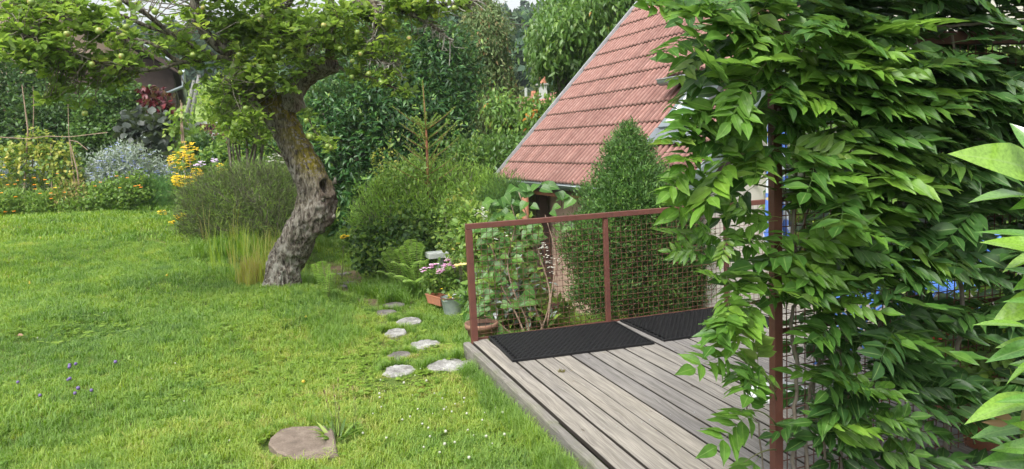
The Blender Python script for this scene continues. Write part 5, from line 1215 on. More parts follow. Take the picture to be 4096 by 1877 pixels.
# mast with wires
g = P(2105, 500, 48); mt = thing('power_mast', 'slim grey mast with wires standing above the far roofs', 'mast', [g[0], g[1], float(ground(g[0], g[1]))])
t_p = P(2104, 352, 48); MB().tube([(g[0], 48, float(ground(g[0], 48))), t_p], .09, 6).put('pole', M['stone_grey'], mt)
b = MB()
for e in (P(2000, 385, 50), P(2230, 380, 60)):
    s_ = t_p; b.tube([s_, (s_+e)/2-[0, 0, .35], e], .018, 4)
b.put('wire', M['zinc_dull'], mt, kind='stuff')
p0, p1 = P(1990, 92, 30), P(2130, 104, 30.5); tag(MB().tube([p0-(p1-p0)*4+[0, 0, .5], p0, p1, p1+(p1-p0)*5+[0, 0, .8]], .018, 5).put('overhead_cable', M['dark_wood']), 'dark overhead cable crossing the gap left of the cherry tree', 'cable')
# rusty perforated screens
for i, (x0, x1, y0, y1, v, lab) in enumerate(((812, 868, 497, 566, 25, 'left rusty perforated metal screen with small square cut-outs'), (870, 932, 495, 570, 25.2, 'middle rusty perforated metal screen partly behind leaves'), (898, 965, 446, 520, 26.5, 'taller rusty perforated screen rising behind the others'))):
    A = P(x0, y1, v); B_ = P(x1, y1, v); Tz = P(x0, y0, v)[2]; H_ = Tz-A[2]+.5; W_ = B_[0]-A[0]
    t_ = thing('rust_screen', lab, 'screen', ((A[0]+B_[0])/2, v, Tz-H_), 'perforated rusty garden screens')
    nx_, nz_ = 7, 9; b = MB(); cut = {(int(rng.integers(1, nx_*2-1)), int(rng.integers(1, nz_*2-1))) for _ in range(62)}
    for ix in range(nx_*2):
        for iz in range(nz_*2):
            if (ix, iz) in cut: continue
            b.box((A[0]+W_*(ix+.5)/(nx_*2), v, Tz-H_+H_*(iz+.5)/(nz_*2)), (W_/(nx_*2), .006, H_/(nz_*2)))
    b.put('sheet', M['corten'], t_, kind='stuff')
    fb = MB()
    for s_ in (A[0]-.02, B_[0]+.02): fb.box((s_, v-.01, Tz-H_/2), (.045, .04, H_+.04))
    fb.put('frame', M['corten'], t_)
# parked car glimpsed behind
cpos = P(795, 520, 33); zc_ = float(ground(cpos[0], 33)); car = thing('parked_car', 'white car seen only as a dark window and pale roof above the rusty screens', 'car', (cpos[0], 33, zc_))
S_ = [(-2.1, .35), (-2.15, .75), (-2.0, .95), (-1.3, 1.02), (-.7, 1.42), (.6, 1.47), (1.5, 1.35), (2.0, .98), (2.12, .7), (2.1, .35)]
dzc = P(795, 493, 33)[2]-1.45
V = [(cpos[0]+x, 33+y, dzc+z) for y in (-.85, .85) for x, z in S_]; n_ = len(S_)
MB().add(V, [tuple(range(n_)), tuple(range(2*n_-1, n_-1, -1))]+[(i, n_+i, n_+(i+1) % n_, (i+1) % n_) for i in range(n_)]).put('body', M['white_frame'], car)
M['dark_glass'] = plain('dark_glass', (.015, .02, .025), .1, (.02, .025, .03), 2, 0, 0, .9)
for xa, xb in ((-.95, -.05), (.05, 1.35)):
    MB().add([(cpos[0]+x, 32.145, dzc+z) for x, z in ((xa-.1, 1.02), (xb+.1, 1.02), (xb-.05, 1.34), (xa+.25, 1.34))], [(0, 1, 2, 3)]).put('window', M['dark_glass'], car)
for x in (-1.35, 1.3):
    for y in (-.8, .8):
        wh = MB().lathe((0, 0, 0), [(0, -.1), (.3, -.1), (.32, 0), (.3, .1), (0, .1)], 16).put('wheel', M['black_rubber'], car); wh.matrix_basis = Matrix.Translation((cpos[0]+x, 33+y, dzc+.32)) @ Matrix.Rotation(math.pi/2, 4, 'X')

hz, ht, hb_, ho = mat_base('air'); ht.nodes.remove(hb_); pv = ht.nodes.new('ShaderNodeVolumePrincipled'); pv.inputs['Color'].default_value = (.80, .88, .95, 1); pv.inputs['Density'].default_value = .0006; pv.inputs['Anisotropy'].default_value = .2
ht.links.new(pv.outputs[0], ho.inputs['Volume'])
if HAZE: put('haze', MB().box((0, 135, 28), (520, 310, 72)).mesh('haze', hz), kind='stuff')

# ================================================================== FLOWER BED
def flowers(name, pts, mat, par, r=.02, k=5, up=.6, tint=None, T=None):
    pts = np.repeat(np.asarray(pts), k, 0); n = len(pts); an = np.tile(np.arange(k)*6.283/k, n//k)+rng.random(n)*.3
    ax = np.stack([np.cos(an), np.sin(an), np.full(n, up*.4)], 1); ax[:, 1] -= .25
    nm = np.array([0, -.7, .8])+rng.normal(size=(n, 3))*.15
    return leaves(name, pts, ax, nm, r*(.8+.4*rng.random(n)), T or T_leaf(.33, .05, .1, 1), mat, par, rng.random(n))
def lump_pts(rows, n, shell=.3, low=None): return lump_points(px_lumps(rows), n, shell, .3, 6, low=low)[0]
bor, LB_, _ = shrub('blue_borage', 'big rounded grey-green bush covered in small pale blue flowers', 'plant', [(500, 660, 110, 75, 17.3, .7), (430, 700, 70, 60, 17.2, .5), (580, 700, 75, 55, 17.2, .5), (500, 730, 130, 60, 17.1, .6)], 1500, 6, TL, .085, M['grey_leaf'], (500, 17.2), spread=.07, up=.7, stem=14, stem_mat=M['green_stem'])
flowers('flowers', lump_pts([(500, 655, 120, 80, 17.1, .7), (430, 700, 75, 60, 17.1, .5), (580, 700, 85, 55, 17.1, .5)], 620, .12), M['petal_blue'], bor, .032)
cu, _, _ = shrub('currant_bush', 'bushy green plant with orange blooms in front of the blue flowers', 'plant', [(480, 790, 110, 70, 16.6, .6), (560, 770, 60, 70, 16.6, .4), (400, 800, 60, 50, 16.6, .4)], 1000, 6, TR, .065, M['light'], (490, 16.6), spread=.07, up=.3, stem=12, stem_mat=M['brown_stem'], tintbias=-.1)
flowers('flowers', [P(a, b_, 16.1) for a, b_ in ((466, 705), (510, 712), (540, 745), (565, 750), (385, 787), (480, 752), (555, 742), (402, 730), (380, 745))], M['petal_orange'], cu, .036, 7)
sh2, _, _ = shrub('blue_borage', 'low grey-blue flowering clump between the blue bush and the yellow daisies', 'plant', [(680, 700, 60, 50, 17.4, .4), (740, 710, 80, 45, 17.4, .4)], 420, 6, TL, .08, M['grey_leaf'], (700, 17.4), spread=.07, up=.7, stem=6, stem_mat=M['green_stem'])
flowers('flowers', lump_pts([(680, 690, 60, 45, 17.2, .4), (750, 700, 70, 45, 17.2, .4)], 200, .12), M['petal_blue'], sh2, .03)
sh3, _, _ = shrub('blue_borage', 'hazy blue-grey flowers behind the yellowing bean stakes', 'plant', [(60, 690, 90, 50, 17.8, .5), (160, 700, 80, 50, 17.8, .5), (-60, 690, 90, 50, 17.8, .5)], 560, 6, TL, .08, M['grey_leaf'], (100, 17.8), spread=.07, up=.7, stem=6, stem_mat=M['green_stem'])
flowers('flowers', lump_pts([(60, 680, 100, 45, 17.6, .5), (170, 690, 80, 45, 17.6, .5)], 260, .12), M['petal_blue'], sh3, .03)
shrub('fennel', 'soft feathery green fennel clump right of the blue flowers', 'plant', [(645, 790, 75, 60, 16.8, .4), (690, 770, 50, 45, 16.9, .3), (610, 740, 40, 35, 16.9, .3)], 2600, 6, T_leaf(.02, 0, .05, 1), .10, M['fennel'], (650, 16.8), spread=.06, up=.6, jit=.9, stem=10, stem_mat=M['green_stem'])
for lab, rows, fl, bs in (('tallest cluster of yellow daisies beside the climbing bean', [(725, 720, 45, 100, 16.6, .25)], [(725, 640, 50, 40, 16.5, .25), (760, 600, 35, 35, 16.5, .2), (700, 650, 30, 30, 16.5, .15)], (730, 16.6)),
                      ('yellow daisies hanging lower right of the tall cluster', [(750, 760, 40, 60, 16.4, .2)], [(735, 725, 50, 25, 16.3, .2), (790, 690, 25, 18, 16.3, .1), (705, 720, 15, 30, 16.3, .1)], (750, 16.4)),
                      ('yellow daisies above the left end of the broom bush', [(885, 700, 35, 40, 13.6, .2)], [(885, 675, 32, 20, 13.4, .15)], (890, 13.5)),
                      ('small yellow flower sprig on the lawn left of the broom bush', [(645, 860, 12, 16, 15.4, .08)], [(647, 852, 16, 14, 15.3, .08)], (646, 15.4)),
                      ('yellow flower sprig at the left foot of the broom bush', [(722, 880, 12, 20, 13.6, .08)], [(727, 868, 22, 16, 13.4, .1), (690, 888, 10, 8, 13.5, .05)], (722, 13.6)),
                      ('single yellow flower on a tall stalk over the path behind the trunk', [(1375, 975, 10, 35, 11.2, .06)], [(1378, 947, 14, 9, 11.15, .05)], (1372, 11.2))):
    t_, L_, b0 = shrub('yellow_daisy', lab, 'flower', rows, int(30+90*(len(fl) > 1)), 5, TL, .07, M['light'], bs, 'yellow flowering weeds', spread=.06, up=.6, stem=5 if len(fl) > 1 else 2, stem_r=.006, stem_mat=M['green_stem'])
    flowers('flowers', lump_pts(fl, int(14+130*(len(fl) > 2)+50*(len(fl) > 1)), .8), M['petal_yellow'], t_, .032, 6)
t_, _, _ = shrub('marigold', 'row of orange marigolds and low green leaves at the far left edge of the bed', 'plant', [(60, 810, 110, 45, 16.5, .5), (200, 820, 110, 45, 16.5, .5), (310, 830, 70, 35, 16.4, .4), (-60, 800, 80, 50, 16.5, .5)], 1500, 6, TL, .085, M['light'], (150, 16.5), spread=.07, up=.7, stem=8, stem_mat=M['green_stem'])
flowers('flowers', [P(a, b_, 16.0) for a, b_ in ((60, 738), (70, 723), (137, 712), (138, 740), (180, 720), (5, 772), (62, 788), (160, 775), (205, 795), (204, 773), (228, 695), (260, 770), (140, 757), (30, 740), (55, 846), (22, 848))], M['petal_orange'], t_, .036, 7)
flowers('yellow_flowers', [P(a, b_, 16.0) for a, b_ in ((190, 735), (220, 752), (100, 720), (12, 700), (20, 650), (15, 670))], M['petal_yellow'], t_, .035, 7)
# yellowing beans on sticks
t_, _, _ = shrub('bean_plant', 'yellowing climbing beans on thin sticks at the far left', 'plant', [(20, 690, 45, 100, 16.9, .3), (150, 570, 30, 60, 16.9, .2), (130, 650, 60, 70, 16.9, .3), (235, 640, 60, 60, 16.9, .3), (270, 700, 50, 60, 16.8, .3), (90, 590, 30, 30, 16.9, .15), (40, 610, 35, 30, 16.9, .2)], 520, 5, TR, .085, M['yellowish'], (150, 16.9), spread=.07, up=-.1, droop=.3, shell=.9, stem=14, stem_r=.006, stem_mat=M['green_stem'], mat2=M['light'], frac2=.35)
t_, _, _ = shrub('withered_plant', 'straw-coloured withered stalks and leaves right of the beans', 'plant', [(280, 780, 70, 60, 16.5, .35), (330, 800, 50, 50, 16.5, .3), (240, 800, 50, 40, 16.5, .3)], 330, 6, TL, .075, M['straw'], (290, 16.5), spread=.06, up=.3, stem=14, stem_r=.006, mat2=M['light'], frac2=.35, stem_mat=M['brown_stem'])
t_, _, _ = shrub('bean_plant', 'tall pale green bean climbing the bundle of stakes behind the yellow daisies', 'plant', [(725, 560, 25, 70, 17.2, .15), (725, 470, 35, 30, 17.2, .15), (710, 520, 30, 20, 17.2, .12), (735, 640, 25, 40, 17.2, .12)], 60, 5, T_leaf(.42, .1, .2, 3), .12, M['light'], (728, 17.2), spread=.06, up=0, droop=.3, stem=4, stem_r=.006, tintbias=.2, stem_mat=M['green_stem'])
for lab, p, v, r in (('left garden stake leaning slightly, tallest by the beans', [(95, 800), (112, 520), (88, 340)], 16.8, .022), ('thin forked twig beside the left stake', [(128, 740), (135, 420), (132, 345)], 17, .012), ('short stake in the middle of the beans', [(210, 800), (203, 640), (203, 575)], 16.8, .016), ('slim reddish stake crossing at the right of the beans', [(318, 850), (292, 680), (275, 540), (272, 395)], 16.6, .016), ('second stake splayed from the same crossing, right of the reddish one', [(328, 850), (310, 690), (278, 560)], 16.6, .02),
                      ('straight stake in the bundle by the yellow daisies', [(735, 640), (725, 520), (728, 412)], 17.1, .024), ('knotty stake leaning in the daisies bundle', [(760, 640), (735, 560), (722, 400)], 17.1, .018)):
    pp_ = [P(a, b_, v) for a, b_ in p]; gz = float(ground(pp_[0][0], pp_[0][1])); pp_.insert(0, np.array([pp_[0][0], pp_[0][1], gz-.05]))
    tag(MB().tube(pp_, [r, r, r*.9]+[r*.5]*(len(pp_)-3), 6).put('garden_stake', M['stick']), lab, 'stake', 'sticks in the flower bed')
for lab, p in (('long bare twig lying across the stakes', [(0, 549), (110, 556), (190, 545), (280, 548), (430, 530)]), ('bare twig hanging down right from the crossing of the stakes', [(275, 560), (310, 568), (350, 600)])):
    tag(MB().tube([P(a, b_, 16.5) for a, b_ in p], .009, 5).put('bare_twig', M['stick']), lab, 'twig')
t_, _, _ = shrub('phlox', 'few pale lilac flower heads right of the yellow daisies', 'flower', [(810, 680, 30, 40, 16.6, .2)], 60, 5, TL, .08, M['light'], (815, 16.6), spread=.06, stem=5, stem_mat=M['green_stem'])
flowers('flowers', lump_pts([(805, 655, 16, 10, 16.3, .08), (858, 642, 12, 9, 16.3, .06), (785, 662, 10, 8, 16.3, .05)], 34, .9), plain('lilac_petal', (.55, .42, .62), .6, (.65, .52, .7), 9, bmp=0), t_, .035)
t_, _, _ = shrub('white_daisy', 'white daisies glimpsed just left of the trunk above the broom', 'flower', [(1110, 640, 40, 25, 14.5, .2)], 40, 5, TL, .07, M['light'], (1110, 14.5), spread=.06, stem=4, stem_mat=M['green_stem'])
flowers('flowers', lump_pts([(1110, 635, 45, 20, 14.2, .2)], 30, .9), M['petal_white'], t_, .035, 7)

# ================================================================== BEHIND THE RAILING AND BY THE PATH
# young spruce
g = GV(1712, 11.6); sp = thing('young_spruce', 'thin young spruce with a long bare leader rising from the round bush', 'tree', g); top = P(1690, 322, 11.6); fk = P(1705, 520, 11.6)
MB().tube([g, P(1712, 700, 11.6), fk, top], [.03, .024, .016, .004], 6).put('trunk', M['rust_wood'], sp, True)
bs_ = []; b = MB()
for yy, L in ((505, 75), (520, 120), (560, 110), (600, 130), (650, 140), (700, 150), (740, 150)):
    for k in range(5):
        s_ = P(1705+(yy-500)*.03, yy, 11.6); an = k*1.257+yy; l = L*(.7+.5*rng.random())*11.6/f_px; e = s_+np.array([math.cos(an)*l, math.sin(an)*l, l*(.55+.2*rng.random())]); b.tube([s_, s_*.5+e*.5+[0, 0, -.02], e], [.006, .005, .002], 4); bs_.append((s_, e))
b.put('branch', M['rust_wood'], sp, True, 'stuff'); pos = []; ax = []
for s_, e in bs_+[(fk, top)]*3:
    k = 240; u = rng.random(k)[:, None]; d = unit(e-s_); pos.append(s_+(e-s_)*u); ax.append(unit(d*.8+rdir(k)*.9))
leaves('needles', np.vstack(pos), np.vstack(ax), rdir(len(np.vstack(pos))), .027, T_leaf(.09, 0, 0, 1), M['broom_light'], sp)
# rose shoots
for lab, bs, tips in (('arching rose shoots with reddish tips at the left of the spruce', (1560, 12), [(1497, 608), (1480, 620), (1525, 590), (1562, 563), (1520, 660), (1590, 620)]), ('loose rose shoots right of the spruce leader', (1740, 12.2), [(1750, 590), (1820, 488), (1845, 500), (1790, 480), (1900, 520), (1660, 430), (1650, 600), (1930, 540)])):
    g = GV(*bs); t_ = thing('rose_shoots', lab, 'shrub', g); pos = []; b = MB()
    for a, c_ in tips:
        e = P(a, c_, bs[1]-.3); m_ = g*.45+e*.55+[0, 0, .12]; pth = [(1-t)**2*g+2*t*(1-t)*m_+t*t*e for t in np.linspace(0, 1, 8)]; b.tube(pth, [.008]*4+[.005, .004, .003, .002], 5)
        for t in np.linspace(.45, 1, 26): pos.append((1-t)**2*g+2*t*(1-t)*m_+t*t*e+rng.normal(size=3)*.025)
    b.put('stem', M['green_stem'], t_, True); pos = np.repeat(np.array(pos), 3, 0)+rng.normal(size=(len(pos)*3, 3))*.02; leaves('foliage', pos, rdir(len(pos))+[0, 0, .3], rdir(len(pos))*.5+[0, 0, 1], .045, T2, M['yellowish'] if bs[1] == 12 else M['light'], t_)
# ferns
def fern(c_px, v, lab, fr):
    g = GV(c_px, v); t_ = thing('fern', lab, 'fern', g, 'ferns at the path edge')
    for a, c_, dv in fr:
        e = P(a, c_, v+dv); m_ = g*.35+e*.65; m_[2] = max(g[2], e[2])+.10; k = 34; pts = np.array([(1-t)**2*g+2*t*(1-t)*m_+t*t*e for t in np.linspace(0, 1, k)]); L = np.linalg.norm(e-g)
        pos = []; ax = []; sz = []
        for i in range(4, k-1):
            d = unit(pts[i+1]-pts[i-1]); side = unit(np.cross(d, [0, 0, 1.])); u = i/k; s_ = .15*math.sin(math.pi*u**.7)*L/.8+.012
            for sg in (-1, 1): pos.append(pts[i]); ax.append(unit(side*sg+d*.35+[0, 0, -.15])); sz.append(s_)
        b = MB().tube(list(pts[::4])+[pts[-1]], .003, 4); f_ = b.put('frond', M['green_stem'], t_, True); leaves('pinnae', np.array(pos), np.array(ax), np.tile([0, -.3, 1.], (len(pos), 1))+rng.normal(size=(len(pos), 3))*.15, np.array(sz), T_leaf(.09, .05, .15, 2), M['fern'], f_, np.clip(.3+.7*rng.random(len(pos)), 0, 1))
fern(1655, 9.9, 'large fern at the path edge left of the grey pedestal', [(1585, 1000, .1), (1610, 985, .2), (1640, 960, .3), (1668, 975, .1), (1700, 990, 0), (1720, 1040, -.1), (1560, 1050, -.1), (1575, 1110, -.3), (1620, 1130, -.4), (1700, 1120, -.4), (1640, 1020, 0), (1600, 1060, -.2), (1680, 1050, -.25)])
fern(1590, 10.3, 'smaller fern under the ivy mound further up the path', [(1500, 1040, 0), (1530, 1010, .2), (1560, 990, .3), (1590, 1000, .2), (1500, 1090, -.2), (1545, 1100, -.3), (1620, 1050, 0)])
fern(1292, 8.9, 'small pale fern in the grass right of the apple trunk', [(1250, 1060, .1), (1285, 1050, .1), (1320, 1062, 0), (1330, 1100, -.1)])
# grey stone pedestal
c = P(1762, 1060, 9.9); gz = float(ground(c[0], c[1])); pd_ = thing('stone_pedestal', 'grey stone pedestal with flat square top between fern and geraniums', 'pedestal', (c[0], c[1], gz))
zt = P(1740, 1009, 9.9)[2]; c0 = P(1738, 1020, 9.9)
for nm, cc, dd in (('top_slab', (c0[0]+.03, c0[1], zt-.035), (.27, .25, .07)), ('column', (c[0], c[1], (gz+zt-.07)/2), (.075, .075, zt-.07-gz)), ('foot', (c[0], c[1], gz+.02), (.2, .2, .06))):
    o = MB().box(cc, dd, .35).put(nm, M['stone_grey'], pd_); md = o.modifiers.new('b', 'BEVEL'); md.width = .006; md.segments = 2
# galvanised bucket
def at_ground(px, py, v): return np.array([*P(px, py, v)[:2], 0.])
bt = P(1812, 1186, 8.85); bz = P(1815, 1268, 8.85)[2]; H_ = bt[2]-bz; bu = thing('zinc_bucket', 'old galvanised bucket with a yellow-flowered plant on the grass by the path', 'bucket', (bt[0], bt[1], bz))
MB().lathe((bt[0], bt[1], bz), [(0, .01), (.105, 0), (.108, .01), (.150, H_-.005), (.156, H_), (.150, H_+.003), (.146, H_-.01), (.125, H_-.07), (0, H_-.07)], 28).put('pail', M['zinc_dull'], bu, True)
b = MB(); [b.tube([(bt[0]+.153*math.cos(a), bt[1]+.153*math.sin(a), bz+H_) for a in np.linspace(0, 2*math.pi, 25)], .006, 6)]; b.put('rim', M['rust'], bu, True)
MB().tube([(bt[0]-.15, bt[1], bz+H_-.02), (bt[0]-.1, bt[1]-.13, bz+H_-.03), (bt[0]+.1, bt[1]-.13, bz+H_-.03), (bt[0]+.15, bt[1], bz+H_-.02)], .004, 5).put('handle', M['zinc_dull'], bu)
MB().lathe((bt[0], bt[1], bz), [(0, H_-.055), (.13, H_-.06)], 16).put('soil', M['soil'], bu)
n = 60; pos = np.array([bt[0], bt[1], bz+H_])+rng.normal(size=(n, 3))*[.05, .05, .03]; tp_ = thing('bucket_plant', 'small plant with yellow flowers growing in the zinc bucket', 'plant', (bt[0], bt[1], bz+H_-.04)); leaves('foliage', pos, rdir(n)+[0, 0, .5], rdir(n)+[0, 0, 1], .05, T2, M['light'], tp_)
flowers('flowers', [P(a, b_, 8.75) for a, b_ in ((1797, 1182), (1802, 1190), (1776, 1201), (1765, 1156))], M['petal_yellow'], tp_, .018, 6)
# terracotta trough
tc = P(1752, 1178, 9.15); zg_ = float(ground(tc[0], tc[1])); tr_ = thing('planter_trough', 'long terracotta planter trough behind the zinc bucket', 'planter', (tc[0], tc[1], zg_), rz=-.95)
def trough(L, W_, H_, th):
    b = MB(); o_ = [(-L/2, -W_/2), (L/2, -W_/2), (L/2, W_/2), (-L/2, W_/2)]; V = []
    for s_, z, i_ in ((.85, 0, 0), (1, H_, 0), (1.06, H_, 0), (1.06, H_+.012, 0), (1, H_+.012, th), (.85, .03, th)):
        for x, y in o_: V.append(((x-np.sign(x)*i_)*s_, (y-np.sign(y)*i_)*s_, z))
    Fs = [(0, 3, 2, 1)]+[(r*4+k, r*4+(k+1) % 4, (r+1)*4+(k+1) % 4, (r+1)*4+k) for r in range(5) for k in range(4)]+[(20, 21, 22, 23)]
    return b.add(V, Fs)
o = put('trough', trough(.36, .15, .10, .010).mesh('trough', M['terracotta']), tr_, world=False); o.location = (0, 0, P(1752, 1190, 9.15)[2]-zg_-.08)
# geranium
g = P(1775, 1190, 9.4); gz = float(ground(g[0], g[1])); ge = thing('geranium', 'geranium with pink and white flower heads beside the pedestal', 'flower', (g[0], g[1], gz))
foliage('foliage', px_lumps([(1770, 1120, 60, 45, 9.35, .2), (1810, 1130, 50, 40, 9.3, .2), (1730, 1130, 35, 30, 9.3, .15)]), 330, 5, TR, .045, M['light'], ge, spread=.035, nup=.9, tintbias=-.15)
fp = []
for a, b_, r_ in ((1692, 1083, 14), (1727, 1067, 12), (1722, 1060, 10), (1755, 1088, 14), (1778, 1064, 15), (1800, 1060, 9), (1791, 1040, 11), (1770, 1084, 9), (1815, 1065, 7), (1740, 1058, 6)):
    for k in range(10): p_ = P(a+rng.normal()*r_*.5, b_+rng.normal()*r_*.38, 9.1+rng.normal()*.015); fp.append(p_)
flowers('flowers', fp, M['petal_pink'], ge, .020, 5)
stems('stem', [P(1775, 1180, 9.35)]*8, [P(a, b_+6, 9.12) for a, b_ in ((1692, 1083), (1727, 1065), (1755, 1088), (1778, 1064), (1800, 1060), (1791, 1040), (1770, 1084), (1815, 1065))], .004, .0025, M['green_stem'], ge)
t_ = thing('dahlia', 'pale yellow spiky dahlia bloom leaning on the left rail post', 'flower', GV(1850, 8.2)); stems('stem', [GV(1850, 8.2)], [P(1845, 1070, 8.1)], .006, .003, M['green_stem'], t_)
flowers('bloom', [P(1845, 1060, 8.05), P(1852, 1058, 8.05), P(1838, 1062, 8.05)], leaf_mat('cream_petal', [(0, (.75, .55, .18)), (1, (.85, .75, .35))], .6, .2, tcol=1), t_, .06, 14, T=T_leaf(.1, .1, .1, 1))
# terracotta pot behind the post
pc_ = P(1925, 1290, 7.0); gz = pc_[2]-.25; pot = thing('terracotta_pot', 'large weathered terracotta pot directly behind the left rail post', 'pot', (pc_[0], pc_[1], gz))
MB().lathe((pc_[0], pc_[1], gz), [(0, .0), (.105, 0), (.14, .20), (.158, .20), (.160, .25), (.145, .25), (.13, .21), (0, .21)], 30).put('pot_body', M['terra_dark'], pot, True)
MB().lathe((pc_[0], pc_[1], gz), [(0, .222), (.135, .215)], 16).put('soil', M['soil'], pot)
# rusty stool
sc_ = P(2215, 1222, 8.9); gz = float(ground(sc_[0], sc_[1])); st = thing('iron_stool', 'small round rusty iron stool against the stucco wall', 'stool', (sc_[0], sc_[1], gz))
MB().lathe((sc_[0], sc_[1], sc_[2]), [(0, .012), (.10, .012), (.115, .004), (.115, -.02), (.10, -.025), (0, -.02)], 22).put('seat', M['rust_dark'], st, True)
for k in range(3):
    a = k*2.094+.4; MB().tube([(sc_[0]+.08*math.cos(a), sc_[1]+.08*math.sin(a), sc_[2]), (sc_[0]+.13*math.cos(a), sc_[1]+.13*math.sin(a), gz)], .011, 6).put('leg', M['rust_dark'], st)
# leaning brown post
c = P(2105, 1000, 8.6); gz = float(ground(c[0], c[1])); tag(MB().tube([(c[0]+.02, c[1], gz-.1), P(2120, 1150, 8.6), c, P(2100, 790, 8.6)], [.045, .045, .042, .038], 8).put('timber_post', M['rust_wood'], None, True), 'orange-brown timber post standing between climber and stucco wall', 'post')
# mixed planting behind the left rail panel
t_, _, _ = shrub('white_aster', 'leafy light green perennials with tiny white flowers behind the left rail panel', 'plant', [(1960, 930, 90, 40, 8.7, .3), (2060, 930, 80, 45, 8.7, .3), (1930, 1000, 70, 60, 8.5, .3), (2030, 1020, 80, 60, 8.5, .3), (1890, 900, 60, 60, 9., .3)], 950, 6, TB, .075, M['light'], (1990, 8.6), spread=.05, nup=.8, up=.5, stem=16, stem_r=.006, stem_mat=M['green_stem'])
flowers('flowers', np.vstack([lump_pts([(1940, 850, 14, 30, 8.7, .06)], 40, .9), lump_pts([(1905, 850, 18, 14, 8.7, .06), (1960, 905, 60, 14, 8.5, .15), (2170, 1000, 22, 40, 8.4, .1), (2200, 1060, 30, 40, 8.3, .1), (2250, 1030, 15, 12, 8.3, .05), (1990, 945, 90, 20, 8.4, .15)], 130, .9)]), M['petal_white'], t_, .014, 5)
t_, _, _ = shrub('birch_leaf_shrub', 'airy shrub with small yellow-green leaves left of the rail post', 'shrub', [(1800, 870, 45, 80, 9.3, .2), (1845, 930, 50, 60, 9.2, .25), (1870, 800, 35, 50, 9.4, .15), (1840, 1000, 45, 45, 9.1, .2), (1800, 960, 35, 30, 9.2, .15), (1880, 960, 40, 50, 9., .2)], 300, 5, TB, .055, M['light'], (1830, 9.3), spread=.05, nup=.7, shell=.8, gap=.6, tintbias=-.05, stem=14, stem_r=.005, mat2=M['yellowish'], frac2=.15)
t_, _, _ = shrub('sage', 'grey-green sage with drooping leaves between bucket and rail post', 'plant', [(1885, 1165, 22, 26, 8.2, .10), (1888, 1225, 20, 35, 7.9, .10)], 85, 5, T_leaf(.15, .1, .25, 3), .095, M['ivy'], (1865, 8.1), spread=.045, nup=.8, tintbias=.1, stem=8, stem_mat=M['green_stem'])
t_, _, _ = shrub('lily_leaves', 'lush pale ground leaves below the left rail panel', 'plant', [(2020, 1170, 110, 80, 8.0, .35), (2160, 1250, 110, 55, 8.0, .35), (1980, 1260, 60, 50, 7.7, .2), (2100, 1150, 60, 60, 8.3, .3), (2230, 1270, 60, 30, 8., .25), (1950, 1120, 50, 60, 8.2, .2)], 420, 5, T_leaf(.20, .1, .25, 3), .12, M['light'], (2060, 8.0), spread=.05, nup=.8, up=.5, shell=.9, gap=.45, stem=10, stem_mat=M['green_stem'], mat2=M['grey_leaf'], frac2=.25)
# heart-leaved climber: each leaf its own part
hv = [new_mesh('heart_leaf', *T_big(.44, .12, .18, 6, .012, 1.2, 1, s_), M['heart'], {'mid': ('POINT', mid_of(35))}, True) for s_ in range(4)]
for me in hv: me.attributes.new('tint', 'FLOAT', 'FACE').data.foreach_set('value', np.full(len(me.polygons), .5, np.float32))
g = GV(2120, 7.6); cl_ = thing('heart_leaved_climber', 'climber with big heart-shaped leaves growing through the left rail panel', 'climber', g)
stem_p = [[(2120, 1400), (2080, 1290), (2040, 1210), (2000, 1130), (1985, 1040), (1960, 980)], [(2120, 1400), (2110, 1290), (2060, 1180), (2030, 1050), (2060, 900), (2040, 800)], [(2130, 1400), (2200, 1200), (2150, 1000), (2120, 900), (2075, 770)], [(2190, 1300), (2205, 1180), (2225, 1040), (2210, 960), (2180, 860)], [(2120, 1400), (1990, 1290), (1930, 1260)], [(2180, 1340), (2140, 1230), (2120, 1190)]]
b = MB()
for s_ in stem_p:
    pp_ = smooth_path([P(a, b_, 7.5) for a, b_ in s_], 5); b.tube(pp_, list(np.linspace(.011, .004, len(pp_))), 6)
b.put('stem', M['stick'], cl_, True, 'stuff')
HL = [(1945, 812, 1), (1965, 806, 1.1), (1985, 818, .9), (2008, 805, 1), (2022, 790, 1.1), (2045, 775, 1.1), (2060, 755, 1.2), (2085, 745, 1.1), (2075, 770, 1.2), (2100, 760, 1), (2120, 770, 1.1), (2150, 745, 1.2), (2170, 760, 1.2), (2180, 735, 1.0), (2200, 750, 1.2), (2260, 785, 1.3), (2285, 800, 1.4), (2235, 775, 1.1), (2040, 800, 1), (2060, 815, 1), (2100, 815, 1.1), (2130, 830, .9), (2090, 860, .8), (2030, 870, 1.2), (2045, 880, 1.1), (2010, 850, 1.1), (1990, 860, .9), (1975, 880, .8), (2060, 900, .9), (2110, 910, 1), (2150, 900, .8),
      (2140, 925, 1.3), (2160, 935, 1.3), (2125, 945, 1.1), (2175, 950, 1.2), (2100, 960, 1.0), (2150, 970, 1.2), (2110, 975, 1.), (2080, 985, 1.), (2270, 915, 1.1), (2225, 905, .9), (2290, 900, 1), (2060, 1040, 1.1), (2035, 1060, 1.1), (2090, 1080, 1.), (2010, 1030, .9), (2050, 1100, 1.), (1985, 1070, 1), (1960, 1040, .9), (2020, 1130, 1.), (2060, 1150, .9), (2110, 1165, 1.3), (2085, 1195, 1.4), (2120, 1200, 1.2), (2105, 1140, .8), (1905, 1225, 1.1), (1925, 1240, 1.2), (1945, 1230, 1.1), (1910, 1255, 1.1), (1955, 1262, .8), (1935, 1215, .9), (1868, 1262, .8), (1880, 1240, .8), (1963, 1318, 1.1), (1990, 1305, .9), (2005, 1325, 1), (1980, 1340, 1), (2000, 1345, .8), (2110, 1020, 1), (2080, 1010, .9), (1930, 990, .9), (1955, 960, 1), (1990, 930, .9), (2230, 830, .9), (2210, 855, .8)]
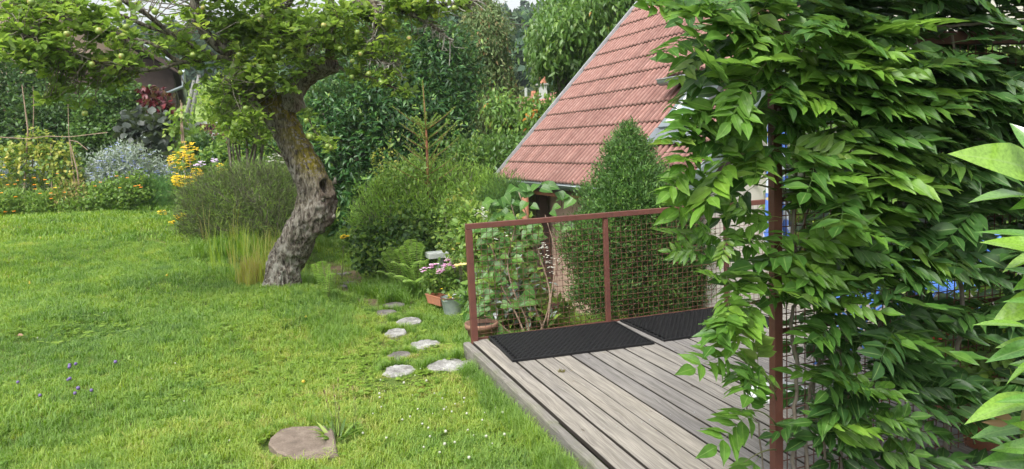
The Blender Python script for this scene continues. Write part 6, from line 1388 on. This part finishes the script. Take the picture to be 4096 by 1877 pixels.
for k in range(70): HL.append((1905+240*rng.random(), 900+rng.random()*350, .7+.4*rng.random()))
for i, (a, b_, s_) in enumerate(HL):
    v = 7.35+rng.random()*.35
    if b_ > 1200: v = 7.0+rng.random()*.12
    if a < 1900: v = 6.9
    dr = rng.random()*6.28; ax = np.array([math.cos(dr)*.8, -.25, -.55+.5*rng.random()]); nm = np.array([.3*rng.normal(), -.75, .75])
    single('leaf', hv[i % 4], cl_, P(a-10*math.cos(dr), b_-8, v), ax, nm, .108*s_)

# ================================================================== TERRACE BEHIND THE TRELLIS
# closed blue parasol on a white round base
pb = PZ(3085, 1585, 0.); pb[0] += .045; pb[1] += .0
pa = thing('parasol', 'closed blue and white parasol standing in a white round base on the deck', 'parasol', (pb[0], pb[1], 0))
MB().lathe((pb[0], pb[1], .003), [(0, 0), (.19, 0), (.20, .012), (.19, .035), (.12, .05), (.04, .055), (.035, .16), (0, .16)], 36).put('base', M['white_plastic'], pa, True)
MB().tube([(pb[0], pb[1], .05), (pb[0], pb[1], 2.25)], .019, 12).put('pole', M['white_frame'], pa, True)
def parasol_cloth():
    m_, t, b, o = mat_base('parasol_cloth'); v = texco(t, 'Object'); n = ramp(t, noise(t, v, 11, 2), [(.42, (.62, .66, .72)), (.46, (.10, .2, .62)), (.60, (.12, .24, .66)), (.64, (.65, .5, .2))])
    t.links.new(n.outputs[0], b.inputs['Base Color']); b.inputs['Roughness'].default_value = .8; return m_
V = []; Fs = []; k = 32; rows = ((2.1, .02), (2.0, .035), (1.8, .042), (1.4, .05), (1.15, .06), (1.0, .07))
for z, r_ in rows:
    for i in range(k):
        a = 2*math.pi*i/k; rr = r_*(1+.35*math.cos(8*a)*(1 if r_ > .03 else 0)); V.append((pb[0]+rr*math.cos(a), pb[1]+rr*math.sin(a), z+.02*math.cos(8*a)*(z < 1.1)))
for j in range(len(rows)-1):
    for i in range(k): q = (i+1) % k; Fs.append((j*k+i, j*k+q, (j+1)*k+q, (j+1)*k+i))
put('cloth', new_mesh('cloth', V, Fs, parasol_cloth(), None, True), pa)
# blue metal table and chair
c = PZ(3560, 1420, 0.); tb2 = thing('garden_table', 'round blue metal slatted table behind the climber', 'table', (c[0], c[1], 0))
b = MB(); zt = .70; R_ = .33
b.tube([(c[0]+R_*math.cos(a), c[1]+R_*math.sin(a), zt) for a in np.linspace(0, 2*math.pi, 33)], .011, 6)
b.put('rim', M['blue_metal'], tb2, True)
for x in np.arange(-R_+.04, R_-.02, .052):
    h_ = math.sqrt(R_*R_-x*x); o = MB().box((c[0]+x+.012, c[1], zt), (.034, 2*h_, .004)).put('slat', M['blue_metal'], tb2)
for k in range(3):
    a = k*2.094+.5; MB().tube([(c[0]+.05*math.cos(a), c[1]+.05*math.sin(a), zt-.01), (c[0]+.10*math.cos(a), c[1]+.10*math.sin(a), .38), (c[0]+.27*math.cos(a), c[1]+.27*math.sin(a), .012)], .012, 6).put('leg', M['blue_metal'], tb2, True)
def chair(label, px, py, rz):
    c = PZ(px, py, 0.); t_ = thing('garden_chair', label, 'chair', (c[0], c[1], 0), 'blue metal garden chairs', rz)
    w_ = .21
    for sx in (-1, 1):
        for pts in ([(sx*w_, -.20, 0), (sx*w_, .0, .26), (sx*w_, .17, .46), (sx*w_, .24, .84)], [(sx*w_*.92, .24, 0), (sx*w_*.92, .0, .26), (sx*w_*.92, -.20, .45)]):
            me = MB().tube(pts, .010, 7).mesh('leg', M['blue_metal'], True); put('leg', me, t_, world=False)
    for i in range(8): put('slat', MB().box((0, -.19+i*.052, .455), (.40, .036, .005)).mesh('slat', M['blue_metal']), t_, world=False)
    for i in range(4): put('slat', MB().box((0, .185+i*.018, .58+i*.075), (.41, .006, .05)).mesh('slat', M['blue_metal']), t_, world=False)
    for pts in ([(-w_, .24, .84), (0, .25, .87), (w_, .24, .84)], [(-w_, -.16, .06), (w_, -.16, .06)], [(-w_, .2, .06), (w_, .2, .06)]): put('crossbar', MB().tube(pts, .009, 7).mesh('crossbar', M['blue_metal'], True), t_, world=False)
chair('blue metal folding chair nearest the post, seen through the mesh', 3395, 1435, 1.2)
chair('blue metal folding chair to the right of the round table behind the leaves', 3790, 1380, -1.3)
# flower pots and greenery at the far right of the deck
for lab, px, py, r_, fl in (('terracotta pot with red blooms on the deck behind the trellis', 3800, 1640, .13, 'petal_red'), ('smaller terracotta pot with yellow leaves further right on the deck', 3960, 1500, .11, None), ('brown pot by the mesh foot at lower right', 3930, 1780, .12, None)):
    c = PZ(px, py, 0.); t_ = thing('flower_pot', lab, 'pot', (c[0], c[1], 0), 'pots on the deck'); MB().lathe((c[0], c[1], .002), [(0, 0), (r_*.7, 0), (r_*.92, r_*1.3), (r_, r_*1.3), (r_, r_*1.6), (r_*.88, r_*1.6), (r_*.85, r_*1.35), (0, r_*1.35)], 22).put('pot_body', M['terracotta'], t_, True)
    MB().lathe((c[0], c[1], 0), [(0, r_*1.42), (r_*.86, r_*1.40)], 14).put('soil', M['soil'], t_)
    p_ = thing('potted_plant', 'leafy plant growing in the '+lab.split(' with')[0].split(' by')[0]+(' by the mesh' if 'mesh' in lab else ''), 'plant', (c[0], c[1], r_*1.4)); L = [(c[0], c[1], r_*1.5+.22, .2, .2, .22)]
    foliage('foliage', L, 90, 5, TB, .07, M['light'] if not fl else M['ivy'], p_, spread=.04, nup=.8, up=.4)
    if fl: leaves('flowers', *(lambda q: (q, rdir(len(q))+[0, -.5, .3], rdir(len(q))))(lump_points([(c[0], c[1], r_*1.5+.3, .17, .17, .16)], 120, .2)[0]), .03, T_leaf(.4, .1, .1, 1), M['petal_red'], p_)
shrub('terrace_shrub', 'tall leafy green shrub beyond the deck seen through the climber', 'shrub', [(3330, 700, 200, 330, 7.6, .5), (3650, 650, 240, 380, 7.8, .6), (3950, 700, 240, 380, 8., .6), (4250, 700, 240, 380, 8.2, .6), (3500, 1050, 240, 190, 7.5, .45), (3900, 1050, 280, 190, 7.7, .5), (3600, 330, 260, 160, 8., .5), (4000, 330, 260, 160, 8., .5)], 2600, 6, TB, .11, M['ivy'], (3700, 7.6), spread=.08, shell=.8, nup=.8, up=.3, gap=.4, stem=20, stem_r=.02, mat2=M['light'], frac2=.35)

# ================================================================== WISTERIA ON THE TRELLIS
def compound(seed, npair=5, L=.30, ll=.122, w_=.205, droop=.18):
    """pinnate leaf: leaflets in pairs along a drooping midrib, local y along the rib"""
    r = np.random.default_rng(seed); V = []; Fs = []; k0 = 0
    def rib(u): return np.array([0.012*math.sin(3*u+seed), L*u, -droop*L*u*u])
    rings = []
    for i in range(9):
        p = rib(i/8); rr = .0016*(1-.5*i/8)
        for a in range(3): V.append(p+[rr*math.cos(a*2.1), 0, rr*math.sin(a*2.1)])
    for i in range(8):
        for a in range(3): q = (a+1) % 3; Fs.append((i*3+a, i*3+q, i*3+3+q, i*3+3+a))
    items = [(1., 0, 1.0)]
    for j in range(npair):
        u = .26+.70*j/(npair-.35)
        for sg in (-1, 1): items.append((min(u+r.normal()*.015, .97), sg, .72+.28*math.sin(math.pi*(.25+.65*j/npair))))
    for u, sg, sc in items:
        p = rib(min(u, 1)); ang = sg*math.radians(52+r.normal()*7) if sg else r.normal()*.1
        T, F_ = T_big(w_*(.9+.25*r.random()), .10+.14*r.random(), .04+.14*r.random(), 6, .022, 1.25, seed=int(r.integers(1e6)))
        q = T*ll*sc*(.9+.2*r.random()); roll = r.normal()*.28+sg*.12; ca, sa = math.cos(roll), math.sin(roll)
        q = np.stack([q[:, 0]*ca+q[:, 2]*sa, q[:, 1], -q[:, 0]*sa+q[:, 2]*ca], 1); ca, sa = math.cos(-ang), math.sin(-ang)
        q = np.stack([q[:, 0]*ca-q[:, 1]*sa, q[:, 0]*sa+q[:, 1]*ca, q[:, 2]-q[:, 1]*.10*abs(math.sin(ang))], 1)+p
        k = len(V); V += list(q); Fs += [tuple(i+k for i in f) for f in F_]
    return np.array(V), Fs
CV = [compound(i, 4+i % 2, .22+.02*(i % 4)) for i in range(9)]
def cmid(V): q = np.zeros(len(V)); q[27:] = mid_of(len(V)-27); return q
def cmesh(i, mat, nm='compound_leaf'):
    V, Fs = CV[i]; me = new_mesh(nm, V, Fs, mat, {'tint': ('FACE', np.full(len(Fs), .5)), 'mid': ('POINT', cmid(V))}, True)
    n = 24; tt = np.full(len(Fs), .45); idx = (np.arange(len(Fs))-n)//24; tt = np.where(idx >= 0, .35+.4*((idx*37) % 11)/11., .9); me.attributes['tint'].data.foreach_set('value', tt.astype(np.float32)); return me
cm = [cmesh(i, M['wist']) for i in range(9)]; cy_ = [cmesh(i, M['wist_young']) for i in range(9)]
Xd, Yd = np.array([CT, ST, 0]), np.array([-ST, CT, 0])
wis = thing('wisteria', 'dense climbing plant with long leaflets covering the dark trellis frame', 'climber', D(TX+.25, TY-.05, 0))
items = []
def to_px(p):
    q = np.asarray(p)-EYE; z = q@FW; return 2048+f_px*(q@RT)/z, 938.5-f_px*(q@UP)/z
def add_leaf(p, ax, nm, s_, young=False):
    # the climber is trained clear of the post in places and of the top beam
    zz = float(p[2])
    if 1.98 < zz < 2.24 and (p[0]*CT+p[1]*ST) > TX+.3 and (p[0]*(-ST)+p[1]*CT) < TY+.02 and rng.random() < .93: return
    c_ = np.asarray(p, float)+unit(ax)*.13*s_
    for y0_, y1_ in ((310, 400), (660, 800), (1230, 1990)):
        for q in (np.asarray(p, float), c_, np.asarray(p, float)+unit(ax)*.26*s_):
            a_, b__ = to_px(q)
            if 3040 < a_ < 3150 and y0_ < b__ < y1_ and (q[0]*(-ST)+q[1]*CT) < TY+.01 and rng.random() < .9: return
    items.append((np.array(p, float), unit(ax), unit(nm), s_, young))
for k in range(2000):
    s_ = -.02+2.65*rng.random(); z = 2.42*rng.random()
    if rng.random() < .22: z = 1.75+.75*rng.random()
    dens = 1. if z > .98 else .8 if z > .72 else .5 if z > .35 else .5
    if vnoise(np.array([[s_*3.2, z*3.2, 1.]]), 1, 5)[0] < (.13 if z > 1. else .34) or rng.random() > dens: continue
    front = rng.random() < .78; y = -(.02+.20*rng.random()) if front else (.02+.16*rng.random())
    if z > 2.15: y = -.25+.7*rng.random()
    p = D(TX+s_, TY+y, z); lr_ = (1 if rng.random() < .62 else -1); ax = Xd*lr_*(.6+.6*rng.random())-Yd*(.55 if front else -.3)*rng.random()*1.2+np.array([0, 0, .06+.22*rng.normal()])
    nm = -Yd*(.30+.45*rng.random())*(1 if front else .3)+np.array([0, 0, 1.])+rng.normal(size=3)*.24; add_leaf(p, ax, nm, .82+.35*rng.random(), rng.random() < .10)
stems_ = []
for (ex, ey, sy, v1) in ((2650, 62, 60, 3.15), (2700, 140, 110, 3.1), (2770, 225, 250, 3.15), (2830, 330, 380, 3.05), (2800, 440, 470, 3.15), (2730, 560, 540, 3.1), (2745, 650, 640, 3.05), (2760, 760, 760, 3.15), (2830, 960, 980, 3.15), (2880, 1160, 1130, 3.1), (2860, 1260, 1200, 3.0),
                         (2890, 1420, 1560, 3.0), (2980, 1490, 1600, 3.05), (2940, 1640, 1700, 3.0), (2930, 1850, 1800, 3.0), (2980, 300, 260, 3.), (2850, 20, 30, 3.1), (2960, 150, 140, 3.1)):
    a = P(3105, sy, 3.34); e = P(ex+45, ey, v1); m_ = (a+e)/2+[0, -.05, .06]; pth = [(1-t)**2*a+2*t*(1-t)*m_+t*t*e for t in np.linspace(0, 1, 9)]; stems_.append((pth, .0045, .002))
    nl = 5
    for i, t in enumerate(np.linspace(.30, 1, nl)[(rng.random(nl) < .85) | (np.arange(nl) == nl-1)]):
        q = pth[int(round(t*8))]; sg = 1 if i % 2 else -1; d = unit(e-a); ax = d*.9+np.array([0, 0, .32*sg])+rng.normal(size=3)*.25+np.array([0, -.15, -.1]); nm = np.array([-.15, -.50, 1.])+rng.normal(size=3)*.28
        add_leaf(q, ax, nm, (.88 if t < .8 else .7)+.25*rng.random(), rng.random() < (.5 if t > .75 else .25))
for k in range(26):
    yy = (440+200*rng.random()) if k < 12 else (840+360*rng.random()); add_leaf(P(3060+90*rng.random(), yy, 3.18+.1*rng.random()), [rng.choice([-1, 1])*.9, -.3*rng.random(), .1*rng.normal()], np.array([0, -.5, 1.])+rng.normal(size=3)*.25, .7+.3*rng.random(), rng.random() < .25)
for k in range(20):
    add_leaf(P(3170+330*rng.random(), 1480+380*rng.random(), 3.22+.1*rng.random()), [rng.choice([-1, 1])*.9, -.2*rng.random(), .1*rng.normal()], np.array([0, -.5, 1.])+rng.normal(size=3)*.25, .7+.3*rng.random(), rng.random() < .2)
# reddish young tips
for px, py in ((2990, 395), (2850, 935), (2905, 945), (3010, 860), (2800, 1000)):
    for k in range(2): add_leaf(P(px, py, 3.05), rng.normal(size=3)*.5+[-.5, 0, -.1], [0, -.7, .7]+rng.normal(size=3)*.3, .45, True)
d_ = [np.linalg.norm(q[0]-EYE)+(0 if abs(q[0][0]/q[0][1]) < .68 else 5)+(1.2 if (q[0][0]*(-ST)+q[0][1]*CT) > TY else 0) for q in items]; od = np.argsort(d_)
VV_, FF_, TT_, MM_, nV = [], [], [], [], 0
for r_, i in enumerate(od):
    p, ax, nm, s_, yg = items[i]; k = int(rng.integers(0, 9))
    if r_ < 298: single('leaf', (cy_ if yg else cm)[k], wis, p, ax, nm, s_)
    else:
        x, y, z = frames(ax[None], nm[None]); V, Fs = CV[k]; Wv = p+s_*(V[:, :1]*x+V[:, 1:2]*y+V[:, 2:]*z); VV_.append(Wv); FF_ += [tuple(q+nV for q in f) for f in Fs]; nV += len(Wv); MM_.append(cmid(V)); TT_.append(np.full(len(Fs), .15+.5*rng.random()+(.3 if yg else 0)))
put('foliage', new_mesh('foliage', np.vstack(VV_), np.array(FF_), M['wist_mass'], {'tint': ('FACE', np.concatenate(TT_)), 'mid': ('POINT', np.concatenate(MM_))}, True), wis, 'stuff')
b = MB()
for pth, r0, r1 in stems_: b.tube(pth, list(np.linspace(r0, r1, len(pth))), 5)
b.put('shoots', M['green_stem'], wis, True, 'stuff')
def wst(pts, v, r0, r1):
    pp_ = smooth_path([P(a, b_, v+(0 if len(q_) == 0 else 0)) for a, b_, *q_ in pts], 6)
    # follow the panel: depth grows to the right
    out = []
    for q in pp_:
        X = q[0]*CT+q[1]*ST; d = q-EYE; n_ = np.array([-ST, CT, 0]); t = (TY-.03-EYE@n_)/(d@n_); out.append(EYE+d*t+rng.normal(size=3)*.004)
    put_ = MB().tube(out, list(np.linspace(r0, r1, len(out))), 8).put('stem', M['twig'], wis, True)
for pts, r0, r1 in (([(3180, 1990), (3175, 1700), (3190, 1500), (3165, 1300), (3190, 1150), (3170, 900), (3185, 600), (3150, 350), (3210, 200)], .010, .007), ([(3230, 1990), (3225, 1750), (3240, 1560), (3290, 1440), (3400, 1380), (3520, 1290), (3600, 1100), (3650, 900)], .009, .006),
                    ([(3360, 1990), (3370, 1700), (3360, 1500), (3390, 1300), (3420, 1180), (3500, 1000), (3480, 800)], .007, .005), ([(3420, 1340), (3500, 1385), (3600, 1440), (3720, 1515), (3800, 1560)], .013, .010), ([(3510, 1320), (3600, 1410), (3700, 1480), (3850, 1540)], .012, .008),
                    ([(3780, 1990), (3800, 1560), (3850, 1300), (3830, 1030), (3860, 960), (3930, 930)], .012, .010), ([(3520, 140), (3560, 90), (3640, 100), (3760, 110), (3900, 95), (4100, 90)], .010, .007), ([(3760, 1020), (3830, 1020), (3845, 985), (3830, 940)], .012, .011), ([(3180, 1000), (3260, 1180), (3280, 1400), (3260, 1600), (3300, 1800), (3290, 1990)], .008, .006),
                    ([(3110, 430), (3080, 600), (3140, 760), (3160, 900)], .006, .005), ([(3060, 1950), (3030, 1700), (2990, 1640), (3010, 1480), (3050, 1200), (3090, 1100)], .0045, .003)):
    wst(pts, 3.4, r0, r1)
for i in range(6):
    a = D(TX+.4*i+.1, TY-.02, 1.0+.2*rng.random()); e = D(TX+.4*i+.5*rng.normal()+.3, TY-.05, 2.1); MB().tube(smooth_path([a, a*.6+e*.4+rng.normal(size=3)*.05, e], 5), .006, 6).put('stem', M['twig'], wis, True)

# ================================================================== LAUREL BESIDE THE CAMERA
nl_ = thing('laurel_branch', 'big glossy light green laurel leaves close to the camera at the right edge', 'shrub', P(4400, 1500, 1.42)*[1, 1, 0])
nlm = [new_mesh('leaf', *T_big(.19, .10, .12+.05*i, 9, .004, 1.0, seed=i), M['near_laurel'], {'tint': ('FACE', np.full(36, .15+.25*i)), 'mid': ('POINT', mid_of(50))}, True) for i in range(4)]
for tx, ty, bx, by, s_, k, up_ in ((4052, 478, 4190, 640, 1.25, 1, .2), (3896, 564, 4180, 700, 1.35, 3, .3), (3914, 709, 4190, 810, 1.15, 3, .9), (3903, 902, 4200, 960, 1.2, 0, .9), (3945, 925, 4210, 1010, 1.1, 3, .5), (4015, 1013, 4230, 1020, .9, 3, 1.5), (4026, 1058, 4220, 1120, 1.0, 0, .8), (4013, 1190, 4210, 1210, 1.0, 0, .8), (3899, 1270, 4120, 1310, .95, 1, 1.2), (3999, 1262, 4200, 1180, 1.2, 3, .2), (4010, 1340, 4220, 1390, 1., 2, .7),
                              (3943, 1428, 4190, 1370, 1.05, 0, .7), (4003, 1500, 4180, 1430, .95, 3, .9), (3980, 1589, 4220, 1600, 1., 0, 1.), (3876, 1622, 4170, 1590, 1.15, 3, .7), (3884, 1727, 4190, 1690, 1.15, 0, .8), (3943, 1758, 4200, 1800, 1.1, 3, .6), (3918, 1833, 4180, 1840, 1.2, 0, .5), (3778, 1850, 3990, 1930, .9, 3, .8), (4040, 820, 4230, 780, 1.2, 2, .4), (4060, 1130, 4260, 1090, 1.1, 1, .4), (4050, 1440, 4240, 1480, 1.2, 1, .4), (4050, 1680, 4250, 1740, 1.2, 2, .4)):
    v = 1.30+.10*rng.random(); T_ = P(tx, ty, v); B_ = P(bx, by, v+.06*rng.normal()); ax = T_-B_; L = np.linalg.norm(ax); nm = np.array([-.15, -.55*(1.2-min(up_, 1.1)), .45+.5*up_])+rng.normal(size=3)*.1
    x, y, z = frames(ax[None], nm[None]); x, y, z = x[0]*L*(.9 if up_ > .6 else 1.05), y[0]*L, z[0]*L
    o = put('leaf', nlm[k], nl_); o.matrix_basis = Matrix(((x[0], y[0], z[0], B_[0]), (x[1], y[1], z[1], B_[1]), (x[2], y[2], z[2], B_[2]), (0, 0, 0, 1)))
for a, b_, e in ((3985, 1640, 4040), (3960, 1690, 4030), (4000, 1665, 4050)):
    o = single('dead_leaf', new_mesh('dead_leaf', *T_big(.16, .3, .2, 5, .02, seed=a), M['dead_leaf'], smooth=True), nl_, P(e, b_+8, 1.36), P(a, b_, 1.36)-P(e, b_+8, 1.36), [0, -1, .5], .045)
for pts in ([(4210, 2100), (4200, 1800), (4215, 1500), (4200, 1200), (4215, 900), (4200, 600)], [(4240, 2100), (4130, 1900), (4090, 1720), (4120, 1600), (4200, 1500)]):
    MB().tube(smooth_path([P(a, b_, 1.38) for a, b_ in pts], 5), .005, 7).put('stem', M['green_stem'], nl_, True)
# rest of that laurel outside the frame, down to the ground
g = P(4460, 1500, 1.5); MB().tube([(g[0], g[1], float(ground(g[0], g[1]))-.1), P(4330, 1900, 1.42), P(4210, 1700, 1.38)], [.014, .011, .006], 7).put('trunk', M['twig'], nl_, True)
foliage('foliage', [(g[0]+.35, g[1], .9, .28, .35, .8), (g[0]+.4, g[1]+.1, 1.6, .25, .3, .4)], 170, 4, T_leaf(.2, .12, .15, 3), .13, M['laurel'], nl_, spread=.05, up=.5)
